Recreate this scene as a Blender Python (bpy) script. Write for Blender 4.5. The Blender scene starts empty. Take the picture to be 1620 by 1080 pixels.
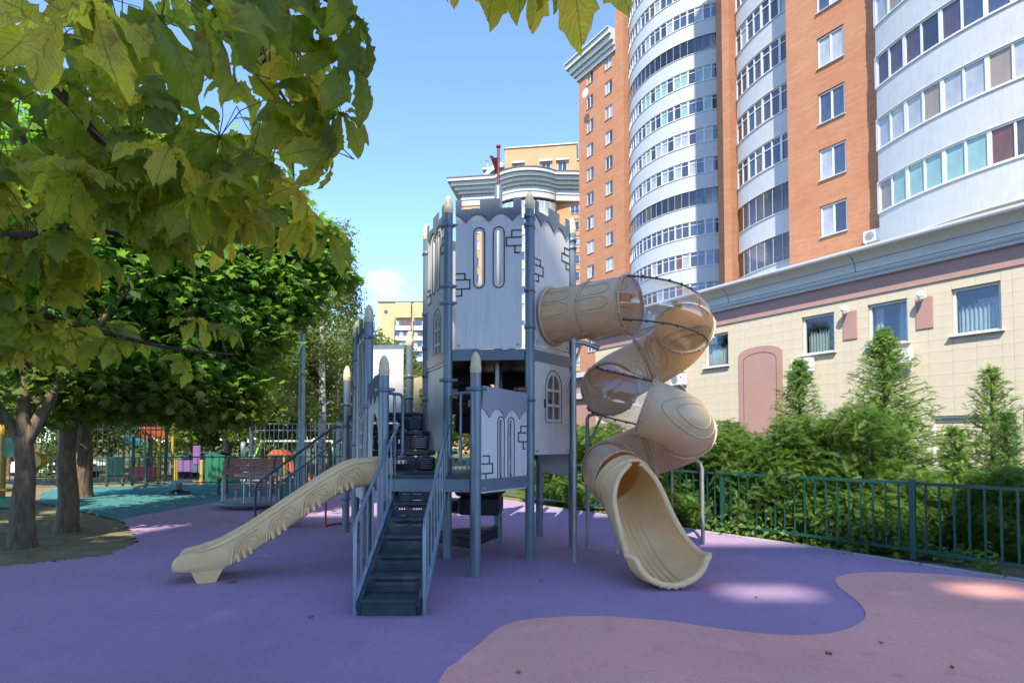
import bpy, bmesh, math, random
import numpy as np
from mathutils import Vector, Matrix
from mathutils.geometry import tessellate_polygon

rnd = random.Random(7)
NR = np.random.RandomState(11)
R = math.radians
sc = bpy.context.scene
COL = sc.collection

# ------------------------------------------------------------------ camera, sky, sun, exposure
CAM_H, FPX, PITCH, PPY = 1.5, 900.0, R(2.0), 665.6
cam_d = bpy.data.cameras.new('camera')
cam = bpy.data.objects.new('camera', cam_d); COL.objects.link(cam)
cam_d.sensor_fit = 'HORIZONTAL'; cam_d.sensor_width = 36.0; cam_d.lens = 20.0
cam_d.shift_y = (PPY - 540) / 1620
cam_d.clip_start = 0.05; cam_d.clip_end = 2000
cam.location = (0, 0, CAM_H); cam.rotation_euler = (math.pi / 2 + PITCH, 0, 0)
sc.camera = cam

SUN_EL, SUN_AZ = R(48), math.atan2(-0.085, -0.40)       # azimuth of the sun, x = sin, y = cos
world = bpy.data.worlds.new('World'); sc.world = world; world.use_nodes = True
wt = world.node_tree; wt.nodes.clear()
def wn(t): return wt.nodes.new(t)
w_out = wn('ShaderNodeOutputWorld'); w_bg = wn('ShaderNodeBackground'); w_sky = wn('ShaderNodeTexSky')
w_sky.sky_type = 'NISHITA'; w_sky.sun_disc = False
w_sky.sun_elevation = SUN_EL; w_sky.sun_rotation = SUN_AZ
w_sky.air_density = 0.54; w_sky.dust_density = 0.0; w_sky.ozone_density = 4.5
w_bg.inputs['Strength'].default_value = 0.15
# a few small fair-weather clouds low over the roofs
w_tc = wn('ShaderNodeTexCoord'); w_map = wn('ShaderNodeMapping'); w_map.inputs['Scale'].default_value = (1, 1, 1.9)
w_no = wn('ShaderNodeTexNoise'); w_no.inputs['Scale'].default_value = 11.0; w_no.inputs['Detail'].default_value = 7; w_no.inputs['Roughness'].default_value = 0.55
wt.links.new(w_tc.outputs['Generated'], w_map.inputs['Vector']); wt.links.new(w_map.outputs['Vector'], w_no.inputs['Vector'])
def cloud(direction, radius):
    d = wn('ShaderNodeVectorMath'); d.operation = 'DISTANCE'
    d.inputs[1].default_value = Vector(direction).normalized()
    sc_ = wn('ShaderNodeVectorMath'); sc_.operation = 'MULTIPLY'; sc_.inputs[1].default_value = (1, 1, 1.0)
    wt.links.new(w_tc.outputs['Generated'], d.inputs[0])
    m = wn('ShaderNodeMapRange'); m.inputs['From Min'].default_value = radius; m.inputs['From Max'].default_value = 0.0
    m.inputs['To Min'].default_value = 0.0; m.inputs['To Max'].default_value = 1.0
    wt.links.new(d.outputs['Value'], m.inputs['Value'])
    return m.outputs['Result']
def wmath(op, a, b):
    n = wn('ShaderNodeMath'); n.operation = op
    for i, x in enumerate((a, b)):
        if isinstance(x, (int, float)): n.inputs[i].default_value = x
        else: wt.links.new(x, n.inputs[i])
    return n.outputs[0]
acc = None
for dr, rad in (((-0.228, 1, 0.285), 0.062), ((-0.275, 1, 0.16), 0.06), ((0.7, -1, 0.5), 0.3), ((-1.2, -0.5, 0.4), 0.3), ((1.5, 0.3, 0.6), 0.25), ((-1.0, 0.55, 0.5), 0.25)):
    c_ = cloud(dr, rad)
    acc = c_ if acc is None else wmath('MAXIMUM', acc, c_)
dens = wmath('ADD', wmath('MULTIPLY', wmath('SUBTRACT', w_no.outputs['Fac'], 0.5), 2.4), wmath('SUBTRACT', acc, 0.42))
dens = wmath('MULTIPLY', dens, wmath('MINIMUM', wmath('MULTIPLY', acc, 4.0), 1.0))
w_mr = wn('ShaderNodeMapRange'); w_mr.interpolation_type = 'SMOOTHSTEP'
w_mr.inputs['From Min'].default_value = 0.0; w_mr.inputs['From Max'].default_value = 0.75
w_mr.inputs['To Max'].default_value = 0.85
wt.links.new(dens, w_mr.inputs['Value'])
w_mix = wn('ShaderNodeMix'); w_mix.data_type = 'RGBA'; w_mix.inputs['B'].default_value = (2.3, 2.4, 2.55, 1)
wt.links.new(w_mr.outputs['Result'], w_mix.inputs['Factor']); wt.links.new(w_sky.outputs['Color'], w_mix.inputs['A'])
wt.links.new(w_mix.outputs['Result'], w_bg.inputs['Color']); wt.links.new(w_bg.outputs['Background'], w_out.inputs['Surface'])

sun_d = bpy.data.lights.new('sun', 'SUN'); sun = bpy.data.objects.new('sun', sun_d); COL.objects.link(sun)
sun_d.energy = 2.1; sun_d.angle = R(0.53); sun_d.color = (1.0, 0.935, 0.83)
_sd = Vector((math.sin(SUN_AZ) * math.cos(SUN_EL), math.cos(SUN_AZ) * math.cos(SUN_EL), math.sin(SUN_EL)))
sun.rotation_euler = _sd.to_track_quat('Z', 'Y').to_euler(); sun.location = _sd * 60

sc.view_settings.view_transform = 'Standard'; sc.view_settings.look = 'None'
sc.view_settings.gamma = 1.0; sc.view_settings.exposure = 2.2; sc.view_settings.use_curve_mapping = False
sc.render.engine = 'CYCLES'
sc.cycles.max_bounces = 10; sc.cycles.transparent_max_bounces = 16; sc.cycles.diffuse_bounces = 4
sc.cycles.glossy_bounces = 4; sc.cycles.transmission_bounces = 6
sc.cycles.use_denoising = True; sc.cycles.use_adaptive_sampling = False
sc.cycles.sample_clamp_indirect = 12.0; sc.cycles.caustics_reflective = False; sc.cycles.caustics_refractive = False

# ------------------------------------------------------------------ measuring helpers (photo pixel -> metres)
_c, _s = math.cos(PITCH), math.sin(PITCH)
def ray(px, py):
    u, v = (px - 810) / FPX, (PPY - py) / FPX
    return Vector((u, _c - v * _s, _s + v * _c))
def G(px, py, z=0.0):
    d = ray(px, py); t = (z - CAM_H) / d.z
    return Vector((d.x * t, d.y * t, z))
def AT(px, py, Y):
    d = ray(px, py); t = Y / d.y
    return Vector((d.x * t, Y, CAM_H + d.z * t))
def ZAT(py, Y):
    d = ray(810, py); return CAM_H + d.z * Y / d.y

# ------------------------------------------------------------------ mesh builder
class MB:
    def __init__(s): s.v = []; s.f = []; s.sm = []; s.uv = None
    def add(s, vs, fs, smooth=False):
        n = len(s.v); s.v.extend([tuple(p) for p in vs])
        for f in fs: s.f.append(tuple(i + n for i in f)); s.sm.append(smooth)
        return s
    def obox(s, c, ex, ey, ez):
        c, ex, ey, ez = Vector(c), Vector(ex), Vector(ey), Vector(ez)
        vs = [c + a * ex + b * ey + d * ez for d in (-1, 1) for b in (-1, 1) for a in (-1, 1)]
        return s.add(vs, [(0, 2, 3, 1), (4, 5, 7, 6), (0, 1, 5, 4), (2, 6, 7, 3), (0, 4, 6, 2), (1, 3, 7, 5)])
    def box(s, c, size, rz=0.0):
        a, b, d = [x / 2 for x in size]; cs, sn = math.cos(rz), math.sin(rz)
        return s.obox(c, (a * cs, a * sn, 0), (-b * sn, b * cs, 0), (0, 0, d))
    def bar(s, a, b, w, h, up=(0, 0, 1)):
        a, b = Vector(a), Vector(b); d = (b - a); L = d.length; d = d / L
        u = Vector(up)
        if abs(d.dot(u)) > 0.98: u = Vector((1, 0, 0))
        x = d.cross(u).normalized(); z = x.cross(d)
        return s.obox((a + b) / 2, d * L / 2, x * w / 2, z * h / 2)
    def rbox(s, c, size, rz=0.0, b=0.02):
        """box with chamfered vertical and horizontal edges"""
        hx, hy, hz = [x / 2 for x in size]; b = min(b, hx * .9, hy * .9, hz * .9)
        cs, sn = math.cos(rz), math.sin(rz); c = Vector(c); vs = []
        for (z, i) in ((-hz, b), (-hz + b, 0), (hz - b, 0), (hz, b)):
            X, Y = hx - i, hy - i
            for (x, y) in ((-X + b, -Y), (X - b, -Y), (X, -Y + b), (X, Y - b), (X - b, Y), (-X + b, Y), (-X, Y - b), (-X, -Y + b)):
                vs.append(c + Vector((x * cs - y * sn, x * sn + y * cs, z)))
        fs = [tuple(range(7, -1, -1)), tuple(range(24, 32))]
        for k in range(3):
            for j in range(8):
                a, d = k * 8 + j, k * 8 + (j + 1) % 8
                fs.append((a, d, d + 8, a + 8))
        return s.add(vs, fs)
    def tube(s, pts, r, n=8, cap=True, closed=False):
        pts = [Vector(p) for p in pts]; m = len(pts)
        rr = r if isinstance(r, (list, tuple)) else [r] * m
        T = []
        for i in range(m):
            a = pts[(i - 1) % m] if (i > 0 or closed) else pts[0]
            b = pts[(i + 1) % m] if (i < m - 1 or closed) else pts[-1]
            T.append((b - a).normalized())
        u = Vector((0, 0, 1)) if abs(T[0].z) < 0.9 else Vector((1, 0, 0))
        x = T[0].cross(u).normalized(); vs = []
        for i in range(m):
            x = (x - T[i] * x.dot(T[i])).normalized(); y = T[i].cross(x)
            for k in range(n):
                a = 2 * math.pi * k / n
                vs.append(pts[i] + (x * math.cos(a) + y * math.sin(a)) * rr[i])
        fs = []
        for i in range(m if closed else m - 1):
            i2 = (i + 1) % m
            for k in range(n):
                k2 = (k + 1) % n
                fs.append((i * n + k, i * n + k2, i2 * n + k2, i2 * n + k))
        s.add(vs, fs, True)
        if cap and not closed:
            s.add(vs[:n], [tuple(range(n - 1, -1, -1))]); s.add(vs[-n:], [tuple(range(n))])
        return s
    def lathe(s, prof, o=(0, 0, 0), n=16, smooth=True):
        o = Vector(o); vs = []; m = len(prof)
        for (r, z) in prof:
            for k in range(n):
                a = 2 * math.pi * k / n
                vs.append(o + Vector((r * math.cos(a), r * math.sin(a), z)))
        fs = [(i * n + k, i * n + (k + 1) % n, (i + 1) * n + (k + 1) % n, (i + 1) * n + k) for i in range(m - 1) for k in range(n)]
        s.add(vs, fs, smooth)
        if prof[0][0] > 1e-5: s.add(vs[:n], [tuple(range(n - 1, -1, -1))])
        if prof[-1][0] > 1e-5: s.add(vs[-n:], [tuple(range(n))])
        return s
    def sphere(s, c, r, n=12, m=8, sz=1.0):
        return s.lathe([(max(1e-6, r * math.sin(math.pi * i / m)), -r * sz * math.cos(math.pi * i / m)) for i in range(m + 1)], c, n)
    def plate(s, outer, holes, o, U, V, N, t):
        """flat plate with holes: 2D loops in (u,v), thickness t along N, centred on o"""
        o, U, V, N = Vector(o), Vector(U), Vector(V), Vector(N)
        loops = [outer] + list(holes)
        tris = tessellate_polygon([[Vector((a, b, 0)) for a, b in L] for L in loops])
        flat = [p for L in loops for p in L]
        P = lambda a, b, k: o + U * a + V * b + N * k
        fr = [P(a, b, t / 2) for a, b in flat]; bk = [P(a, b, -t / 2) for a, b in flat]
        def orient(tr, want):
            a, b, c = [flat[i] for i in tr]
            ccw = (b[0] - a[0]) * (c[1] - a[1]) - (b[1] - a[1]) * (c[0] - a[0]) > 0
            return tr if ccw == want else (tr[0], tr[2], tr[1])
        flip = U.cross(V).dot(N) > 0
        s.add(fr, [orient(t_, flip) for t_ in tris]); s.add(bk, [orient(t_, not flip) for t_ in tris])
        i0 = 0
        for L in loops:
            n = len(L); vs = fr[i0:i0 + n] + bk[i0:i0 + n]
            s.add(vs, [(k, (k + 1) % n, n + (k + 1) % n, n + k) for k in range(n)]); i0 += n
        return s
    def prism(s, poly, z0, z1):
        """vertical prism of a plan polygon"""
        z = (z0 + z1) / 2
        return s.plate(poly, [], (0, 0, z), (1, 0, 0), (0, 1, 0), (0, 0, 1), z1 - z0)
    def mesh(s, name, mat):
        me = bpy.data.meshes.new(name)
        me.from_pydata(s.v, [], s.f)
        me.polygons.foreach_set('use_smooth', s.sm)
        if s.uv is not None:
            ul = me.uv_layers.new(name='UVMap')
            idx = np.empty(len(me.loops), dtype=np.int32); me.loops.foreach_get('vertex_index', idx)
            ul.data.foreach_set('uv', np.asarray(s.uv, dtype=np.float32)[idx].ravel())
        if mat is not None: me.materials.append(mat)
        me.update()
        return me

ROOT = {}
def root_of(o):
    while o.parent is not None: o = o.parent
    return o
def link(name, me, parent=None, loc=(0, 0, 0), rot=(0, 0, 0), scale=(1, 1, 1)):
    o = bpy.data.objects.new(name, me); COL.objects.link(o)
    o.location = loc; o.rotation_euler = rot; o.scale = scale
    if parent is not None: o.parent = parent
    return o
def part(name, mb, mat, parent, local=False):
    """one mesh object; world coordinates are turned into the root's own unless local"""
    if not local and parent is not None:
        r = root_of(parent); M = ROOT[r.name]
        mb.v = [tuple(M @ Vector(p)) for p in mb.v]
    return link(name, mb.mesh(name, mat), parent)
def to_local(parent, p): return ROOT[root_of(parent).name] @ Vector(p)
def tag(o, label=None, cat=None, group=None, kind=None):
    if label: o['label'] = label
    if cat: o['category'] = cat
    if group: o['group'] = group
    if kind: o['kind'] = kind
    return o
def thing(name, label, cat, loc=(0, 0, 0), rz=0.0, group=None):
    o = bpy.data.objects.new(name, None); COL.objects.link(o)
    o.location = loc; o.rotation_euler = (0, 0, rz); o.empty_display_size = 0.3
    ROOT[o.name] = (Matrix.Translation(loc) @ Matrix.Rotation(rz, 4, 'Z')).inverted()
    return tag(o, label, cat, group)
def whole(name, mb, mat, label, cat, group=None, loc=None):
    """a thing that is one mesh, its origin at its base"""
    if loc is not None:
        l = Vector(loc); mb.v = [tuple(Vector(p) - l) for p in mb.v]
    o = link(name, mb.mesh(name, mat), None, loc or (0, 0, 0)); return tag(o, label, cat, group)
def struct(name, mb, mat):
    o = link(name, mb.mesh(name, mat)); o['kind'] = 'structure'; return o
def copy_tree(o, parent=None):
    c = o.copy(); COL.objects.link(c)
    if parent is not None: c.parent = parent
    for ch in o.children: copy_tree(ch, c)
    if o.name in ROOT: ROOT[c.name] = ROOT[o.name]
    return c

# ------------------------------------------------------------------ materials
def new_mat(name):
    m = bpy.data.materials.new(name); m.use_nodes = True
    nt = m.node_tree; b = nt.nodes['Principled BSDF']; return m, nt, b
def N(nt, t, **kw):
    n = nt.nodes.new(t)
    for k, v in kw.items():
        if hasattr(n, k) and not isinstance(v, tuple): setattr(n, k, v)
        else: n.inputs[k].default_value = v
    return n
def noise_mix(nt, c1, c2, scale, detail=4, lo=0.35, hi=0.65, coord='Object', vec=None):
    if vec is None:
        tc = nt.nodes.new('ShaderNodeTexCoord'); vec = tc.outputs[coord]
    no = nt.nodes.new('ShaderNodeTexNoise'); no.inputs['Scale'].default_value = scale; no.inputs['Detail'].default_value = detail
    nt.links.new(vec, no.inputs['Vector'])
    mr = nt.nodes.new('ShaderNodeMapRange'); mr.inputs['From Min'].default_value = lo; mr.inputs['From Max'].default_value = hi
    nt.links.new(no.outputs['Fac'], mr.inputs['Value'])
    mx = nt.nodes.new('ShaderNodeMix'); mx.data_type = 'RGBA'
    for k, c in (('A', c1), ('B', c2)):
        if isinstance(c, (tuple, list)): mx.inputs[k].default_value = (*c[:3], 1)
        else: nt.links.new(c, mx.inputs[k])
    nt.links.new(mr.outputs['Result'], mx.inputs['Factor'])
    return mx.outputs['Result'], no.outputs['Fac']
def bump(nt, b, h, strength=0.3, dist=0.01):
    n = nt.nodes.new('ShaderNodeBump'); n.inputs['Strength'].default_value = strength; n.inputs['Distance'].default_value = dist
    nt.links.new(h, n.inputs['Height']); nt.links.new(n.outputs['Normal'], b.inputs['Normal'])
def mat_plain(name, c, rough=0.5, metal=0.0, var=0.12, scale=6.0, bmp=0.0, spec=0.5):
    m, nt, b = new_mat(name)
    c2 = tuple(x * (1 - var) for x in c)
    col, f = noise_mix(nt, c, c2, scale, 5)
    nt.links.new(col, b.inputs['Base Color'])
    b.inputs['Roughness'].default_value = rough; b.inputs['Metallic'].default_value = metal
    b.inputs['Specular IOR Level'].default_value = spec
    if bmp:
        _, f2 = noise_mix(nt, c, c2, scale * 12, 4)
        bump(nt, b, f2, bmp, 0.004)
    return m
def mat_rubber(name, c, dark, light):
    m, nt, b = new_mat(name)
    big, f = noise_mix(nt, c, tuple(x * 0.84 for x in c), 0.8, 8, 0.3, 0.7)
    big, f = noise_mix(nt, big, dark, 95, 3, 0.54, 0.80)
    big, f = noise_mix(nt, big, light, 70, 3, 0.56, 0.80)
    big, f = noise_mix(nt, big, tuple(x * 0.76 for x in c), 14, 6, 0.58, 0.80)
    big, f = noise_mix(nt, big, tuple(x * 0.70 for x in c), 3.1, 9, 0.60, 0.82)
    big, f = noise_mix(nt, big, tuple(min(1, x * 1.22 + .02) for x in c), 1.7, 9, 0.60, 0.85)
    gr, g = noise_mix(nt, big, dark, 260, 2, 0.50, 0.74)
    g2, gg = noise_mix(nt, gr, light, 190, 1, 0.62, 0.74)
    st, s_ = noise_mix(nt, g2, tuple(x * 0.6 for x in c), 2.6, 7, 0.66, 0.80)
    nt.links.new(st, b.inputs['Base Color']); b.inputs['Roughness'].default_value = 0.85
    b.inputs['Specular IOR Level'].default_value = 0.25
    bump(nt, b, g, 0.55, 0.006)
    return m
def mat_plastic_tan(name, c, glow, trans=0.22, rough=0.38):
    m, nt, b = new_mat(name)
    col, f = noise_mix(nt, c, tuple(x * 0.88 for x in c), 3.0, 6)
    col, f = noise_mix(nt, col, tuple(x * 0.68 for x in c), 7.0, 8, 0.60, 0.86)
    col, f = noise_mix(nt, col, tuple(x * 0.6 for x in c), 60.0, 4, 0.68, 0.84)
    nt.links.new(col, b.inputs['Base Color']); b.inputs['Roughness'].default_value = rough
    tr = nt.nodes.new('ShaderNodeBsdfTranslucent'); tr.inputs['Color'].default_value = (*glow, 1)
    mx = nt.nodes.new('ShaderNodeMixShader'); mx.inputs['Fac'].default_value = trans
    out = nt.nodes['Material Output']
    nt.links.new(b.outputs['BSDF'], mx.inputs[1]); nt.links.new(tr.outputs['BSDF'], mx.inputs[2])
    nt.links.new(mx.outputs['Shader'], out.inputs['Surface'])
    return m
def mat_clear(name):
    m, nt, b = new_mat(name); nt.nodes.remove(b)
    t = nt.nodes.new('ShaderNodeBsdfTransparent'); t.inputs['Color'].default_value = (0.94, 0.94, 0.925, 1)
    g = nt.nodes.new('ShaderNodeBsdfGlossy'); g.inputs['Roughness'].default_value = 0.06
    d = nt.nodes.new('ShaderNodeBsdfDiffuse'); d.inputs['Color'].default_value = (0.55, 0.53, 0.5, 1)
    lw_f = nt.nodes.new('ShaderNodeLayerWeight'); lw_p = nt.nodes.new('ShaderNodeMath'); lw_p.operation = 'POWER'; lw_p.inputs[1].default_value = 3.5; nt.links.new(lw_f.outputs['Facing'], lw_p.inputs[0])
    lw = nt.nodes.new('ShaderNodeMath'); lw.operation = 'MULTIPLY_ADD'; lw.inputs[1].default_value = 0.8; lw.inputs[2].default_value = 0.10; nt.links.new(lw_p.outputs[0], lw.inputs[0])
    m1 = nt.nodes.new('ShaderNodeMixShader'); m2 = nt.nodes.new('ShaderNodeMixShader'); m2.inputs['Fac'].default_value = 0.10
    nt.links.new(t.outputs[0], m2.inputs[1]); nt.links.new(d.outputs[0], m2.inputs[2])
    nt.links.new(lw.outputs[0], m1.inputs['Fac']); nt.links.new(m2.outputs[0], m1.inputs[1]); nt.links.new(g.outputs[0], m1.inputs[2])
    nt.links.new(m1.outputs[0], nt.nodes['Material Output'].inputs['Surface'])
    return m
def mat_brick(name, c1, c2, mortar, w=0.26, h=0.075):
    m, nt, b = new_mat(name)
    tc = nt.nodes.new('ShaderNodeTexCoord')
    sep = nt.nodes.new('ShaderNodeSeparateXYZ'); nt.links.new(tc.outputs['Object'], sep.inputs[0])
    add = nt.nodes.new('ShaderNodeMath'); nt.links.new(sep.outputs['X'], add.inputs[0]); nt.links.new(sep.outputs['Y'], add.inputs[1])
    cmb = nt.nodes.new('ShaderNodeCombineXYZ'); nt.links.new(add.outputs[0], cmb.inputs['X']); nt.links.new(sep.outputs['Z'], cmb.inputs['Y'])
    br = nt.nodes.new('ShaderNodeTexBrick'); br.inputs['Scale'].default_value = 1.0
    br.inputs['Brick Width'].default_value = w; br.inputs['Row Height'].default_value = h; br.inputs['Mortar Size'].default_value = 0.008
    br.inputs['Color1'].default_value = (*c1, 1); br.inputs['Color2'].default_value = (*c2, 1); br.inputs['Mortar'].default_value = (*mortar, 1)
    nt.links.new(cmb.outputs[0], br.inputs['Vector'])
    big, f = noise_mix(nt, br.outputs['Color'], c2, 0.6, 6, 0.35, 0.95)
    # streaky courses
    mp = nt.nodes.new('ShaderNodeMapping'); mp.inputs['Scale'].default_value = (0.5, 0.5, 7.0); nt.links.new(tc.outputs['Object'], mp.inputs['Vector'])
    st, f2 = noise_mix(nt, big, tuple(min(1, x * 1.18 + 0.02) for x in c1), 1.0, 5, 0.5, 0.95, vec=mp.outputs['Vector'])
    nt.links.new(st, b.inputs['Base Color']); b.inputs['Roughness'].default_value = 0.9
    b.inputs['Specular IOR Level'].default_value = 0.2
    bump(nt, b, br.outputs['Fac'], -0.3, 0.01)
    return m
def mat_glass(name, c, rough=0.03, spec=0.9, var=0.5):
    m, nt, b = new_mat(name)
    col, f = noise_mix(nt, c, tuple(x * (1 - var) for x in c), 1.3, 4, 0.3, 0.7)
    nt.links.new(col, b.inputs['Base Color']); b.inputs['Roughness'].default_value = rough
    b.inputs['Specular IOR Level'].default_value = spec; b.inputs['IOR'].default_value = 1.6
    return m
def mat_seeglass(name, tint=(0.8, 0.85, 0.85)):
    m, nt, b = new_mat(name); nt.nodes.remove(b)
    t = nt.nodes.new('ShaderNodeBsdfTransparent'); t.inputs['Color'].default_value = (*tint, 1)
    g = nt.nodes.new('ShaderNodeBsdfGlossy'); g.inputs['Roughness'].default_value = 0.02
    fr_f = nt.nodes.new('ShaderNodeLayerWeight'); fr_p = nt.nodes.new('ShaderNodeMath'); fr_p.operation = 'POWER'; fr_p.inputs[1].default_value = 3.5; nt.links.new(fr_f.outputs['Facing'], fr_p.inputs[0])
    fr = nt.nodes.new('ShaderNodeMath'); fr.operation = 'MULTIPLY_ADD'; fr.inputs[1].default_value = 0.75; fr.inputs[2].default_value = 0.06; nt.links.new(fr_p.outputs[0], fr.inputs[0])
    m1 = nt.nodes.new('ShaderNodeMixShader')
    nt.links.new(fr.outputs[0], m1.inputs['Fac']); nt.links.new(t.outputs[0], m1.inputs[1]); nt.links.new(g.outputs[0], m1.inputs[2])
    nt.links.new(m1.outputs[0], nt.nodes['Material Output'].inputs['Surface'])
    return m
def mat_leaf(name, c1, c2, tc, trans=0.4, rough=0.55, attr=True):
    """foliage: the two greens vary leaf by leaf"""
    m, nt, b = new_mat(name)
    mx = nt.nodes.new('ShaderNodeMix'); mx.data_type = 'RGBA'
    mx.inputs['A'].default_value = (*c1, 1); mx.inputs['B'].default_value = (*c2, 1)
    at = nt.nodes.new('ShaderNodeAttribute'); at.attribute_name = 'tone'
    nt.links.new(at.outputs['Fac'], mx.inputs['Factor'])
    nt.links.new(mx.outputs['Result'], b.inputs['Base Color']); b.inputs['Roughness'].default_value = rough
    b.inputs['Specular IOR Level'].default_value = 0.35
    tr = nt.nodes.new('ShaderNodeBsdfTranslucent'); tr.inputs['Color'].default_value = (*tc, 1)
    ms = nt.nodes.new('ShaderNodeMixShader'); ms.inputs['Fac'].default_value = trans
    nt.links.new(b.outputs['BSDF'], ms.inputs[1]); nt.links.new(tr.outputs['BSDF'], ms.inputs[2])
    nt.links.new(ms.outputs['Shader'], nt.nodes['Material Output'].inputs['Surface'])
    return m
def mat_chestnut(name):
    """horse chestnut leaflet: midrib, side veins, browned blotches, leaf-by-leaf hue"""
    m, nt, b = new_mat(name)
    L = nt.links.new
    uv = nt.nodes.new('ShaderNodeUVMap'); sp = nt.nodes.new('ShaderNodeSeparateXYZ'); L(uv.outputs['UV'], sp.inputs[0])
    def mth(op, a, b_=0.0, c_=None):
        n = nt.nodes.new('ShaderNodeMath'); n.operation = op
        for i, x in enumerate((a, b_, c_)):
            if x is None: continue
            if isinstance(x, (int, float)): n.inputs[i].default_value = x
            else: L(x, n.inputs[i])
        return n.outputs[0]
    au = mth('ABSOLUTE', mth('SUBTRACT', sp.outputs['X'], 0.5))
    ph = mth('SUBTRACT', sp.outputs['Y'], mth('MULTIPLY', au, 0.42))
    w = mth('SINE', mth('MULTIPLY', ph, 6.283 * 20))
    vein = mth('MULTIPLY', mth('POWER', mth('MAXIMUM', w, 0.0), 4.0), 0.6)
    mid = mth('LESS_THAN', au, 0.018)
    vv = mth('MAXIMUM', vein, mid)
    oi = nt.nodes.new('ShaderNodeObjectInfo')
    base = nt.nodes.new('ShaderNodeValToRGB'); cr = base.color_ramp
    cr.elements[0].position = 0.0; cr.elements[0].color = (0.085, 0.145, 0.013, 1)
    cr.elements[1].position = 1.0; cr.elements[1].color = (0.56, 0.47, 0.055, 1)
    e = cr.elements.new(0.55); e.color = (0.21, 0.25, 0.022, 1)
    L(oi.outputs['Random'], base.inputs['Fac'])
    tcx = nt.nodes.new('ShaderNodeTexCoord')
    mot, mf = noise_mix(nt, base.outputs['Color'], (0.30, 0.31, 0.035), 14, 5, 0.4, 0.75, vec=tcx.outputs['Object'])
    brn, bf = noise_mix(nt, mot, (0.17, 0.065, 0.018), 9, 6, 0.60, 0.68, vec=tcx.outputs['Object'])
    vmix = nt.nodes.new('ShaderNodeMix'); vmix.data_type = 'RGBA'; vmix.inputs['B'].default_value = (0.12, 0.125, 0.015, 1)
    L(mth('MULTIPLY', vv, 0.7), vmix.inputs['Factor']); L(brn, vmix.inputs['A'])
    L(vmix.outputs['Result'], b.inputs['Base Color']); b.inputs['Roughness'].default_value = 0.42
    bump(nt, b, w, 0.35, 0.002)
    tr = nt.nodes.new('ShaderNodeBsdfTranslucent')
    hs = nt.nodes.new('ShaderNodeHueSaturation'); hs.inputs['Value'].default_value = 2.6; hs.inputs['Saturation'].default_value = 1.05
    L(vmix.outputs['Result'], hs.inputs['Color']); L(hs.outputs['Color'], tr.inputs['Color'])
    ms = nt.nodes.new('ShaderNodeMixShader'); ms.inputs['Fac'].default_value = 0.6
    L(b.outputs['BSDF'], ms.inputs[1]); L(tr.outputs['BSDF'], ms.inputs[2]); L(ms.outputs['Shader'], nt.nodes['Material Output'].inputs['Surface'])
    return m
def mat_bark(name, c1, c2, stretch=0.25, scale=18):
    m, nt, b = new_mat(name)
    tc = nt.nodes.new('ShaderNodeTexCoord'); mp = nt.nodes.new('ShaderNodeMapping'); mp.inputs['Scale'].default_value = (1, 1, stretch)
    nt.links.new(tc.outputs['Object'], mp.inputs['Vector'])
    col, f = noise_mix(nt, c1, c2, scale, 7, 0.35, 0.65, vec=mp.outputs['Vector'])
    nt.links.new(col, b.inputs['Base Color']); b.inputs['Roughness'].default_value = 0.9
    bump(nt, b, f, 0.9, 0.03)
    return m
def mat_ground(name, c1, c2, scale=3, c3=None):
    m, nt, b = new_mat(name)
    col, f = noise_mix(nt, c1, c2, scale, 8, 0.35, 0.65)
    if c3: col, f2 = noise_mix(nt, col, c3, scale * 7, 6, 0.5, 0.62)
    nt.links.new(col, b.inputs['Base Color']); b.inputs['Roughness'].default_value = 0.95
    b.inputs['Specular IOR Level'].default_value = 0.15
    _, f3 = noise_mix(nt, c1, c2, scale * 22, 5); bump(nt, b, f3, 0.6, 0.03)
    return m
def mat_wood(name, c1, c2):
    m, nt, b = new_mat(name)
    tc = nt.nodes.new('ShaderNodeTexCoord'); mp = nt.nodes.new('ShaderNodeMapping'); mp.inputs['Scale'].default_value = (1.2, 25, 25)
    nt.links.new(tc.outputs['Object'], mp.inputs['Vector'])
    col, f = noise_mix(nt, c1, c2, 2.0, 6, 0.3, 0.7, vec=mp.outputs['Vector'])
    nt.links.new(col, b.inputs['Base Color']); b.inputs['Roughness'].default_value = 0.6
    return m

def mat_dusty(name, c, dust):
    m, nt, b = new_mat(name)
    a, f = noise_mix(nt, c, tuple(x * 0.65 for x in c), 9, 5)
    d, f1 = noise_mix(nt, a, dust, 5, 9, 0.52, 0.95)
    d, f2 = noise_mix(nt, d, dust, 90, 3, 0.64, 0.85)
    nt.links.new(d, b.inputs['Base Color']); b.inputs['Roughness'].default_value = 0.55; bump(nt, b, f2, 0.3, 0.004)
    return m
def mat_board(name, c):
    m, nt, b = new_mat(name)
    tc = nt.nodes.new('ShaderNodeTexCoord'); mp = nt.nodes.new('ShaderNodeMapping'); mp.inputs['Scale'].default_value = (9, 9, 0.7)
    nt.links.new(tc.outputs['Object'], mp.inputs['Vector'])
    a, f = noise_mix(nt, c, tuple(x * 0.93 for x in c), 2.2, 5)
    st, f1 = noise_mix(nt, a, tuple(x * 0.80 for x in c), 1.6, 6, 0.52, 0.85, vec=mp.outputs['Vector'])
    sp, f2 = noise_mix(nt, st, tuple(x * 0.6 for x in c), 28, 4, 0.70, 0.82)
    nt.links.new(sp, b.inputs['Base Color']); b.inputs['Roughness'].default_value = 0.42
    bump(nt, b, f2, 0.04, 0.004)
    return m
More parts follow.
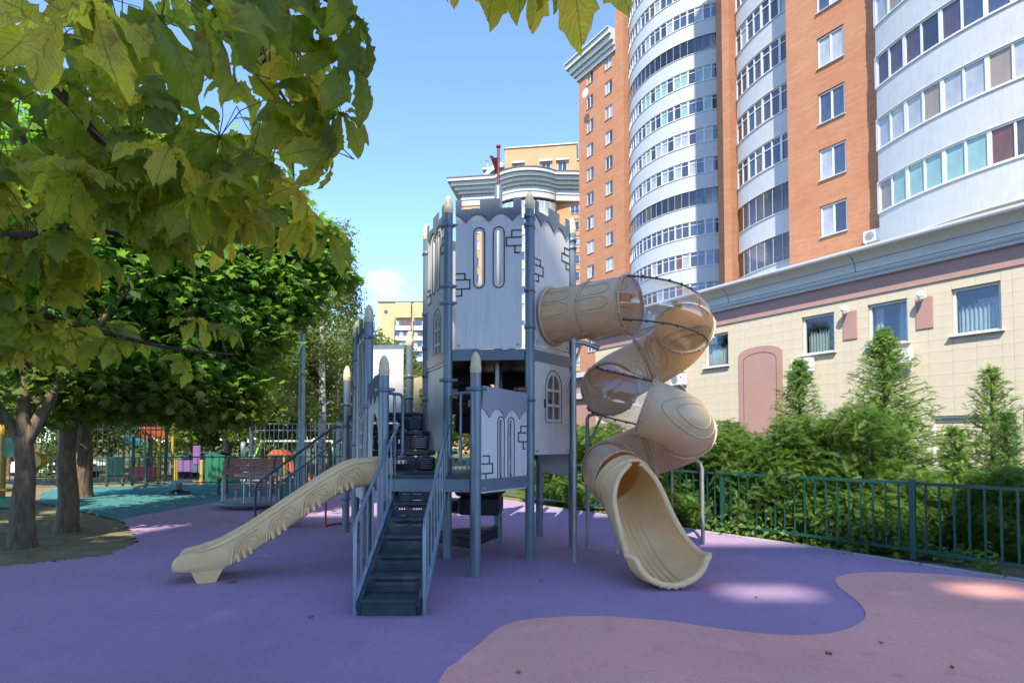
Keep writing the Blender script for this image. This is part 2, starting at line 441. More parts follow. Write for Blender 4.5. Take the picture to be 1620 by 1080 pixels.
M = dict(
    purple=mat_rubber('purple rubber', (0.40, 0.265, 0.385), (0.23, 0.15, 0.235), (0.56, 0.41, 0.53)),
    pink=mat_rubber('pink rubber', (0.86, 0.415, 0.32), (0.60, 0.27, 0.21), (0.90, 0.55, 0.44)),
    teal=mat_rubber('teal rubber', (0.055, 0.215, 0.205), (0.03, 0.135, 0.13), (0.11, 0.30, 0.29)),
    soil=mat_ground('soil', (0.27, 0.20, 0.12), (0.16, 0.125, 0.065), 2.2, (0.19, 0.19, 0.08)),
    grass=mat_ground('grass', (0.07, 0.10, 0.025), (0.12, 0.11, 0.05), 1.2, (0.05, 0.08, 0.02)),
    asphalt=mat_ground('asphalt', (0.10, 0.10, 0.10), (0.075, 0.075, 0.078), 1.5),
    concrete=mat_plain('kerb concrete', (0.30, 0.30, 0.30), 0.9, var=0.3, scale=5, bmp=0.4),
    post=mat_plain('grey blue post paint', (0.155, 0.195, 0.225), 0.32, 0.2, 0.1, 3),
    rail=mat_plain('grey rail paint', (0.20, 0.25, 0.29), 0.33, 0.35, 0.1, 3),
    panel=mat_board('light grey board', (0.64, 0.62, 0.575)),
    band=mat_plain('charcoal board', (0.12, 0.15, 0.175), 0.45, var=0.08, scale=3),
    band_mid=mat_plain('mid grey board', (0.27, 0.285, 0.30), 0.45, var=0.08, scale=3),
    groove=mat_plain('dark groove', (0.022, 0.026, 0.03), 0.7),
    rail_dark=mat_plain('dark teal rail paint', (0.035, 0.075, 0.095), 0.35, 0.3, 0.1, 3),
    tread=mat_dusty('dark teal tread', (0.026, 0.048, 0.056), (0.13, 0.125, 0.115)),
    black=mat_plain('black moulded plastic', (0.016, 0.019, 0.021), 0.42, var=0.3, scale=8),
    tan=mat_plastic_tan('sand plastic', (0.88, 0.575, 0.27), (0.8, 0.45, 0.15), 0.06, 0.36),
    tan_tube=mat_plastic_tan('sand tube plastic', (0.74, 0.605, 0.36), (0.95, 0.40, 0.07), 0.30, 0.28),
    tan_cap=mat_plain('sand cap', (0.66, 0.53, 0.31), 0.45),
    tan_pane=mat_plain('olive pane board', (0.17, 0.145, 0.085), 0.6),
    clear=mat_clear('clear polycarbonate'),
    steel=mat_plain('galvanised steel', (0.36, 0.35, 0.33), 0.42, 0.6, 0.15, 6),
    bolt=mat_plain('bolt', (0.45, 0.46, 0.47), 0.35, 0.3),
    seam=mat_plain('seam strip', (0.05, 0.055, 0.07), 0.4, 0.3),
    red=mat_plain('red paint', (0.42, 0.025, 0.03), 0.4),
    darkred=mat_plain('dark red paint', (0.16, 0.018, 0.02), 0.45),
    green_fence=mat_plain('green fence paint', (0.012, 0.075, 0.062), 0.38, 0.2, 0.2, 5),
    black_fence=mat_plain('black fence paint', (0.022, 0.022, 0.022), 0.5, 0.2),
    brick=mat_brick('orange brick', (0.39, 0.165, 0.080), (0.32, 0.125, 0.058), (0.36, 0.24, 0.16)),
    brick_far=mat_brick('pale orange brick', (0.46, 0.25, 0.12), (0.42, 0.22, 0.10), (0.46, 0.32, 0.21)),
    brick_yellow=mat_brick('yellow brick', (0.48, 0.34, 0.17), (0.44, 0.30, 0.145), (0.46, 0.37, 0.23)),
    brick_pink=mat_brick('mauve brick', (0.50, 0.32, 0.30), (0.45, 0.28, 0.26), (0.52, 0.40, 0.38)),
    white=mat_plain('white render', (0.44, 0.44, 0.425), 0.75, var=0.07, scale=0.8, bmp=0.1),
    panelwhite=mat_board('white panel', (0.41, 0.41, 0.395)),
    frame=mat_plain('white window frame', (0.52, 0.52, 0.50), 0.4, var=0.03),
    cream=mat_plain('cream cladding tile', (0.50, 0.43, 0.295), 0.75, var=0.08, scale=1.6, bmp=0.15),
    cream_joint=mat_plain('cream joint', (0.42, 0.36, 0.245), 0.9),
    rose=mat_plain('rose render', (0.34, 0.20, 0.16), 0.8, var=0.08, scale=1.5, bmp=0.15),
    cornice=mat_plain('cornice metal', (0.52, 0.52, 0.47), 0.5, var=0.10, scale=0.9),
    roofdark=mat_plain('dark roof edge', (0.07, 0.07, 0.08), 0.6),
    glass_dark=mat_glass('dark window glass', (0.03, 0.035, 0.05)),
    glass_blue=mat_glass('blue window glass', (0.05, 0.07, 0.12)),
    glass_mauve=mat_glass('mauve window glass', (0.085, 0.055, 0.075)),
    glass_curtain=mat_glass('curtained glass', (0.36, 0.38, 0.40), 0.06, 0.6, 0.35),
    glass_mint=mat_glass('mint blind glass', (0.22, 0.36, 0.34), 0.06, 0.6, 0.25),
    glass_tan=mat_glass('tan blind glass', (0.26, 0.215, 0.16), 0.06, 0.6, 0.25),
    glass_brown=mat_glass('brown room glass', (0.14, 0.06, 0.03), 0.05, 0.6, 0.4),
    seeglass=mat_seeglass('clear glass'),
    curtain=mat_plain('curtain cloth', (0.55, 0.60, 0.55), 0.9, var=0.1, scale=4),
    ac=mat_plain('white metal case', (0.68, 0.67, 0.64), 0.45, var=0.06),
    grille=mat_plain('grey grille', (0.16, 0.16, 0.16), 0.6),
    lampball=mat_plain('opal lamp glass', (0.86, 0.85, 0.82), 0.25, var=0.02),
    lamp=mat_plain('grey green lamp paint', (0.24, 0.31, 0.31), 0.5, 0.2, 0.25, 8),
    wood=mat_wood('red brown slat', (0.34, 0.13, 0.085), (0.22, 0.085, 0.06)),
    bark=mat_bark('maple bark', (0.17, 0.115, 0.068), (0.08, 0.054, 0.032)),
    twig=mat_plain('green brown twig', (0.16, 0.13, 0.05), 0.6),
    bark_chest=mat_bark('chestnut bark', (0.10, 0.055, 0.04), (0.055, 0.03, 0.024), 0.3, 30),
    bark_birch=mat_bark('birch bark', (0.55, 0.53, 0.48), (0.12, 0.11, 0.10), 2.0, 5),
    maple=mat_leaf('maple leaf', (0.055, 0.135, 0.022), (0.115, 0.21, 0.034), (0.28, 0.54, 0.05), 0.50),
    maple_low=mat_leaf('yellowing maple leaf', (0.075, 0.12, 0.015), (0.14, 0.17, 0.022), (0.28, 0.40, 0.035), 0.42),
    birch=mat_leaf('birch leaf', (0.10, 0.135, 0.03), (0.17, 0.20, 0.055), (0.26, 0.34, 0.06), 0.38),
    wild=mat_leaf('grove leaf', (0.060, 0.10, 0.018), (0.13, 0.165, 0.03), (0.24, 0.34, 0.04), 0.4),
    shade=mat_leaf('chestnut crown leaf', (0.055, 0.09, 0.014), (0.11, 0.13, 0.02), (0.2, 0.26, 0.03), 0.3),
    thuja=mat_leaf('hedge spray', (0.036, 0.092, 0.012), (0.125, 0.205, 0.026), (0.22, 0.38, 0.04), 0.36),
    spruce=mat_leaf('conifer needle', (0.09, 0.17, 0.035), (0.22, 0.33, 0.07), (0.32, 0.5, 0.08), 0.42),
    bright=mat_leaf('bright thuja spray', (0.055, 0.145, 0.018), (0.11, 0.21, 0.025), (0.18, 0.32, 0.03), 0.28),
    weed=mat_leaf('weed leaf', (0.06, 0.13, 0.02), (0.12, 0.20, 0.035), (0.22, 0.36, 0.05), 0.35),
    chestnut=mat_chestnut('horse chestnut leaf'),
    dry=mat_plain('dry leaf', (0.30, 0.19, 0.09), 0.8, var=0.4, scale=30),
    yellow=mat_plain('yellow board', (0.46, 0.28, 0.03), 0.5),
    grn=mat_plain('green board', (0.012, 0.14, 0.055), 0.5),
    lime=mat_plain('lime tube', (0.22, 0.5, 0.10), 0.4),
    orange=mat_plain('orange plastic', (0.42, 0.10, 0.022), 0.45),
    lilac=mat_plain('lilac plastic', (0.18, 0.085, 0.23), 0.5),
    cyan=mat_plain('cyan plastic', (0.05, 0.35, 0.42), 0.5),
    carwhite=mat_plain('white car paint', (0.72, 0.73, 0.74), 0.2, var=0.02),
    carblue=mat_plain('blue car paint', (0.08, 0.25, 0.55), 0.18, 0.3, 0.05),
    carsilver=mat_plain('silver car paint', (0.42, 0.44, 0.45), 0.25, 0.5, 0.05),
    tyre=mat_plain('tyre rubber', (0.02, 0.02, 0.02), 0.85),
)

# ================================================================== GROUND
def smooth_loop(pts, sub=6):
    """Catmull-Rom through open list of (x,y)"""
    out = []; n = len(pts)
    for i in range(n - 1):
        p0, p1, p2, p3 = pts[max(i - 1, 0)], pts[i], pts[i + 1], pts[min(i + 2, n - 1)]
        for k in range(sub):
            t = k / sub
            out.append(tuple(0.5 * ((2 * p1[j]) + (-p0[j] + p2[j]) * t + (2 * p0[j] - 5 * p1[j] + 4 * p2[j] - p3[j]) * t * t
                                    + (-p0[j] + 3 * p1[j] - 3 * p2[j] + p3[j]) * t ** 3) for j in range(len(p1))))
    out.append(tuple(pts[-1])); return out
def sheet(poly, z):
    mb = MB(); tris = tessellate_polygon([[Vector((a, b, 0)) for a, b in poly]])
    fs = []
    for t in tris:
        a, b, c = [poly[i] for i in t]
        ccw = (b[0] - a[0]) * (c[1] - a[1]) - (b[1] - a[1]) * (c[0] - a[0]) > 0
        fs.append(t if ccw else (t[0], t[2], t[1]))
    mb.add([(a, b, z) for a, b in poly], fs); return mb
ROAD_Z = -0.5
kerb_px = [(861, 802), (945, 813), (1082, 837), (1226, 858), (1437, 891), (1620, 920)]
kerb = [tuple(G(*p).xy) for p in kerb_px]
kerb = [(-14.5, 18.2), (-8.5, 19.9), (-4.6, 19.4), (-1.6, 16.4)] + kerb + [(6.2, 4.6), (6.8, 2.6), (7.0, 0.0), (6.9, -6), (6.5, -14)]
kerb = smooth_loop(kerb, 6)
mb = MB(); mb.add([(-900, -900, -0.62), (900, -900, -0.62), (900, 900, -0.62), (-900, 900, -0.62)], [(0, 1, 2, 3)])
struct('ground', mb, M['grass'])
# raised playground plateau: earth under and round the rubber
plateau = [(-40, -30), (10, -30)] + [(x + 1.0 if y < 12 else x + .5, y + 0.9) for x, y in kerb[::-1]] + [(-24, 22), (-40, 26)]
mb = sheet(plateau, -0.03)
n = len(plateau)
mb.add([(a, b, -0.03) for a, b in plateau] + [(a * 1.02 + .4, b * 1.02 + .5, -0.65) for a, b in plateau], [(k, n + k, n + (k + 1) % n, (k + 1) % n) for k in range(n)])
struct('planting_bed', mb, M['soil'])
soil_edge = smooth_loop([(-9.0, -14), (-8.2, 0), (-7.6, 4.5), (-6.9, 6.2)] + [tuple(G(*p).xy) for p in ((30, 893), (110, 884), (173, 876), (215, 856), (205, 838), (192, 821))], 5)
_jr = random.Random(9)
soil_edge = [(x + _jr.uniform(-.07, .07), y + _jr.uniform(-.06, .06)) if 5 < y else (x, y) for x, y in smooth_loop(soil_edge, 3)]
purple = soil_edge + [tuple(G(*p).xy) for p in ((190, 821), (256, 809), (311, 799), (346, 794), (430, 786), (500, 780), (580, 776))] + [k for k in kerb if k[0] > -2.2][0:] + [(6.5, -14)]
struct('rubber_paving', sheet(purple, 0.0), M['purple'])
teal = [tuple(G(*p).xy) for p in ((150, 812), (170, 818), (191, 822), (256, 810), (311, 800), (346, 795), (430, 787), (500, 781), (582, 777))] + \
       [k for k in kerb if k[0] <= -1.6][::-1] + [(-13.6, 16.5), (-11.6, 14.0)]
struct('teal_rubber_paving', sheet(teal, -0.004), M['teal'])
pk = [(693, 1080), (722, 1048), (760, 1017), (778, 1001), (800, 988), (833, 980), (873, 976.5), (910, 975), (953, 975), (1005, 978), (1060, 983), (1115, 991), (1173, 999),
      (1220, 1003.5), (1262, 1005), (1297, 1003.5), (1327, 999), (1352, 990.5), (1367, 980), (1369, 968), (1357, 952), (1339, 938), (1327, 928), (1321.5, 919), (1328, 911.5),
      (1353, 906.5), (1407, 905), (1460, 907), (1507, 910), (1560, 914.5), (1607, 919)]
pink = smooth_loop([(-1.1, -6.0), (-.62, 1.6)] + [tuple(G(*p).xy) for p in pk], 4)
pink = pink + [k for k in kerb if k[1] < 5.9 and k[1] > -5.5] + [(6.6, -6)]
pink = [(a - 0.02 if a > 5 else a, b) for a, b in pink]
struct('pink_rubber_patch', sheet(pink, 0.006), M['pink'])
# concrete kerb stones along the edge
def stone_run(path, w, z0, z1, L, name, mat, gap=0.012):
    first = None; me = None; acc = 0; cnt = 0
    P = [Vector((x, y, 0)) for x, y in path]
    cum = [0]
    for a, b in zip(P, P[1:]): cum.append(cum[-1] + (b - a).length)
    def at(d):
        d = min(max(d, 0), cum[-1]); i = max(0, min(len(P) - 2, next((k for k in range(len(cum) - 1) if cum[k + 1] >= d), len(P) - 2)))
        return P[i].lerp(P[i + 1], (d - cum[i]) / max(1e-6, cum[i + 1] - cum[i]))
    mb = MB().rbox((0, 0, 0), (L - gap, w, z1 - z0), 0, 0.012); me = mb.mesh(name, mat)
    d = 0; objs = []
    while d + L < cum[-1]:
        a, b = at(d), at(d + L); m_ = (a + b) / 2; an = math.atan2(b.y - a.y, b.x - a.x)
        objs.append((m_, an)); d += L
    return me, objs, (z0 + z1) / 2
root = thing('kerb', 'pale concrete kerb edging the purple rubber along the green fence', 'kerb', (3.9, 8.4, 0)); root['kind'] = 'structure'
kp = [k for k in kerb if k[1] > -1 and not (k[0] < -12)]
off = []
for i, k in enumerate(kp):
    a, b = Vector(kp[max(0, i - 1)]), Vector(kp[min(len(kp) - 1, i + 1)]); t = (b - a).normalized(); nrm = Vector((-t.y, t.x))
    off.append((k[0] + nrm.x * 0.05, k[1] + nrm.y * 0.05))
me, objs, zc = stone_run(off, 0.09, -0.2, 0.022, 0.8, 'kerb_stone', M['concrete'])
for p, an in objs: link('kerb_stone', me, root, to_local(root, (p.x, p.y, zc)), (0, 0, an))
# courtyard road and pavement behind the hedge
mb = MB(); mb.add([(3, 16, -0.60), (12, 3, -0.60), (40, -25, -0.60), (60, -10, -0.60), (10, 70, -0.60), (-14, 70, -0.60)], [(0, 1, 2, 3, 4, 5)])
struct('courtyard_road', mb, M['asphalt'])
mb = MB(); mb.add([(-40, 24, -0.59), (-2, 24, -0.59), (0, 34, -0.59), (-44, 34, -0.59)], [(0, 1, 2, 3)])
struct('neighbouring_play_yard', mb, M['soil'])

# ================================================================== BUILDINGS
DV = Vector((-0.539, 0.842)); RZ = math.atan2(-0.842, 0.539)
def wall_holes(mb, x0, x1, z0, z1, y, holes, reveal=0.14, back=False):
    """flat wall in local x,z at depth y with rectangular openings and their reveals"""
    xs = sorted({x0, x1, *[h[0] for h in holes], *[h[1] for h in holes]}); zs = sorted({z0, z1, *[h[2] for h in holes], *[h[3] for h in holes]})
    xs = [x for x in xs if x0 <= x <= x1]; zs = [z for z in zs if z0 <= z <= z1]
    for i in range(len(xs) - 1):
        for j in range(len(zs) - 1):
            cx, cz = (xs[i] + xs[i + 1]) / 2, (zs[j] + zs[j + 1]) / 2
            if any(h[0] < cx < h[1] and h[2] < cz < h[3] for h in holes): continue
            mb.add([(xs[i], y, zs[j]), (xs[i + 1], y, zs[j]), (xs[i + 1], y, zs[j + 1]), (xs[i], y, zs[j + 1])], [(0, 1, 2, 3)])
    for (a, b, c, d) in holes:
        r = reveal
        mb.add([(a, y, c), (b, y, c), (b, y, d), (a, y, d), (a, y + r, c), (b, y + r, c), (b, y + r, d), (a, y + r, d)],
               [(0, 4, 5, 1), (1, 5, 6, 2), (2, 6, 7, 3), (3, 7, 4, 0)])
UNIT = {}
def unit_box(mat):
    if mat not in UNIT: UNIT[mat] = MB().box((0, 0, 0), (1, 1, 1)).mesh('pane', M[mat])
    return UNIT[mat]
FRAMES = {}
def frame_mesh(w, h, mull=1, transom=None, t=0.07, dpt=0.08):
    key = (round(w, 2), round(h, 2), mull, transom)
    if key in FRAMES: return FRAMES[key]
    mb = MB()
    mb.box((-w / 2 + t / 2, 0, 0), (t, dpt, h)); mb.box((w / 2 - t / 2, 0, 0), (t, dpt, h))
    mb.box((0, 0, h / 2 - t / 2), (w - 2 * t, dpt, t)); mb.box((0, 0, -h / 2 + t / 2), (w - 2 * t, dpt, t))
    for k in range(mull):
        mb.box((-w / 2 + w * (k + 1) / (mull + 1), 0, 0), (t * 1.3, dpt * .9, h - 2 * t))
    if transom is not None:
        mb.box((0, 0, h / 2 - transom), (w - 2 * t, dpt * .8, t * .8))
    FRAMES[key] = mb.mesh('window', M['frame']); return FRAMES[key]
SILLS = {}
def window(parent, x, z, w, h, y, glasses, mull=1, transom=None, sill=True):
    """window part > panes (one per light), sill"""
    o = link('window', frame_mesh(w, h, mull, transom), parent, (x, y + 0.10, z))
    n = mull + 1
    for k in range(n):
        g = glasses[k % len(glasses)]
        link('pane', unit_box(g), o, (-w / 2 + w * (k + .5) / n, 0.028, 0), (0, 0, rnd.uniform(-.006, .006)), (w / n - 0.05, 0.015, h - 0.1))
    if sill:
        key = round(w, 2)
        if key not in SILLS: SILLS[key] = MB().rbox((0, 0, 0), (w + .1, .2, .045), 0, .012).mesh('sill', M['cornice'])
        link('sill', SILLS[key], o, (0, -0.12, -h / 2 - 0.025))
    return o
def arc(xa, xb, ya, bulge, n):
    """points of a bay front: chord at depth ya, bulging towards the viewer (-y)"""
    c = xb - xa; b = max(bulge, 1e-3); rad = (c * c / 4 + b * b) / (2 * b); a0 = math.asin(min(1, c / 2 / rad))
    return [((xa + xb) / 2 + rad * math.sin(t), ya + (rad - b) - rad * math.cos(t)) for t in [a0 * (2 * k / n - 1) for k in range(n + 1)]]
def ribbon(mb, P, z0, z1, t):
    """curved slab following plan points P, thickness t inwards (+y side)"""
    Q = []
    for i, p in enumerate(P):
        a, b = P[max(0, i - 1)], P[min(len(P) - 1, i + 1)]; d = Vector((b[0] - a[0], b[1] - a[1])).normalized()
        Q.append((p[0] - d.y * t, p[1] + d.x * t))
    n = len(P)
    vs = [(x, y, z0) for x, y in P] + [(x, y, z1) for x, y in P] + [(x, y, z0) for x, y in Q] + [(x, y, z1) for x, y in Q]
    fs = []
    for i in range(n - 1):
        fs += [(i, i + 1, n + i + 1, n + i), (2 * n + i + 1, 2 * n + i, 3 * n + i, 3 * n + i + 1),
               (n + i, n + i + 1, 3 * n + i + 1, 3 * n + i), (i + 1, i, 2 * n + i, 2 * n + i + 1)]
    fs += [(0, n, 3 * n, 2 * n), (n - 1, 3 * n - 1, 4 * n - 1, 2 * n - 1)]
    mb.add(vs, fs)
PANES = ['glass_dark', 'glass_blue', 'glass_blue', 'glass_mauve', 'glass_dark', 'glass_curtain']
def bay(root, xa, xb, ya, bulge, sills, top, npane, ph, openrows=(), glazing=None, transom=0.42, floor_h=2.95, base=None):
    """stack of curved loggias: each floor a balcony part > rim, frame, panes, soffit"""
    P = arc(xa, xb, ya, bulge, npane); fine = arc(xa, xb, ya, bulge, npane * 2)
    for k, zs in enumerate(sills):
        zb = zs - (floor_h - ph) if (base is None or k > 0) else base
        mb = MB(); ribbon(mb, fine, zb, zs, 0.12)
        bal = part('balcony', mb, M['panelwhite'], root, True)
        mb = MB()
        out = [(x, y - 0.06) for x, y in fine]
        ribbon(mb, out, zs + 0.004, zs + 0.05, 0.22); ribbon(mb, out, zb - 0.05, zb - .004, 0.2)
        part('rim', mb, M['cornice'], bal, True)
        zt = zs + ph
        if k in openrows:
            mb = MB()
            for i in range(1, npane, 1): mb.bar((*P[i], zs + .05), (*P[i], zt - .05), .02, .02)
            part('mullion', mb, M['frame'], bal, True)
            mb = MB(); ribbon(mb, [(x, y + .05) for x, y in fine], zs + .05, zt - .06, .008); part('glazing', mb, M['seeglass'], bal, True)
            continue
        style = glazing[k % len(glazing)] if glazing else None
        fr = MB()
        for i in range(npane + 1):
            w = 0.15 if (i % 2 == 0) else 0.075
            a, b = P[max(0, i - 1)], P[min(npane, i + 1)]; an = math.atan2(b[1] - a[1], b[0] - a[0])
            fr.box((P[i][0], P[i][1] + .05, (zs + zt) / 2 + .02), (w, .09, ph - .06), an)
        for i in range(npane):
            a, b = Vector((*P[i], 0)), Vector((*P[i + 1], 0)); off_ = Vector((0, .05, 0))
            for zz, hh in ((zs + .09, .08), (zt - .07, .09)) + (((zt - transom, .06),) if transom else ()):
                fr.bar(a + off_ + Vector((0, 0, zz)), b + off_ + Vector((0, 0, zz)), .07, hh)
        part('window_frame', fr, M['frame'], bal, True)
        for i in range(npane):
            a, b = Vector(P[i]), Vector(P[i + 1]); m_ = (a + b) / 2; an = math.atan2(b.y - a.y, b.x - a.x)
            g = style[i % len(style)] if style else rnd.choice(PANES)
            link('pane', unit_box(g), bal, (m_.x, m_.y + .075, (zs + zt) / 2), (0, 0, an + rnd.uniform(-.012, .012)), ((b - a).length - .02, .02, ph - .12))

SILL = [11.95 + 2.95 * k for k in range(-1, 16)]
tower = thing('apartment_tower', 'tall orange brick apartment tower with stacks of white curved balconies', 'building', (15.0, 30.4, -0.5), RZ)
# everything local to the corner of the near brick pier; z measured from root (-0.5)
def zl(z): return z + 0.5
# --- near wing: brick pier x 0..4.9, windows
wx = 2.35
hol = [(wx - .68, wx + .68, zl(s - .03), zl(s + 1.62)) for s in SILL]
mb = MB(); wall_holes(mb, 0, 5.2, 0, zl(60), 0, hol, 0.16)
mb.add([(0, 0, 0), (0, 9, 0), (0, 9, zl(60)), (0, 0, zl(60))], [(0, 1, 2, 3)])
mb.add([(0, 5, zl(60)), (26, 5, zl(60)), (26, 14, zl(60)), (0, 14, zl(60))], [(0, 1, 2, 3)])
mb.add([(5.2, 0, 0), (5.2, 4, 0), (5.2, 4, zl(60)), (5.2, 0, zl(60))], [(3, 2, 1, 0)])
near_wall = part('wall', mb, M['brick'], tower, True)
cur = [['glass_blue', 'glass_curtain'], ['glass_curtain', 'glass_dark'], ['glass_curtain', 'glass_blue'], ['glass_blue', 'glass_blue'], ['glass_curtain', 'glass_curtain']]
for k, s in enumerate(SILL): window(tower, wx, zl(s + .795), 1.32, 1.6, 0.02, cur[k % 5])
# recess wall behind bay 2 and under the right bay
mb = MB(); mb.add([(-6.2, 3.7, 0), (0, 3.7, 0), (0, 3.7, zl(60)), (-6.2, 3.7, zl(60))], [(0, 1, 2, 3)])
mb.add([(-6.2, 3.7, 0), (-6.2, 3.7, zl(60)), (-6.2, 16, zl(60)), (-6.2, 16, 0)], [(0, 1, 2, 3)])
part('recess_wall', mb, M['brick_pink'], tower, True)
mb = MB(); mb.box((-5.80, 3.3, zl(30)), (.55, 1.3, 61)); part('pilaster', mb, M['brick'], tower, True)
# --- bay 2 (between the pier and the far wing)
g2 = [['glass_mauve', 'glass_mauve', 'glass_blue', 'glass_dark'], ['glass_dark', 'glass_mauve'], ['glass_dark', 'glass_curtain', 'glass_mauve', 'glass_blue', 'glass_dark'], ['glass_mauve', 'glass_dark', 'glass_blue']]
bay(tower, -5.4, 3.4, 3.2, 1.15, [zl(s) for s in SILL], None, 14, 1.72, openrows=(1, 2), glazing=g2, transom=0.5)
for s in SILL[1:3]: window(tower, -.9, zl(s + .75), 1.2, 1.5, 3.55, ['glass_blue', 'glass_curtain'], sill=False)
# --- right bay
g3 = [['glass_curtain', 'glass_tan', 'glass_mint', 'glass_mint'], ['glass_tan', 'glass_mint', 'glass_mint', 'glass_mint', 'glass_mint', 'glass_mint', 'glass_brown', 'glass_dark'],
      ['glass_curtain', 'glass_curtain', 'glass_curtain', 'glass_tan', 'glass_curtain', 'glass_curtain', 'glass_tan', 'glass_curtain'],
      ['glass_mauve', 'glass_mauve', 'glass_mauve', 'glass_dark', 'glass_mauve', 'glass_blue', 'glass_blue']]
bay(tower, 4.8, 15.4, -0.70, 1.3, [zl(s) for s in SILL[1:]], None, 14, 1.55, glazing=[g3[1], g3[2], g3[3], g3[0]], transom=None, base=zl(10.45))
mb = MB().box((4.87, -.30, zl(35.2)), (.12, .80, 49.6)); part('return_wall', mb, M['panelwhite'], tower, True)
P = arc(4.8, 15.4, -0.70, 1.2, 20)
mb = MB()
for k in range(0, 17):
    z = zl(10.46 + 2.95 * k) if k else zl(10.45)
    n = len(P); mb.add([(x, y, z) for x, y in P], [tuple(range(n - 1, -1, -1))])
part('floor_slab', mb, M['panelwhite'], tower, True)
mb = MB(); mb.add([(4.9, .6, 0), (15.6, .6, 0), (15.6, .6, zl(60)), (4.9, .6, zl(60))], [(0, 1, 2, 3)])
mb.add([(15.4, -4, 0), (26, -4, 0), (26, -4, zl(60)), (15.4, -4, zl(60))], [(0, 1, 2, 3)]); mb.add([(15.4, -4, 0), (15.4, .6, 0), (15.4, .6, zl(60)), (15.4, -4, zl(60))], [(3, 2, 1, 0)])
part('wall', mb, M['brick'], tower, True)
# small outdoor unit beside the right bay
def ac_mesh(w=.82, h=.56, d=.3):
    mb = MB().rbox((0, -d / 2, 0), (w, d, h), 0, .03); return mb
# --- far wing: local position from world
def far_local(s): # point on far wing plane
    p = Vector((19.1, 52.0)) + DV * s; q = ROOT[tower.name] @ Vector((p.x, p.y, 0)); return q.x, q.y
fx0, fy = far_local(0.0); fxb, _ = far_local(12.0); fxc, _ = far_local(13.3); fxl, _ = far_local(20.1)
FS = [11.95 + 2.95 * k for k in range(0, 13)]
c1, c2 = far_local(18.05)[0], far_local(14.75)[0]
hol = [(c - .62, c + .62, zl(s + .1), zl(s + 1.62)) for s in FS[:12] for c in (c1, c2)]
mb = MB(); wall_holes(mb, fxl, fxc, 0, zl(46.6), fy, hol, .16)
mb.add([(fxl, fy, 0), (fxl, fy, zl(46.6)), (fxl, fy + 14, zl(46.6)), (fxl, fy + 14, 0)], [(0, 1, 2, 3)])
wall_holes(mb, fxc, fxb, 0, zl(66), fy - .25, [], 0)
mb.add([(fxc, fy - .25, 0), (fxc, fy - .25, zl(66)), (fxc, fy + 9, zl(66)), (fxc, fy + 9, 0)], [(0, 1, 2, 3)])
wall_holes(mb, fx0, fx0 + 9, 0, zl(66), fy, [], 0)
mb.add([(fxb, fy - .25, 0), (fxb, fy + 3, 0), (fxb, fy + 3, zl(66)), (fxb, fy - .25, zl(66))], [(0, 1, 2, 3)])
mb.add([(fx0, fy, 0), (fx0, fy + 3, 0), (fx0, fy + 3, zl(66)), (fx0, fy, zl(66))], [(3, 2, 1, 0)])
mb.add([(fxc, fy, zl(66)), (fx0 + 9, fy, zl(66)), (fx0 + 9, fy + 12, zl(66)), (fxc, fy + 12, zl(66))], [(0, 1, 2, 3)])
part('wall', mb, M['brick'], tower, True)
mb = MB(); mb.add([(fxb, fy + 1.0, 0), (fx0, fy + 1.0, 0), (fx0, fy + 1.0, zl(66)), (fxb, fy + 1.0, zl(66))], [(0, 1, 2, 3)]); part('recess_wall', mb, M['brick_pink'], tower, True)
for s in FS[:12]:
    for c in (c1, c2): window(tower, c, zl(s + .86), 1.22, 1.5, fy + .02, [rnd.choice(['glass_curtain', 'glass_dark', 'glass_curtain', 'glass_tan']), rnd.choice(['glass_dark', 'glass_blue', 'glass_curtain'])])
# crowning cornice of the far wing, stepped out
mb = MB()
for (o, za, zb) in ((.25, 45.9, 46.4), (.5, 46.404, 46.9), (.85, 46.904, 47.5), (1.2, 47.504, 48.1)):
    mb.obox(((fxl - o + fxc) / 2, fy + 5 - o / 2, zl((za + zb) / 2)), ((fxc - .01 - fxl + o) / 2, 0, 0), (0, (10 + o) / 2, 0), (0, 0, (zb - za) / 2))
part('cornice', mb, M['white'], tower, True)
mb = MB(); mb.box(((fxl - 1.3 + fxc) / 2, fy + 4.3, zl(48.17)), (fxc - fxl + 1.3, 11.4, .12)); part('roof_edge', mb, M['frame'], tower, True)
# far bay
gf = [['glass_blue', 'glass_blue', 'glass_dark', 'glass_curtain'], ['glass_brown', 'glass_curtain', 'glass_blue', 'glass_blue'], ['glass_mauve', 'glass_blue', 'glass_brown', 'glass_curtain', 'glass_dark'],
      ['glass_blue', 'glass_dark'], ['glass_brown', 'glass_dark', 'glass_mauve', 'glass_curtain', 'glass_blue'], ['glass_curtain', 'glass_dark', 'glass_curtain', 'glass_blue'],
      ['glass_curtain', 'glass_curtain', 'glass_dark'], ['glass_dark', 'glass_mint', 'glass_blue'], ['glass_mint', 'glass_mint', 'glass_dark'], ['glass_mint', 'glass_mint', 'glass_curtain']]
bay(tower, fxb + .05, fx0 - .05, fy + .5, 2.2, [zl(s) for s in FS + [FS[-1] + 2.95, FS[-1] + 5.9, FS[-1] + 8.85]], None, 18, 1.55, openrows=(4, 9), glazing=gf, transom=.4)
for k in (4, 9):
    for c in (.22, .5, .78): window(tower, fxb + (fx0 - fxb) * c, zl(FS[k] + .75), 1.3, 1.5, fy + .85, ['glass_curtain', 'glass_blue'], sill=False)

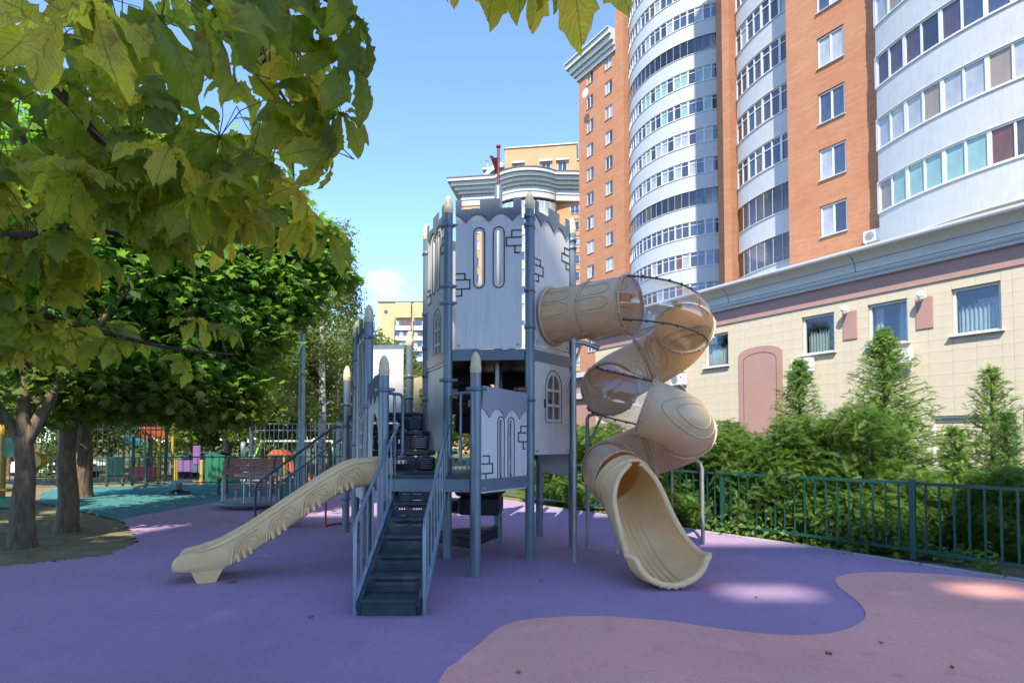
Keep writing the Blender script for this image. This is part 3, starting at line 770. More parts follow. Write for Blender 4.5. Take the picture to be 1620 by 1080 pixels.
# --- low annex with the big cornice
LOW = Vector((15.2, 18.5))
low = thing('commercial_wing', 'low cream tiled commercial wing under a broad grey cornice', 'building', (LOW.x, LOW.y, -0.6), RZ)
def z3(z): return z + 0.6
LX0, LX1 = -18.8, 5.5
wins = [-12.7, -10.1, -5.22, -2.65, 0.0]
niches = [(-8.85, -6.75, 5.35, 5.68), (2.65, 4.75, 5.35, 5.68)]
WB, WT = 5.02, 6.60
shut = [(-1.35, 0.95, -.55, 2.35)]
hol = [(x - .66, x + .66, z3(WB), z3(WT)) for x in wins] + [(a, b, z3(c), z3(d)) for a, b, c, d in shut]
mb = MB(); wall_holes(mb, LX0, LX1, 0, z3(7.6), 0.012, hol, .22)
mb.add([(LX0, 0.012, 0), (LX0, .012, z3(7.6)), (LX0, 12, z3(7.6)), (LX0, 12, 0)], [(0, 1, 2, 3)])
part('wall', mb, M['cream_joint'], low, True)
# cladding tiles, each a slab proud of the joint bed
TW, TH = 0.53, 0.40
xs = []; x = LX0
edges = sorted({LX0, LX1, *[e for h in hol for e in h[:2]], *[e for nn in niches for e in nn[:2]]})
tile_me = MB().rbox((0, 0, 0), (1, 1, 1), 0, .01).mesh('cladding_tile', M['cream'])
cells = []
for a, b in zip(edges, edges[1:]):
    k = max(1, round((b - a) / TW)); w = (b - a) / k
    for i in range(k): cells.append((a + i * w, a + (i + 1) * w))
zr = [6.95 - TH * i for i in range(0, 19)]
tiles = []
for (a, b) in cells:
    for zt in zr[:-1]:
        zb = zt - TH; segs = [(zb, zt)]
        for h in hol:
            if h[0] < (a + b) / 2 < h[1]:
                ns = []
                for (p, q) in segs:
                    lo, hi = h[2] - .6, h[3] - .6
                    if q <= lo or p >= hi: ns.append((p, q)); continue
                    if p < lo: ns.append((p, lo))
                    if q > hi: ns.append((hi, q))
                segs = ns
        for nn in niches:
            if nn[0] < (a + b) / 2 < nn[1]: segs = [(max(p, 5.0), q) for p, q in segs if q > 5.0]
        for p, q in segs:
            if q - p > .06: tiles.append((a, b, p, q))
tiles.sort(key=lambda t: (-(t[0] + t[1]) / 2 * 1.0 + (0 if t[2] > 1.6 else 50)))
g = .005
for (a, b, p, q) in tiles[:300]:
    link('cladding_tile', tile_me, low, ((a + b) / 2, 0.0 + rnd.uniform(-.0015, .0015), z3((p + q) / 2)), (0, 0, 0), (b - a - g, .03, q - p - g))
mb = MB()
for (a, b, p, q) in tiles[300:]: mb.box(((a + b) / 2, rnd.uniform(-.0015, .0015), z3((p + q) / 2)), (b - a - g, .03, q - p - g))
o = part('cladding', mb, M['cream'], low, True); o['kind'] = 'stuff'
# rose band, cornice steps
mb = MB(); mb.box(((LX0 + LX1) / 2, -.02, z3(7.28)), (LX1 - LX0, .1, .64)); part('band', mb, M['rose'], low, True)
def run(profile, mat, name):
    mb_ = MB(); n = len(profile)
    vs = [(LX0 - .4, y, z3(z)) for y, z in profile] + [(LX1, y, z3(z)) for y, z in profile]
    mb_.add(vs, [(k, k + 1, n + k + 1, n + k) for k in range(n - 1)]); 
    mb_.add(vs[:n], [tuple(range(n))])
    return part(name, mb_, M[mat], low, True)
run([(.1, 7.60), (-.22, 7.602), (-.24, 7.66), (-.20, 7.70), (-.26, 7.74), (-.30, 7.80), (-.30, 7.86), (-.2, 7.88)], 'white', 'moulding')
cov = [(-.2, 7.882)] + [(-.26 - .55 * (1 - math.cos(t * math.pi / 2)), 7.90 + .55 * math.sin(t * math.pi / 2)) for t in [i / 8 for i in range(9)]]
run(cov + [(-.86, 8.452), (-.9, 8.46)], 'cornice', 'cornice')
run([(-.9, 8.462), (-.93, 8.52), (-.93, 8.60), (-.88, 8.62), (3.0, 8.75), (8, 8.8)], 'white', 'roof_edge')
mb = MB()
for x in (-3.6, 1.55, -9.2, -14.6):
    mb.tube([(x, y - .008, z3(z)) for y, z in cov], .012, 5)
for (y, z) in ((cov[4][0], cov[4][1]),): mb.bar((LX0, y - .006, z3(z)), (LX1, y - .006, z3(z)), .02, .015)
part('cornice_seam', mb, M['band'], low, True)
for x in wins:
    o = link('window', frame_mesh(1.32, 1.58, 0, None, .09, .1), low, (x, .16, z3((WB + WT) / 2)))
    link('pane', unit_box('seeglass'), o, (0, 0.02, 0), (0, 0, .01), (1.2, .012, 1.46))
    mb = MB(); mb.rbox((0, 0, 0), (1.5, .26, .05), 0, .012); sl = link('sill', mb.mesh('sill', M['frame']), o, (0, -.2, -.82))
    mb = MB()   # pleated curtain hanging inside
    pts = []
    full = x != -2.65
    for k in range(49):
        t = k / 48; xx = -.6 + 1.2 * t
        pts.append((xx, .28 + .05 * math.sin(k * 1.3), 0))
    vs = [(a, b, -.7) for a, b, _ in pts] + [(a, b, (.1 + .16 * abs(math.sin(k * .42)) if full else .72)) for k, (a, b, _) in enumerate(pts)]
    fs = [(k, k + 1, 49 + k + 1, 49 + k) for k in range(48) if full or k < 12 or k > 33]
    mb.add(vs, fs, True); link('curtain', mb.mesh('curtain', M['curtain']), o)
    mb = MB(); mb.box((0, .9, 0), (1.5, .05, 1.8)); link('room_back', mb.mesh('room_back', M['glass_dark']), o)
# arched blind niches, raised rose render
for (a, b, zs, zt) in niches:
    c = (a + b) / 2; w = b - a
    top = [(w / 2 * math.cos(t), (zs - 5.0) + (zt - zs) * math.sin(t) + 0.0) for t in [math.pi * i / 16 for i in range(17)]]
    outer = [(-w / 2, -5.6), (w / 2, -5.6)] + top
    mb = MB().plate(outer, [], (c, -.04, z3(5.0)), (1, 0, 0), (0, 0, 1), (0, -1, 0), .09)
    nb = part('blind_arch', mb, M['rose'], low, True)
    mb = MB(); mb.tube([(c + (w / 2 - .25) * math.cos(t), -.087, z3(zs - .28 + (zt - zs) * math.sin(t))) for t in [math.pi * i / 16 for i in range(17)]], .012, 5)
    for sx in (-1, 1): mb.bar((c + sx * (w / 2 - .25), -.087, z3(zs - .28)), (c + sx * (w / 2 - .25), -.087, z3(.2)), .02, .012)
    part('groove', mb, M['darkred'], nb, True)
for x in (-3.95, -1.45):
    mb = MB().rbox((x, -.03, z3(5.95)), (.52, .06, 1.1), 0, .01); part('rose_panel', mb, M['rose'], low, True)
for (a, b, c, d) in shut:
    for k in range(22):
        z = c + (k + .5) * (d - c) / 22
        mb = MB() if k == 0 else mb
        if k == 0: sl_me = MB().rbox((0, 0, 0), (b - a - .1, .04, (d - c) / 22 - .012), 0, .012).mesh('shutter_slat', M['cream'])
        link('shutter_slat', sl_me, low, ((a + b) / 2, .17, z3(z)))
    mb = MB(); mb.bar((a + .03, .12, z3(c)), (a + .03, .12, z3(d)), .06, .1); mb.bar((b - .03, .12, z3(c)), (b - .03, .12, z3(d)), .06, .1)
    mb.bar((a, .12, z3(d - .04)), (b, .12, z3(d - .04)), .1, .08); part('shutter_frame', mb, M['ac'], low, True)
for x in (-11.4, -3.95, 1.6, -13.9):
    mb = MB().rbox((x, -.03, z3(1.0)), (.9, .06, 2.9), 0, .01); part('rose_panel', mb, M['rose'], low, True)
# lamps and outdoor units fixed to the wall are things of their own
def lw_world(x, y, z):
    c, s = math.cos(RZ), math.sin(RZ); return Vector((LOW.x + x * c - y * s, LOW.y + x * s + y * c, z))
for x, lab in ((-4.02, 'white globe wall lamp between the two narrower windows of the cream wing'), (-1.45, 'white globe wall lamp beside the large window of the cream wing'),
               (-11.6, 'white globe wall lamp far along the cream wing behind the tube slide')):
    p = lw_world(x, 0, 6.5)
    t = thing('wall_lamp', lab, 'lamp', p, RZ, 'globe lamps on the cream wing')
    part('globe', MB().sphere((0, -.3, .06), .13, 14, 10), M['lampball'], t, True)
    mb = MB(); mb.tube([(0, -.02, -.02), (0, -.16, -.05), (0, -.3, -.05), (0, -.3, -.03)], .022, 8); mb.lathe([(.07, -.10), (.085, -.06)], (0, -.3, 0), 12); mb.rbox((0, -.03, -.02), (.12, .04, .16), 0, .01)
    part('bracket', mb, M['ac'], t, True)
def ac_unit(p, lab, rz=RZ, logo=True, group='air conditioner units on the facades'):
    t = thing('air_conditioner', lab, 'air conditioner', p, rz, group)
    part('case', MB().rbox((0, -.25, .28), (.86, .3, .56), 0, .03), M['ac'], t, True)
    mb = MB()
    for r in (.05, .09, .13, .17, .21): mb.tube([(-.14 + r * math.cos(a), -.405, .28 + r * math.sin(a)) for a in [2 * math.pi * i / 20 for i in range(20)]], .006, 4, closed=True)
    for a in range(6): mb.bar((-.14, -.405, .28), (-.14 + .22 * math.cos(a * math.pi / 3), -.405, .28 + .22 * math.sin(a * math.pi / 3)), .01, .01)
    part('grille', mb, M['grille'], t, True)
    mb = MB(); mb.lathe([(.0001, 0), (.21, 0.002)], (0, 0, 0), 20); mb.v = [(-.14 + x, -.402 - z, .28 + y) for x, y, z in mb.v]; part('fan_opening', mb, M['band_mid'], t, True)
    if logo:
        mb = MB(); mb.lathe([(.0001, 0), (.05, 0.002)], (0, 0, 0), 16); mb.v = [(.26 + x, -.402 - z, .38 + y) for x, y, z in mb.v]; part('badge', mb, M['red'], t, True)
    mb = MB()
    for sx in (-.3, .3): mb.bar((sx, -.02, -.02), (sx, -.42, -.02), .04, .03); mb.bar((sx, -.02, -.25), (sx, -.4, -.03), .03, .02); mb.bar((sx, -.015, .1), (sx, -.015, -.27), .04, .03)
    part('bracket', mb, M['ac'], t, True)
    return t
ac_unit(lw_world(-2.2, 0, 4.22), 'white air conditioner under the curtained window beside the tallest conifer', logo=False)
ac_unit(lw_world(-5.75, 0, 4.3), 'white air conditioner with a red badge above the leftmost conifer')
ac_unit(lw_world(-12.2, 0, 4.3), 'white air conditioner with a red badge seen under the tube slide')
c_, s_ = math.cos(RZ), math.sin(RZ); q = (4.35, 0)
ac_unit((15.0 + q[0] * c_, 30.4 + q[0] * s_, 10.9), 'small white air conditioner on orange brick beside the big curved balcony', logo=False)

# --- far annex at the end of the low wing
mb = MB()
t = thing('side_annex', 'small rose and cream annex glimpsed behind the tube slide', 'building', (2.0, 41.0, -0.6), RZ)
hol = [(-2.2, -1.2, 1.2, 4.2), (.2, 1.2, 1.2, 4.2), (2.4, 3.4, 1.2, 4.2)]
wall_holes(mb, -6, 8, 0, 6.2, 0, hol, .2); mb.add([(-6, 0, 0), (-6, 0, 6.2), (-6, 10, 6.2), (-6, 10, 0)], [(0, 1, 2, 3)]); part('wall', mb, M['rose'], t, True)
mb = MB(); mb.box((1, -.1, 5.0), (14.2, .3, .35)); mb.box((1, -.15, 6.35), (14.4, .5, .3)); mb.box((1, -.1, .9), (14.2, .3, .2)); part('moulding', mb, M['white'], t, True)
for h in hol: window(t, (h[0] + h[1]) / 2, 2.7, 1.0, 3.0, 0, ['glass_dark', 'glass_blue'], 1, 1.0)

# --- far residential block behind the castle
FB = Vector((1.6, 98.0)); FR = R(-8)
fb = thing('residential_block', 'distant orange block with white curved cornice showing above the castle', 'building', (FB.x, FB.y, -0.6), FR)
FS2 = [3.2 + 2.95 * k for k in range(0, 14)]
hol = [(x - .75, x + .75, s, s + 1.6) for s in FS2 for x in (-8.2, 9.3)]
mb = MB(); wall_holes(mb, -10.4, -4.2, 0, 45.6, 0, hol, .2); wall_holes(mb, 6.0, 12.6, 0, 44.0, 1.0, hol, .2)
mb.add([(-10.4, 0, 0), (-10.4, 0, 45.6), (-10.4, 16, 45.6), (-10.4, 16, 0)], [(0, 1, 2, 3)])
mb.add([(6.0, -2, 0), (6.0, 1, 0), (6.0, 1, 45), (6.0, -2, 45)], [(3, 2, 1, 0)])
mb.box((0, 8, 22.5), (20, 12, 45)); part('wall', mb, M['brick_far'], fb, True)
for s in FS2:
    window(fb, -8.2, s + .8, 1.5, 1.6, 0, [rnd.choice(PANES), rnd.choice(PANES)]); window(fb, 9.3, s + .8, 1.5, 1.6, 1.0, [rnd.choice(PANES), rnd.choice(PANES)])
bay(fb, -4.2, 6.0, 0, 2.2, FS2, None, 10, 1.6, glazing=[['glass_curtain', 'glass_blue', 'glass_dark'], ['glass_curtain', 'glass_curtain', 'glass_mint']], transom=None)
mb = MB()
for k, (o, za, zb) in enumerate(((.15, 43.6, 44.6), (.3, 44.604, 45.0), (.7, 45.5, 46.0), (1.2, 46.004, 46.6), (1.8, 46.604, 47.2), (2.3, 47.204, 47.7))):
    A = arc(-4.2 - .2, 6.0 + .2, -o, 2.3, 14)
    poly = [(-10.4 - o, 15)] + [(-10.4 - o, -o)] + A + [(12.6 + o * .4, 1.2 - o), (12.6 + o * .4, 15)]
    mb.prism(poly, za, zb)
A = arc(-4.4, 6.2, -.2, 2.3, 14); mb.prism([(-10.5, 15), (-10.5, -.2)] + A + [(12.7, 1), (12.7, 15)], 45.004, 45.496)
part('cornice', mb, M['white'], fb, True)
mb = MB(); A = arc(-4.4, 6.2, -2.4, 2.3, 14); mb.prism([(-12.8, 15), (-12.8, -2.4)] + A + [(13.6, -1.2), (13.6, 15)], 47.704, 47.9); part('roof_edge', mb, M['roofdark'], fb, True)
mb = MB()
for i in range(26):
    x = -9.9 + i * .75
    if x < -4.3: mb.box((x, -.2, 45.25), (.3, .25, .3))
part('dentil', mb, M['band_mid'], fb, True)
hol = [(-1.7, .2, 49.2, 51.4), (3.4, 5.0, 49.2, 51.4), (6.3, 7.9, 49.2, 51.4)]
mb = MB(); wall_holes(mb, -3.2, 9.6, 47.9, 54.4, 2, hol, .2); wall_holes(mb, 9.6, 13.4, 47.9, 51.6, 2.4, [], .2)
mb.add([(-3.2, 2, 47.9), (-3.2, 2, 54.4), (-3.2, 12, 54.4), (-3.2, 12, 47.9)], [(0, 1, 2, 3)]); mb.add([(9.6, 2, 47.9), (9.6, 12, 47.9), (9.6, 12, 54.4), (9.6, 2, 54.4)], [(0, 1, 2, 3)])
mb.add([(-3.2, 2, 54.4), (9.6, 2, 54.4), (9.6, 12, 54.4), (-3.2, 12, 54.4)], [(0, 1, 2, 3)])
part('penthouse', mb, M['brick_far'], fb, True)
mb = MB(); mb.box((3.2, 7, 54.52), (13.2, 10.4, .22)); mb.box((11.6, 7, 51.72), (4.2, 9.6, .22))
for h in hol: mb.box(((h[0] + h[1]) / 2, 1.8, 51.7), (2.3, .5, .35))
part('coping', mb, M['white'], fb, True)
for h in hol: window(fb, (h[0] + h[1]) / 2, 50.3, h[1] - h[0], 2.2, 2.0, ['glass_blue', 'glass_dark'])
# half-round glazed roof lantern
mb = MB(); prof = [(3.9 * math.cos(t), 3.6 * math.sin(t)) for t in [math.pi * (.5 + .5 * i / 12) for i in range(13)]]
outer = prof + [(-3.2, 0)] + [(3.2 * math.cos(t), 2.8 * math.sin(t)) for t in [math.pi * (1 - .5 * i / 12) for i in range(1, 13)]]
mb.plate(outer, [], (-3.3, 1.5, 47.9), (1, 0, 0), (0, 0, 1), (0, -1, 0), 1.2); mb.box((-5.3, 3.8, 51.1), (4, 3.6, .3))
ln = part('lantern', mb, M['white'], fb, True)
for x0_, x1_, hh in ((-2.3, -1.7, 1.6), (-1.6, -.2, 2.4)):
    link('pane', unit_box('glass_blue'), ln, (-3.3 + (x0_ + x1_) / 2, 1.7, 47.9 + hh / 2), (0, 0, 0), (x1_ - x0_, .05, hh))
for i, (x, z) in enumerate(((-6.0, 51.6), (-4.0, 52.0))):
    t = thing('antenna', ('white dish antenna at the curved end of the distant roof', 'white dish antenna next to the distant penthouse wall')[i], 'antenna', (FB.x + x, FB.y + 3, z - .6), 0, 'dishes on the distant roof')
    part('mast', MB().tube([(0, 0, -2), (0, 0, .7)], .08, 6), M['ac'], t, True); part('dish', MB().lathe([(.001, .1), (.3, .14), (.5, .28)], (0, 0, .6), 10), M['ac'], t, True)

# --- yellow slab block far left
yb = thing('apartment_block', 'distant yellow apartment block with rows of white loggias', 'building', (-37.9, 160, -0.6), R(0))
W_ = 26
mb = MB(); mb.box((W_ / 2, 6, 20.6), (W_, 12, 41.2)); part('wall', mb, M['brick_yellow'], yb, True)
mb = MB(); mb.box((W_ / 2, 6, 41.4), (W_ + .4, 12.4, .4)); part('roof_edge', mb, M['roofdark'], yb, True)
link('vent', unit_box('glass_dark'), yb, (2.2, 0, 38.6), (0, 0, 0), (.9, .2, .9))
for k in range(4):
    x = 5.0 + k * 5.2
    mb = MB().box((x + 2.2, -.5, 38.9), (4.4, 1.0, 4.3)); part('attic_panel', mb, M['brick_yellow'], yb, True)
    mb = MB().box((x - .35, -.4, 18), (.25, .8, 37)); part('fin', mb, M['brick_yellow'], yb, True)
    for f in range(11):
        z = 34.0 - f * 2.95
        bl = link('balcony', MB().rbox((0, 0, 0), (4.4, 1, 1.3), 0, .03).mesh('balcony', M['panelwhite']), yb, (x + 2.2, -.5, z - .2))
        for j in range(4):
            link('pane', unit_box(rnd.choice(['glass_dark', 'glass_curtain', 'glass_curtain', 'glass_brown', 'glass_dark'])), bl, (-1.65 + 1.1 * j, .1, 1.42), (0, 0, 0), (1.0, .1, 1.35))

# --- the apartment block behind the viewer, in whose shade the playground lies
bb = thing('apartment_block', 'tall apartment block behind the viewer shading the playground', 'building', (-13.4, -25.0, -0.6), 0)
BH = 33.6
mb = MB(); mb.box((9, -8, BH / 2), (18, 16, BH)); part('wall', mb, M['brick_far'], bb, True)
# added unseen roof screen, pierced and stepped to shape sun patches and shade
TS = 1.1355
def pierce(px, py, w, h):
    g_ = G(px, py); xo = g_.x - (g_.y + 25) * .2125 + 13.4; zo = TS * (g_.y + 25) + .6; return (xo - w / 2, xo + w / 2, zo - h / 2, zo + h / 2)
opn = [pierce(1215, 936, .80, .42), pierce(150, 921, .85, .5), pierce(262, 868, .5, .30), pierce(1560, 934, .6, .34)]
mb = MB(); left = [h for h in opn if h[0] < 8.8]; right = [h for h in opn if h[0] >= 8.8]
wall_holes(mb, 0, 8.8, BH, 41.9, 0, left, -.02); wall_holes(mb, 8.8, 18, BH, 38.4, 0, right, -.02)
part('added_light_screen', mb, M['white'], bb, True)
for k in range(10):
    for j in range(4):
        z = 3.4 + 2.95 * k; x = 2.2 + 4.1 * j
        o = link('window', unit_box('frame'), bb, (x, 0.0, z), (0, 0, 0), (1.7, .12, 1.7)); link('pane', unit_box('glass_blue'), bb, (x, .05, z), (0, 0, 0), (1.5, .1, 1.5))
for j in (0, 2):
    for k in range(10): link('balcony', unit_box('panelwhite'), bb, (4.2 + 4.1 * j, .55, 3.0 + 2.95 * k), (0, 0, 0), (2.2, 1.1, 1.2))

dp = AT(931, 152, 66.5); t = thing('satellite_dish', 'white satellite dish beside a small window of the far brick wing', 'satellite dish', (dp.x, dp.y - .3, dp.z - .5), RZ)
mb = MB().lathe([(.001, .0), (.3, .05), (.55, .2)], (0, 0, 0), 16); mb.v = [(x, -.35 - z, .5 + y) for x, y, z in mb.v]; part('dish', mb, M['frame'], t, True)
part('arm', MB().tube([(0, .3, 0), (0, -.1, .1), (0, -.35, .45)], .04, 6).tube([(0, -.35, .1), (0, -.95, .4)], .025, 6), M['ac'], t, True)

# ================================================================== PLAY CASTLE
A_ = Vector((-.83, 7.33)); e1 = Vector((1.055, -.12))
def rot(v, deg):
    c, s = math.cos(R(deg)), math.sin(R(deg)); return Vector((v.x * c - v.y * s, v.x * s + v.y * c))
B_ = A_ + e1; O_ = A_ + rot(e1, 60); C_ = B_ + rot(e1, 60); D_ = O_ + rot(e1, 60); E_ = A_ + 2 * rot(e1, 60) - e1 * 0 + Vector((0, 0)) - rot(e1, 60) + rot(e1, 120); L_ = A_ + rot(e1, 120)
D_ = C_ + rot(e1, 120); E_ = L_ + rot(e1, 60)
F_ = A_ + rot(e1, -60); G_ = A_ + rot(e1, -120); H_ = A_ - e1; K_ = H_ + rot(e1, 120); M_ = K_ + rot(e1, 120); N_ = L_ + rot(e1, 120)
castle = thing('play_castle', 'grey castle climbing tower with battlements, stairs, sand slide and spiral tube slide', 'play castle', (A_.x + .3, A_.y + .4, 0))
ZP = 4.70
POSTS = {'A': (A_, ZP), 'B': (B_, ZP), 'C': (C_, ZP), 'D': (D_, ZP), 'E': (E_, ZP), 'L': (L_, ZP), 'F': (F_, 2.50), 'G': (G_, 2.48), 'H': (H_, 3.30), 'K': (K_, 3.28), 'N': (N_, 3.30), 'M': (M_, 2.74)}
CLAMPS = {'A': (1.35, 2.28, 3.28, 3.50, 4.30), 'B': (2.02, 2.95, 3.42, 4.25, 4.37), 'C': (1.6, 2.9, 3.3, 4.25, 4.36), 'D': (.55, 2.9), 'E': (2.0, 3.0), 'L': (1.4, 1.55, 2.1, 2.45, 2.85, 3.35, 4.25), 'F': (2.08,),
          'G': (2.08,), 'H': (1.95, 2.86), 'K': (1.45, 2.3, 2.7), 'N': (2.55, 2.2), 'M': (.55, .75, 1.75, 2.1)}
cap_me = MB().lathe([(.060, 0), (.0605, .03), (.064, .04), (.064, .07), (.0585, .08), (.057, .13), (.050, .17), (.036, .205), (.016, .232), (.0005, .24)], (0, 0, 0), 20).mesh('cap', M['tan_cap'])
mb = MB().lathe([(.0585, -.03), (.069, -.024), (.071, 0), (.069, .024), (.0585, .03)], (0, 0, 0), 18)
mb.rbox((.085, 0, 0), (.05, .035, .045), 0, .01); mb.rbox((-.085, 0, 0), (.05, .035, .045), 0, .01); mb.sphere((.115, 0, 0), .02, 8, 6)
clamp_me = mb.mesh('clamp', M['post'])
for k, (p, zt) in POSTS.items():
    mb = MB().lathe([(.0585, 0), (.0585, zt - .24)], (p.x, p.y, 0), 20)
    po = part('post', mb, M['post'], castle)
    link('cap', cap_me, po, to_local(castle, (p.x, p.y, zt - .24)))
    an = {'A': -6.5, 'B': 54, 'C': 114, 'L': -66, 'H': -66, 'K': 114}.get(k, -6.5)
    for zc in CLAMPS[k]: link('clamp', clamp_me, po, to_local(castle, (p.x, p.y, zc)), (0, 0, R(an)))
mb = MB().lathe([(.0585, 0), (.0585, 5.18), (.045, 5.22), (.02, 5.23)], (O_.x, O_.y, 0), 18)
pole = part('centre_post', mb, M['post'], castle)
mb = MB(); mb.tube([(O_.x, O_.y, 5.2), (O_.x, O_.y, 5.78)], .02, 10); mb.sphere((O_.x, O_.y, 5.80), .035, 12, 8)
staff = part('flagstaff', mb, M['darkred'], castle)
mb = MB()
fl = []
for i in range(7):
    t = i / 6; fl.append((t, .23 * (1 - t) + .0))
vs = []
for i in range(9):
    t = i / 8; h = .12 * (1 - t) + .004; x = O_.x - .02 - .10 * t; y = O_.y + .02 - .26 * t + .03 * math.sin(t * 6)
    vs += [(x, y, 5.53 - h), (x, y, 5.53 + h)]
mb.add(vs, [(2 * i, 2 * i + 2, 2 * i + 3, 2 * i + 1) for i in range(8)], True); mb.add([(x + .006, y, z) for x, y, z in vs], [(2 * i + 1, 2 * i + 3, 2 * i + 2, 2 * i) for i in range(8)], True)
part('flag', mb, M['darkred'], castle)

def capsule(cx, cz, w, h, n=8):
    """rounded slot outline"""
    r = w / 2; o = []
    for i in range(n + 1): a = math.pi * i / n; o.append((cx + r * math.cos(a), cz + h / 2 - r + r * math.sin(a)))
    for i in range(n + 1): a = math.pi + math.pi * i / n; o.append((cx + r * math.cos(a), cz - h / 2 + r + r * math.sin(a)))
    return o
def arch(cx, z0, w, h, n=10):
    r = w / 2; rise = h - r * 1.15
    return [(cx - r, z0), (cx + r, z0)] + [(cx + r * math.cos(math.pi * i / n), z0 + rise + r * 1.15 * math.sin(math.pi * i / n)) for i in range(n + 1)]
def rrect(u0, u1, z0, z1, r=.02):
    o = []
    for (cx, cz, a0) in ((u1 - r, z0 + r, -90), (u1 - r, z1 - r, 0), (u0 + r, z1 - r, 90), (u0 + r, z0 + r, 180)):
        for k in range(4): a = R(a0 + 30 * k); o.append((cx + r * math.cos(a), cz + r * math.sin(a)))
    return o
def wave(W, zc, amp, per, n=40, ph=0.0):
    """scalloped lower edge: pointed troughs hanging down, round crests"""
    o = []
    for i in range(n + 1):
        u = W * i / n; t = ((u / per + ph) % 1.0); s = abs(math.sin(math.pi * t))
        o.append((u, zc + amp * (s ** .8 - .5) * 2 * .5))
    return o
def bricks_mark(mb, fr, pts, w=.015):
    o, U, Nn = fr
    for a, b in zip(pts, pts[1:]):
        pa = o + U * a[0] + Vector((0, 0, a[1])) + Nn * .0165; pb = o + U * b[0] + Vector((0, 0, b[1])) + Nn * .0165
        d = (pb - pa).normalized(); mb.bar(pa - d * w / 2, pb + d * w / 2, .006, w, Nn.cross(d)) if False else mb.obox((pa + pb) / 2, d * ((pb - pa).length / 2 + w / 2), Nn * .003, Nn.cross(d) * w / 2)
bolt_me = MB().sphere((0, 0, 0), .020, 8, 6).mesh('bolt', M['bolt'])
def edge_frame(P, Q, inset=.1, out=0.0):
    P, Q = Vector(P), Vector(Q); U = (Q - P).normalized(); Nn = Vector((U.y, -U.x))
    o = P + U * inset + Nn * out
    return Vector((o.x, o.y, 0)), Vector((U.x, U.y, 0)), Vector((Nn.x, Nn.y, 0)), (Q - P).length - 2 * inset
Z3 = Vector((0, 0, 1))
def board(P, Q, z0, z1, name='panel', holes=(), mat='panel', inset=.1, out=0.0, outline=None, th=.026):
    o, U, Nn, W = edge_frame(P, Q, inset, out)
    mb = MB().plate(outline(W) if outline else rrect(0, W, z0, z1), [h for h in holes], o, U, Z3, Nn, th)
    pn = part(name, mb, M[mat], castle)
    for (u, z) in ((.05, z0 + .05), (W - .05, z0 + .05)):
        q = o + U * u + Z3 * z + Nn * (th / 2); link('bolt', bolt_me, pn, to_local(castle, q))
    return pn, (o, U, Nn), W
def slit_rims(mb, fr, slits):
    o, U, Nn = fr
    for (c, z, w, h) in slits:
        mb.tube([o + U * a + Z3 * b + Nn * .0145 for a, b in capsule(c, z, w, h)], .0075, 4, closed=True)
def battlement(P, Q, pn, zb, zt, merl, per=.305, ph=.55, mat='band', W=.86, flat=False, out=0.0):
    """dark crenellated strip over the top of a wall panel"""
    o, U, Nn, W = edge_frame(P, Q, .1, out)
    low = wave(W, zb, .115, per, 44, ph)
    top = []
    if flat: top = [(W, zt), (0, zt)]
    else:
        u = W; z_hi, z_lo = zt, zt - .125
        pts = [(0, z_lo)]
        for (a, b) in merl: pts += [(a, z_lo), (a, z_hi), (b, z_hi), (b, z_lo)]
        pts.append((W, z_lo))
        q = []
        for p in pts:
            if not q or (abs(q[-1][0] - p[0]) + abs(q[-1][1] - p[1])) > 1e-4: q.append(p)
        top = q[::-1]
    mb = MB().plate(low + top, [], o + Nn * .0215, U, Z3, Nn, .016)
    part('battlement', mb, M[mat], pn)
    return o, U, Nn, W
MERL = [(0.001, .075), (.32, .585), (.755, .859)]
def win_bars(fr, pn, cx, z0, w, h, pane_mat='tan_pane'):
    """raised arched window: outline groove, backing board in olive seen through six lights"""
    o, U, Nn = fr
    mb = MB(); mb.tube([o + U * a + Z3 * b + Nn * .0145 for a, b in arch(cx, z0 - .03, w + .09, h + .08)], .006, 4, closed=True); part('groove', mb, M['groove'], pn)
    r = w / 2; bw = .022; pan = []
    for sx in (-1, 1):
        ux0, ux1 = (cx + bw / 2, cx + r) if sx > 0 else (cx - r, cx - bw / 2)
        for k in range(2): z = z0 + .01 + k * .2; pan.append([(ux0, z), (ux1, z), (ux1, z + .165), (ux0, z + .165)])
        zq = z0 + .41; rise = h - .41
        qa = [(cx + sx * (bw / 2 + (r - bw / 2) * math.cos(t)), zq + (rise) * math.sin(t)) for t in [math.pi / 2 * i / 6 for i in range(7)]]
        qa = [(cx + sx * bw / 2, zq)] + qa
        pan.append(qa if sx > 0 else qa[::-1])
    return pan
def pane_back(fr, pn, pan):
    o, U, Nn = fr
    for p in pan:
        mb = MB().plate(p, [], o - Nn * .008, U, Z3, Nn, .006); part('pane', mb, M['tan_pane'], pn)

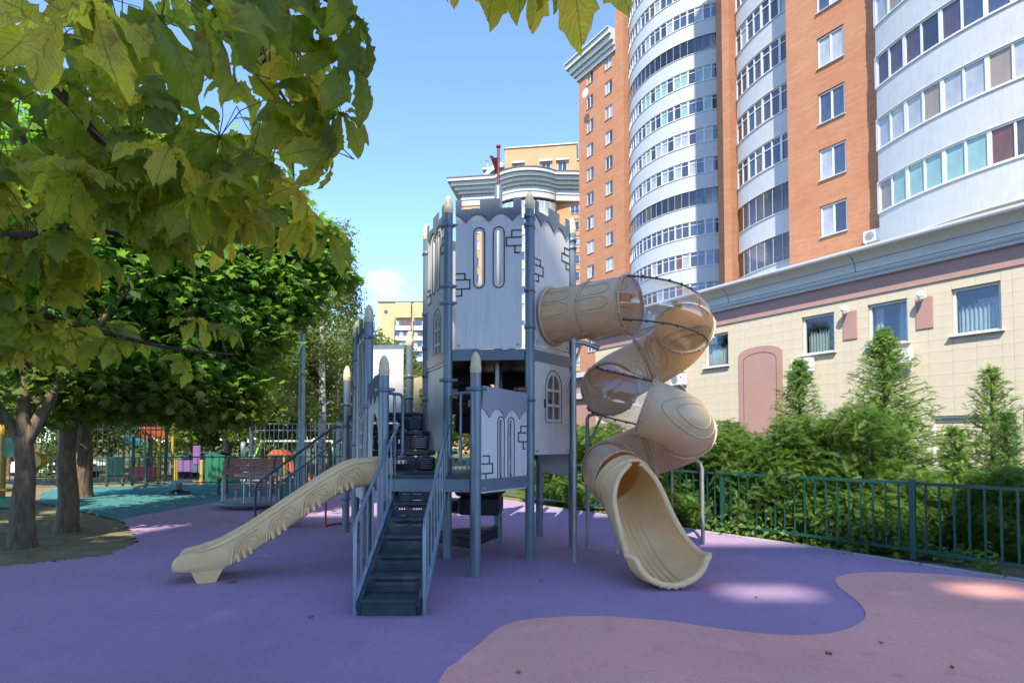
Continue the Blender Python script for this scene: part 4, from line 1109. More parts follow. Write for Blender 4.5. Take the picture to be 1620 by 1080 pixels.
# --- tower walls
SL = [(.31, 3.86, .073, .72), (.565, 3.86, .073, .72)]
def slit_panel(P, Q, z0, z1, mat='panel', extra=(), bm='band', marks=True, sl=SL):
    pn, fr, W = board(P, Q, z0, z1, holes=[capsule(*s) for s in sl] + list(extra), mat=mat)
    battlement(P, Q, pn, 4.37, 4.62, MERL, mat=bm)
    mb = MB(); slit_rims(mb, fr, [(c, z, w + .07, h + .07) for c, z, w, h in sl])
    if marks:
        bricks_mark(mb, fr, [(.86, 4.20), (.735, 4.20), (.735, 4.11)]); bricks_mark(mb, fr, [(.86, 4.11), (.665, 4.11), (.665, 4.0), (.86, 4.0)]); bricks_mark(mb, fr, [(.775, 4.0), (.775, 3.91), (.84, 3.91)])
        bricks_mark(mb, fr, [(.01, 3.66), (.125, 3.66), (.125, 3.58)]); bricks_mark(mb, fr, [(.01, 3.58), (.19, 3.58), (.19, 3.46), (.01, 3.46)]); bricks_mark(mb, fr, [(.085, 3.46), (.085, 3.37), (.02, 3.37)])
    part('groove', mb, M['groove'], pn)
    return pn, fr
slit_panel(A_, B_, 2.68, 4.45)
circ = [(.43 + .335 * math.cos(2 * math.pi * i / 24), 3.17 + .335 * math.sin(2 * math.pi * i / 24)) for i in range(24)]
pn, fr, W = board(B_, C_, 2.745, 4.45, holes=[circ]); battlement(B_, C_, pn, 4.37, 4.62, MERL)
mb = MB(); bricks_mark(mb, fr, [(.86, 4.20), (.735, 4.20), (.735, 4.11)]); bricks_mark(mb, fr, [(.86, 4.11), (.665, 4.11), (.665, 4.0), (.86, 4.0)]); bricks_mark(mb, fr, [(.775, 4.0), (.775, 3.91), (.84, 3.91)])
bricks_mark(mb, fr, [(.01, 3.86), (.125, 3.86), (.125, 3.78)]); bricks_mark(mb, fr, [(.01, 3.78), (.19, 3.78), (.19, 3.66), (.01, 3.66)]); bricks_mark(mb, fr, [(.085, 3.66), (.085, 3.57), (.02, 3.57)])
part('groove', mb, M['groove'], pn)
slit_panel(C_, D_, 2.70, 4.45)
pn, fr, W = board(D_, E_, 2.70, 3.35); 
slit_panel(E_, L_, 2.70, 4.45)
# left wall: slits over an arched window
pan = win_bars((Vector((0, 0, 0)), Vector((1, 0, 0)), Vector((0, -1, 0))), castle, .5, 2.62, .26, .66) if False else None
o, U, Nn, W = edge_frame(L_, A_)
def lite(cx, z0, w, h):
    r = w / 2; bw = .022; pan = []
    for sx in (-1, 1):
        x0, x1 = (cx + bw / 2, cx + r) if sx > 0 else (cx - r, cx - bw / 2)
        for k in range(2): z = z0 + .01 + k * .2; pan.append([(x0, z), (x1, z), (x1, z + .165), (x0, z + .165)])
        zq = z0 + .41; rise = h - .41
        qa = [(cx + sx * bw / 2, zq)] + [(cx + sx * (bw / 2 + (r - bw / 2) * math.cos(t)), zq + rise * math.sin(t)) for t in [math.pi / 2 * i / 6 for i in range(7)]]
        pan.append(qa)
    return pan
def panel_window(P, Q, z0, z1, cx, wz, w, h, extra=()):
    pan = lite(cx, wz, w, h)
    pn, fr, W = board(P, Q, z0, z1, holes=pan + list(extra))
    o, U, Nn = fr
    mb = MB(); ar = arch(cx, wz - .035, w + .10, h + .10)
    mb.tube([o + U * a + Z3 * b + Nn * .0145 for a, b in ar], .006, 4, closed=True)
    part('groove', mb, M['groove'], pn)
    for p in pan: part('pane', MB().plate(p, [], o - Nn * .0095, U, Z3, Nn, .005), M['tan_pane'], pn)
    return pn, fr
pn, fr = panel_window(L_, A_, 2.49, 4.45, .5, 2.62, .26, .62, extra=[capsule(.33, 3.95, .073, .75), capsule(.56, 3.95, .073, .75)])
battlement(L_, A_, pn, 4.37, 4.62, MERL)
mb = MB(); slit_rims(mb, fr, [(.33, 3.95, .14, .82), (.56, 3.95, .14, .82)]); bricks_mark(mb, fr, [(.86, 4.20), (.735, 4.20), (.735, 4.11)]); bricks_mark(mb, fr, [(.86, 4.11), (.68, 4.11), (.68, 4.0), (.86, 4.0)])
bricks_mark(mb, fr, [(.01, 3.66), (.125, 3.66), (.125, 3.58)]); bricks_mark(mb, fr, [(.01, 3.58), (.19, 3.58), (.19, 3.46), (.01, 3.46)]); part('groove', mb, M['groove'], pn)
board(L_, A_, 1.36, 2.475)
panel_window(B_, C_, 1.32, 2.73, .45, 1.78, .30, .60)
board(C_, D_, 1.0, 2.2)
# low scalloped parapet beside the stairs
slF = [(.36, 1.40, .055, .70), (.56, 1.40, .055, .70)]
pn, fr, W = board(F_, B_, 0.91, 1.94, holes=[capsule(*s) for s in slF], inset=.085)
o, U, Nn, W = edge_frame(F_, B_, .085)
mb = MB().plate(wave(W, 1.81, .12, .30, 44, .55) + [(W - .012, 2.08), (W - .03, 2.095), (.03, 2.125), (.012, 2.115)], [], o + Nn * .0145, U, Z3, Nn, .022); part('battlement', mb, M['band_mid'], pn)
mb = MB(); slit_rims(mb, fr, [(c, z, w + .07, h + .07) for c, z, w, h in slF])
bricks_mark(mb, fr, [(.88, 1.68), (.76, 1.68), (.76, 1.60)]); bricks_mark(mb, fr, [(.88, 1.60), (.71, 1.60), (.71, 1.49), (.88, 1.49)]); bricks_mark(mb, fr, [(.81, 1.49), (.81, 1.40), (.86, 1.40)])
bricks_mark(mb, fr, [(.03, 1.33), (.14, 1.33), (.14, 1.24)]); bricks_mark(mb, fr, [(.01, 1.24), (.2, 1.24), (.2, 1.13), (.01, 1.13)]); bricks_mark(mb, fr, [(.08, 1.13), (.08, 1.03), (.02, 1.03)])
part('groove', mb, M['groove'], pn)
# slide gate wall with arched doorway, and the wall with slits and small window
def door_out(W): return [(0, 1.02), (W * .5 - .28, 1.02)] + [(W * .5 + .28 * math.cos(math.pi - math.pi * i / 12), 1.02 + .42 + .40 * math.sin(math.pi * i / 12)) for i in range(13)] + [(W * .5 + .28, 1.02), (W, 1.02), (W, 2.26), (W * .5, 2.30), (0, 2.18)]
o_, U_, N_2, W_2 = edge_frame(H_, G_, .085)
mb = MB().plate(door_out(W_2), [], o_, U_, Z3, N_2, .026); pn = part('gate_panel', mb, M['panel'], castle)
mb = MB().plate(wave(W_2, 2.0, .12, .29, 40, .3) + [(W_2 - .01, 2.30), (.01, 2.22)], [], o_ + N_2 * .0145, U_, Z3, N_2, .022); part('battlement', mb, M['band'], pn)
pan = lite(.45, 1.22, .24, .55)
pn, fr, W = board(K_, H_, .70, 3.05, holes=[capsule(.32, 2.36, .07, .95), capsule(.55, 2.36, .07, .95)] + pan)
o, U, Nn = fr; battlement(K_, H_, pn, 2.95, 3.16, [(0.001, .08), (.3, .55), (.76, .859)])
for p in pan: part('pane', MB().plate(p, [], o - Nn * .0095, U, Z3, Nn, .005), M['black'], pn)
mb = MB(); slit_rims(mb, fr, [(.32, 2.36, .13, 1.02), (.55, 2.36, .13, 1.02)]); mb.tube([o + U * a + Z3 * b + Nn * .0145 for a, b in arch(.45, 1.19, .34, .65)], .006, 4, closed=True)
bricks_mark(mb, fr, [(.86, 2.9), (.735, 2.9), (.735, 2.81)]); bricks_mark(mb, fr, [(.86, 2.81), (.68, 2.81), (.68, 2.7), (.86, 2.7)]); part('groove', mb, M['groove'], pn)
# back parapets of the side bastion
pn, fr, W = board(N_, M_, 1.95, 3.0); 
o, U, Nn = fr; mb = MB().plate(wave(W, 2.92, .12, .3, 40, .5) + [(W, 3.08), (0, 3.08)], [], o + Nn * .0215, U, Z3, Nn, .016); part('battlement', mb, M['band'], pn)
# tan lattice parapets glimpsed through the structure
def tan_fence(P, Q, z0, z1, nsl):
    o, U, Nn, W = edge_frame(P, Q, .08)
    hs = [capsule(W * (k + .75) / (nsl + .5), (z0 + z1) / 2 - .04, .07, (z1 - z0) * .55) for k in range(nsl)]
    top = [(W * (1 - i / 12), z1 + .06 * math.sin(math.pi * i / 12)) for i in range(13)]
    mb = MB().plate([(0, z0), (W, z0)] + top, hs, o, U, Z3, Nn, .05); return part('lattice_panel', mb, M['tan_cap'], castle)
tan_fence(E_, N_, 1.95, 2.52, 5); tan_fence(D_, E_, 1.12, 1.85, 5)
# --- decks
def deck(poly, z, name='deck', th=.07, mat='tread'):
    return part(name, MB().prism([(p.x, p.y) for p in poly], z - th, z), M[mat], castle)
DZ = 1.10
deck([G_, F_, B_, A_, H_], DZ); deck([H_, A_, L_, K_], DZ - .002); deck([K_, L_, N_, M_], DZ - .004)
deck([A_, B_, O_], DZ - .006); deck([L_, A_, O_], DZ - .008)
deck([A_, B_, C_, D_, E_, L_], 2.66, th=.1, mat='black')
for P, Q in ((G_, F_), (F_, B_), (G_, H_)):
    a, b = P.lerp(Q, .06), P.lerp(Q, .94); part('deck_beam', MB().bar((a.x, a.y, DZ - .1), (b.x, b.y, DZ - .1), .05, .14), M['post'], castle)
for P, Q in ((A_, B_), (B_, C_), (C_, D_), (D_, E_), (E_, L_), (L_, A_)):
    a, b = P.lerp(Q, .06), P.lerp(Q, .94); part('deck_beam', MB().bar((a.x, a.y, 2.60), (b.x, b.y, 2.60), .05, .14), M['post'], castle)
# black moulded steps from the deck up to the bastion and into the tower
def step(P, Q, z0, z1, depth, nrm):
    P, Q = Vector((*P, 0)), Vector((*Q, 0)); U = (Q - P).normalized(); Wd = (Q - P).length; n_ = Vector((*nrm, 0)).normalized()
    mb = MB(); c = (P + Q) / 2 + n_ * depth / 2
    an = math.atan2(U.y, U.x)
    mb.rbox(c + Z3 * (z1 - .035), (Wd, depth, .07), an, .02)
    st = part('step', mb, M['black'], castle)
    mb = MB()
    cL = P + U * Wd * .30 ; cR = P + U * Wd * .8
    mb.plate(rrect(-Wd * .3, Wd * .3, z0, z1 - .075, .02), [rrect(-Wd * .25, Wd * .18, z0 + .09, z1 - .12, .02)], P + U * Wd * .36 - n_ * .0, U, Z3, -n_, .05)
    mb.rbox(P + U * Wd * .82 + Z3 * ((z0 + z1 - .075) / 2) - n_ * .01, (Wd * .3, .09, z1 - .08 - z0), an, .02)
    part('riser', mb, M['black'], st)
    mb = MB()
    for k in range(5): mb.bar(P + U * Wd * .73 - n_ * .06 + Z3 * (z0 + .04 + k * .03), P + U * Wd * .91 - n_ * .06 + Z3 * (z0 + .04 + k * .03), .012, .012)
    mb.tube([P + U * Wd * (.82 + .1 * math.cos(t)) - n_ * .058 + Z3 * (z0 + .15 + .05 * math.sin(t)) for t in [math.pi * i / 8 for i in range(9)]], .007, 5)
    for k in range(9): mb.sphere(P + U * Wd * (.05 + k * .11) + Z3 * (z1 + .002) + n_ * .06, .012, 6, 4)
    part('vent_ribs', mb, M['band'], st)
nb = rot(e1, 120)
s0 = H_.lerp(K_, .22); s1 = A_.lerp(L_, .22)
for k in range(3):
    a = H_.lerp(K_, .2 + .30 * k) + e1 * .12; b = A_.lerp(L_, .2 + .30 * k) - e1 * .08
    step(a, b, DZ + .27 * k + .005, DZ + .27 * (k + 1), .34, nb)
deck([K_ + nb * .02, L_ + nb * .02, N_, M_], 1.91, mat='black')
# dark moulded climbing pods round the centre post
for k in range(6):
    a0 = 250 - 52 * k; z = .30 + .36 * k
    if k > 5: break
    p0 = O_ + rot(Vector((.95, 0)), a0); p1 = O_ + rot(Vector((.95, 0)), a0 - 40)
    mb = MB().prism([(O_.x, O_.y), (p0.x, p0.y), (p1.x, p1.y)] if False else [(O_.x, O_.y), (p1.x, p1.y), (p0.x, p0.y)], z - .05, z); st = part('spiral_step', mb, M['tread'], castle)
    mb = MB(); 
    for a, b in ((O_, p0), (p0, p1), (p1, O_)): mb.bar((a.x, a.y, z - .11), (b.x, b.y, z - .11), .03, .115)
    part('skirt', mb, M['black'], st)
mb = MB(); q0, q1 = A_.lerp(O_, .15), A_.lerp(B_, .72)
mb.rbox((-.42, 7.72, .92), (.62, .5, .30), R(-6.5), .03); mb.rbox((-.42, 7.72, .64), (.56, .44, .24), R(-6.5), .03); part('climbing_pod', mb, M['black'], castle)
# netting, bars and moulded blocks inside the tower, seen dark under the upper deck
mb = MB()
for k in range(7):
    t = k / 6; p = E_.lerp(D_, t); mb.tube([(p.x, p.y, 1.1), (p.x, p.y, 2.6)], .012, 5)
for z in (1.5, 1.9, 2.3): mb.tube([(E_.x, E_.y, z), (D_.x, D_.y, z)], .012, 5)
part('climbing_net', mb, M['black'], castle)
mb = MB(); o, U, Nn, W = edge_frame(D_, E_, .1, -.03); mb.plate(rrect(0, W, 1.9, 2.6, .03), [rrect(.08, .3, 2.1, 2.35, .03), rrect(.5, .76, 2.05, 2.4, .03)], o, U, Z3, Nn, .05)
o, U, Nn, W = edge_frame(E_, L_, .1, -.03); mb.plate(rrect(0, W, 1.9, 2.6, .03), [rrect(.2, .5, 2.15, 2.3, .03)], o, U, Z3, Nn, .05); part('inner_panel', mb, M['black'], castle)
mb = MB(); mb.rbox((-.55, 8.55, 2.2), (.5, .3, .28), R(-6.5), .03); mb.rbox((-.6, 8.6, 1.75), (.5, .3, .28), R(-6.5), .03); part('inner_step', mb, M['black'], castle)
part('inner_rail', MB().bar((-.62, 8.1, 2.03), (-.32, 8.05, 2.03), .03, .09), M['panel'], castle); part('inner_post', MB().bar((-.2, 7.7, 2.1), (-.2, 7.7, 2.6), .05, .05), M['panel'], castle)

# --- stairs
SX0, SX1, SY0 = -1.335, -.785, 4.93
NS, RISE, RUN = 8, DZ / 8, .262
stair = part('staircase', MB().bar((SX0 + .02, SY0 + .02, .02), (SX0 + .02, SY0 + NS * RUN - .25, DZ - .17), .03, .16).bar((SX1 - .02, SY0 + .02, .02), (SX1 - .02, SY0 + NS * RUN - .25, DZ - .17), .03, .16), M['tread'], castle)
tread_me = None
for k in range(NS):
    z = RISE * (k + 1); y = SY0 + RUN * k
    mb = MB(); mb.rbox(((SX0 + SX1) / 2, y + RUN / 2 + .0, z - .015), (SX1 - SX0 - .075, RUN + .03, .03), 0, .008)
    for j in range(9): mb.box((SX0 + .08 + j * .049, y + .035, z + .002), (.032, .04, .005)); 
    part('tread', mb, M['tread'], stair)
    hol = [[(SX0 + .1 + j * .0265, z - RISE + .062 + i * .03), (SX0 + .115 + j * .0265, z - RISE + .062 + i * .03), (SX0 + .115 + j * .0265, z - RISE + .077 + i * .03), (SX0 + .1 + j * .0265, z - RISE + .077 + i * .03)] for j in range(14) for i in range(2)] if k > 0 else []
    mb = MB().plate([(SX0 + .038, z - RISE + .002), (SX1 - .038, z - RISE + .002), (SX1 - .038, z - .031), (SX0 + .038, z - .031)], hol, (0, y + .012, 0), (1, 0, 0), (0, 0, 1), (0, -1, 0), .006)
    part('riser', mb, M['tread'], stair)
def railing(x, parent, name):
    y0, y1 = SY0 + .02, SY0 + NS * RUN - .22
    zb0, zt0 = .10, .80; zb1, zt1 = DZ - .02, DZ + .60
    mb = MB(); mb.tube([(x, y0, .0), (x, y0, zt0 - .05), (x, y0 + .02, zt0 - .01), (x, y0 + .06, zt0 + .025), (x, y1, zt1), (x, y1 + .0, zt1 - .02)], .019, 8)
    rl = part(name, mb, M['rail'], parent)
    n = 9
    for k in range(1, n):
        t = k / n; yy = y0 + (y1 - y0) * t
        mb = MB().tube([(x, yy, zb0 + (zb1 - zb0) * t - .06), (x, yy, zt0 + (zt1 - zt0) * t)], .0095, 6); part('baluster', mb, M['rail'], rl)
    mb = MB().bar((x, y0, zb0 - .02), (x, y1, zb1 - .04), .035, .06); part('bottom_rail', mb, M['rail'], rl)
    return rl, y1, zt1
rl, ry, rz = railing(SX0 - .02, castle, 'stair_railing'); rr, ry, rz = railing(SX1 + .03, castle, 'stair_railing')
def loop(P, x, y, ztop, zbot):
    mb = MB(); d = (Vector((x, y)) - P); 
    mb.tube([(P.x + d.x * .06, P.y + d.y * .06, ztop), (x - d.x * .15, y - d.y * .15, ztop), (x - d.x * .04, y - d.y * .04, ztop - .02), (x, y, ztop - .07), (x, y, zbot + .09), (x - d.x * .06, y - d.y * .06, zbot + .02), (x - d.x * .3, y - d.y * .3, zbot)], .019, 8)
    m_ = P.lerp(Vector((x, y)), .55); mb.tube([(m_.x, m_.y, ztop), (m_.x, m_.y, zbot - .04)], .016, 8); mb.sphere((m_.x, m_.y, zbot - .05), .022, 8, 6)
    return part('grab_loop', mb, M['rail'], castle)
loop(G_, SX0 + .03, ry - .02, 2.05, 1.28); loop(F_, SX1 + .04, ry - .02, 2.05, 1.28)

# --- side stair at the back left with its two railings
base = Vector((-4.42, 9.98)); top_ = Vector((M_.x - .1, M_.y + .02)); dr = (top_ - base); Lr = dr.length; dr = dr / Lr; nr = Vector((-dr.y, dr.x)); 
bs = part('back_stair', MB().bar((base.x, base.y, .05), (top_.x, top_.y, DZ - .08), .04, .15).bar((base.x + nr.x * .62, base.y + nr.y * .62, .05), (top_.x + nr.x * .62, top_.y + nr.y * .62, DZ - .08), .04, .15), M['tread'], castle)
for k in range(7):
    c = base + dr * Lr * (k + .5) / 7.3 + nr * .31; mb = MB().rbox((c.x, c.y, .13 * (k + 1)), (.27, .56, .03), math.atan2(dr.y, dr.x), .01); part('tread', mb, M['tread'], bs)
for off_ in (0, .62):
    b0 = base + nr * off_ - dr * .08; t0 = top_ + nr * off_
    mb = MB().tube([(b0.x, b0.y, 0), (b0.x, b0.y, .66), (b0.x + dr.x * .03, b0.y + dr.y * .03, .73), (b0.x + dr.x * .1, b0.y + dr.y * .1, .80), (t0.x - dr.x * .22, t0.y - dr.y * .22, 1.68), (t0.x - dr.x * .1, t0.y - dr.y * .1, 1.73), (t0.x, t0.y, 1.73)], .022, 8)
    rl = part('stair_railing', mb, M['rail_dark'], castle)
    for k in range(1, 15):
        t = k / 15; p = b0.lerp(t0, t); mb = MB().tube([(p.x, p.y, .10 + .98 * t), (p.x, p.y, .72 + 1.0 * t)], .010, 6); part('baluster', mb, M['rail_dark'], rl)
    part('bottom_rail', MB().bar((b0.x, b0.y, .13), (t0.x, t0.y, 1.1), .03, .04), M['rail_dark'], rl)

# --- straight sand slide
mid = G_.lerp(H_, .5); sd = Vector((-.927, -.375)).normalized(); sn = Vector((-sd.y, sd.x)); start = mid - sd * .05
prof_s = [(-.12, 1.10), (.12, 1.10), (.30, 1.085), (.48, 1.03), (.75, .88), (1.05, .69), (1.35, .50), (1.62, .335), (1.82, .24), (1.98, .195), (2.12, .175), (2.24, .165)]
prof_s = smooth_loop([(a_ * (.93 if a_ > 0 else 1), b_) for a_, b_ in prof_s], 4)
def sprof(i, w):
    sc_ = w
    return [(-.20, .15), (-.195, .05), (-.15, .005), (0, 0), (.15, .005), (.195, .05), (.20, .15), (.215, .185), (.24, .198), (.265, .18), (.275, .13), (.262, .0), (.258, -.09), (.2, -.13), (-.2, -.13), (-.258, -.09), (-.262, .0), (-.275, .13), (-.265, .18), (-.24, .198), (-.215, .185)]
def slide_pt(s, z, v, h, tan=None):
    """point of the slide: s along, v across, h up from the chute floor"""
    p = start + sd * s + sn * v; return Vector((p.x, p.y, z + h))
mb = MB(); rings = []
n = len(prof_s)
for i, (s, z) in enumerate(prof_s):
    t = i / (n - 1); f = 1.0; base_h = 1.0
    hs = 1.0 - .32 * max(0, (s - 1.63) / .47)
    ring = []
    for v, h in sprof(i, 1):
        hh = h * hs if h > 0 else max(h, -(z - .06)) * (1 if s < 1.68 else max(.35, 1 - (s - 1.68) * 1.6))
        ring.append(slide_pt(s, z, v * (1 - .0 * t), hh))
    rings.append(ring)
# rounded lip
for (ds, kz, kw) in ((.05, .86, .97), (.085, .55, .9), (.10, .2, .82)):
    s, z = prof_s[-1]; ring = []
    for v, h in sprof(0, 1):
        hh = (h * .68 if h > 0 else max(h, -(z - .06)) * .35); ring.append(slide_pt(s + ds * (1 - (v / .3) ** 2 * .4), z, v * kw, .03 + (hh - .03) * kz - .03 * (1 - kz)))
    rings.append(ring)
m = len(rings[0]); vs = [p for r in rings for p in r]
mb.add(vs, [(i * m + k, (i + 1) * m + k, (i + 1) * m + (k + 1) % m, i * m + (k + 1) % m) for i in range(len(rings) - 1) for k in range(m)], True)
mb.add(rings[0], [tuple(range(m))]); mb.add(rings[-1], [tuple(range(m - 1, -1, -1))])
slide = part('slide', mb, M['tan'], castle)
def zs(s):
    for (a, za), (b, zb) in zip(prof_s, prof_s[1:]):
        if a <= s <= b: return za + (zb - za) * (s - a) / max(1e-6, b - a)
    return prof_s[-1][1]
mb = MB()
def side(s, h, v=.270): return slide_pt(s, zs(s), v, h)
for side_v in (.268, -.268):
    for s0 in (.40, .76, 1.12, 1.46):
        for k, (w, hh, rr_) in enumerate(((.30, .115, .014), (.235, .08, .012), (.17, .045, .010))):
            a = s0 - w * .55; b = s0 + w * .45
            mb.tube([side(b, -.10, side_v), side(b - .02, hh - .05, side_v), side(b - .06, hh, side_v * 1.01), side(a + .05, hh, side_v * 1.01), side(a + .01, hh - .04, side_v), side(a - .02, -.02, side_v)], rr_, 5)
        for j in range(3):
            mb.obox(side(s0 - .05 + .06 * j, -.075, side_v), Vector((sd.x, sd.y, -.5)) * .014, Vector((sn.x, sn.y, 0)) * .014, Vector((sd.x * .3, sd.y * .3, 1)) * .04)
    mb.tube([side(s, .155, side_v * 1.03) for s in [.1 + i * .057 for i in range(33)]], .01, 5)
part('relief', mb, M['tan'], slide)
mb = MB(); fp = start + sd * 1.82
for v in (-.16, .16):
    p = fp + sn * v
    q = [(p + sd * .13), (p - sd * .13)]
    mb.add([(*(p + sd * .10 + sn * .08), .0), (*(p - sd * .08 + sn * .08), .0), (*(p - sd * .08 - sn * .08), .0), (*(p + sd * .10 - sn * .08), .0),
            (*(p + sd * .17 + sn * .1), .17), (*(p - sd * .17 + sn * .1), .19), (*(p - sd * .17 - sn * .1), .19), (*(p + sd * .17 - sn * .1), .17)],
           [(3, 2, 1, 0), (4, 5, 6, 7), (0, 1, 5, 4), (1, 2, 6, 5), (2, 3, 7, 6), (3, 0, 4, 7)])
part('foot', mb, M['tan'], slide)

# --- spiral tube slide
TC = Vector((1.735, 7.30)); TR, RAD = .475, .348
ZPH = [(233, 3.17), (345, 2.95), (437, 2.56), (530, 2.17), (615, 1.90), (705, 1.62), (795, 1.37), (880, 1.14), (928, 1.03)]
ph_x, ph_z = [a for a, b in ZPH], [b for a, b in ZPH]
def zph(a):
    # smooth monotone-ish interpolation
    acc = 0; wsum = 0
    for k in range(-4, 5): acc += float(np.interp(a + 7 * k, ph_x, ph_z)); wsum += 1
    return acc / wsum if 265 < a < 895 else float(np.interp(a, ph_x, ph_z))
def hel(a): return Vector((TC.x + TR * math.cos(R(a)), TC.y + TR * math.sin(R(a)), zph(a)))
tdir = Vector((.8, -.6)); t_end = hel(233); t_start = Vector((t_end.x - tdir.x * 1.10, t_end.y - tdir.y * 1.10, 3.17))
def tube_shell(mb, pts, r, n=40, th=.012, ext=None):
    """open pipe with wall thickness; returns frames (p, x, y) for mapping relief"""
    pts = [Vector(p) for p in pts]; m = len(pts); fr = []
    for i in range(m):
        pa = pts[i - 1] if i > 0 else (ext[0] if ext else pts[0]); pb = pts[i + 1] if i < m - 1 else (ext[1] if ext else pts[-1])
        t = (pb - pa).normalized(); x = t.cross(Z3).normalized(); y = x.cross(t); fr.append((pts[i], x, y, t))
    for rad, flip in (((r, False), (r - th, True)) if th > 0 else ((r, False),)):
        vs = [p + (x * math.cos(2 * math.pi * k / n) + y * math.sin(2 * math.pi * k / n)) * rad for p, x, y, t in fr for k in range(n)]
        fs = [(i * n + k, (i + 1) * n + k, (i + 1) * n + (k + 1) % n, i * n + (k + 1) % n) for i in range(m - 1) for k in range(n)]
        mb.add(vs, [f if not flip else f[::-1] for f in fs], True)
    return fr
def on_tube(fr, t, th, r):
    f = t * (len(fr) - 1); i = min(int(f), len(fr) - 2); w = f - i
    p = fr[i][0].lerp(fr[i + 1][0], w); x = fr[i][1].lerp(fr[i + 1][1], w).normalized(); y = fr[i][2].lerp(fr[i + 1][2], w).normalized()
    return p + (x * math.cos(th) + y * math.sin(th)) * r
spiral = part('tube_slide', MB().lathe([(.42, -.006), (.42, .006)], (0, 0, 0), 32), M['tan_tube'], castle)
# replace the seed mesh by the wall flange
spiral.data = (lambda mb: mb.mesh('tube_slide', M['tan_tube']))(
    (lambda mb: (mb.tube([to_local(castle, Vector((t_start.x, t_start.y, 3.17)) + Vector((-.6, -.8, 0)) * .37 * math.cos(a) + Z3 * .37 * math.sin(a)) for a in [2 * math.pi * i / 36 for i in range(36)]], .028, 8, closed=True), mb)[1])(MB()))
def flange(fr_i, name='flange', mat='tan_tube', w=.02):
    p, x, y, t = fr_i; mb = MB()
    for sgn in (-1, 1):
        mb.tube([p + t * sgn * .013 + (x * math.cos(a) + y * math.sin(a)) * (RAD + .014) for a in [2 * math.pi * i / 40 for i in range(40)]], .013, 6, closed=True)
    o = part(name, mb, M[mat], spiral)
    mb = MB()
    for i in range(10):
        a = 2 * math.pi * (i + .3) / 10; q = p + (x * math.cos(a) + y * math.sin(a)) * (RAD + .03); mb.sphere(q, .016, 8, 6)
    part('bolts', mb, M['bolt'], spiral)
# two straight lengths with scalloped relief
for (a, b) in ((0.0, .5), (.5, 1.0)):
    pts = [t_start.lerp(t_end, a + (b - a) * i / 8) for i in range(9)]
    mb = MB(); fr = tube_shell(mb, pts, RAD, 44, 0); part('tube_section', mb, M['tan_tube'], spiral)
    mb = MB()
    for k in range(12):
        th0 = 2 * math.pi * k / 12; w = 2 * math.pi / 12 * .40
        th_t = lambda u: th0 + w * u
        path = [on_tube(fr, .06, th_t(-1), RAD - .001), on_tube(fr, .55, th_t(-1), RAD - .001)] + [on_tube(fr, .55 + .22 * math.sin(math.pi * i / 8), th0 - w * math.cos(math.pi * i / 8), RAD - .001) for i in range(1, 8)] + [on_tube(fr, .55, th_t(1), RAD - .001), on_tube(fr, .06, th_t(1), RAD - .001)]
        mb.tube(path, .008, 5)
    part('relief', mb, M['tan_tube'], spiral)
    flange(fr[-1] if b < 1 else fr[-1])
SEG = [(233, 345, 'clear'), (345, 437, 'tan'), (437, 530, 'tan'), (530, 615, 'clear'), (615, 705, 'tan'), (705, 795, 'tan'), (795, 880, 'tan'), (880, 928, 'tan')]
for (a, b, kind) in SEG:
    n_ = max(8, int((b - a) / 5)); pts = [hel(a + (b - a) * i / n_) for i in range(n_ + 1)]
    mb = MB(); st_ = (b - a) / n_; fr = tube_shell(mb, pts, RAD, 48, 0, (hel(a - st_) if a > 233 else t_end - Vector((tdir.x, tdir.y, 0)) * .04, hel(b + st_) if b < 928 else hel(b) + (hel(b) - hel(b - st_))))
    part('clear_dome' if kind == 'clear' else 'tube_section', mb, M['clear' if kind == 'clear' else 'tan_tube'], spiral)
    flange(fr[-1])
    if kind == 'clear':
        mb = MB()
        for th in (1.05, -.70):
            mb.tube([on_tube(fr, i / 20, th, RAD + .006) for i in range(21)], .010, 6)
            for i in range(1, 8): mb.sphere(on_tube(fr, i / 8, th, RAD + .014), .017, 8, 6)
        part('seam_strip', mb, M['seam'], spiral)
    else:
        mb = MB()
        for th_c in (.15, 3.3):
            for (w, h) in ((.22, .42), (.36, .72)):
                if b - a < 60: continue
                mb.tube([on_tube(fr, .5 + w * math.cos(t), th_c + h * math.sin(t) * (1 + .35 * math.cos(t)), RAD - .003) for t in [2 * math.pi * i / 28 for i in range(28)]], .012, 6, closed=True)
        if mb.v: part('relief', mb, M['tan_tube'], spiral)
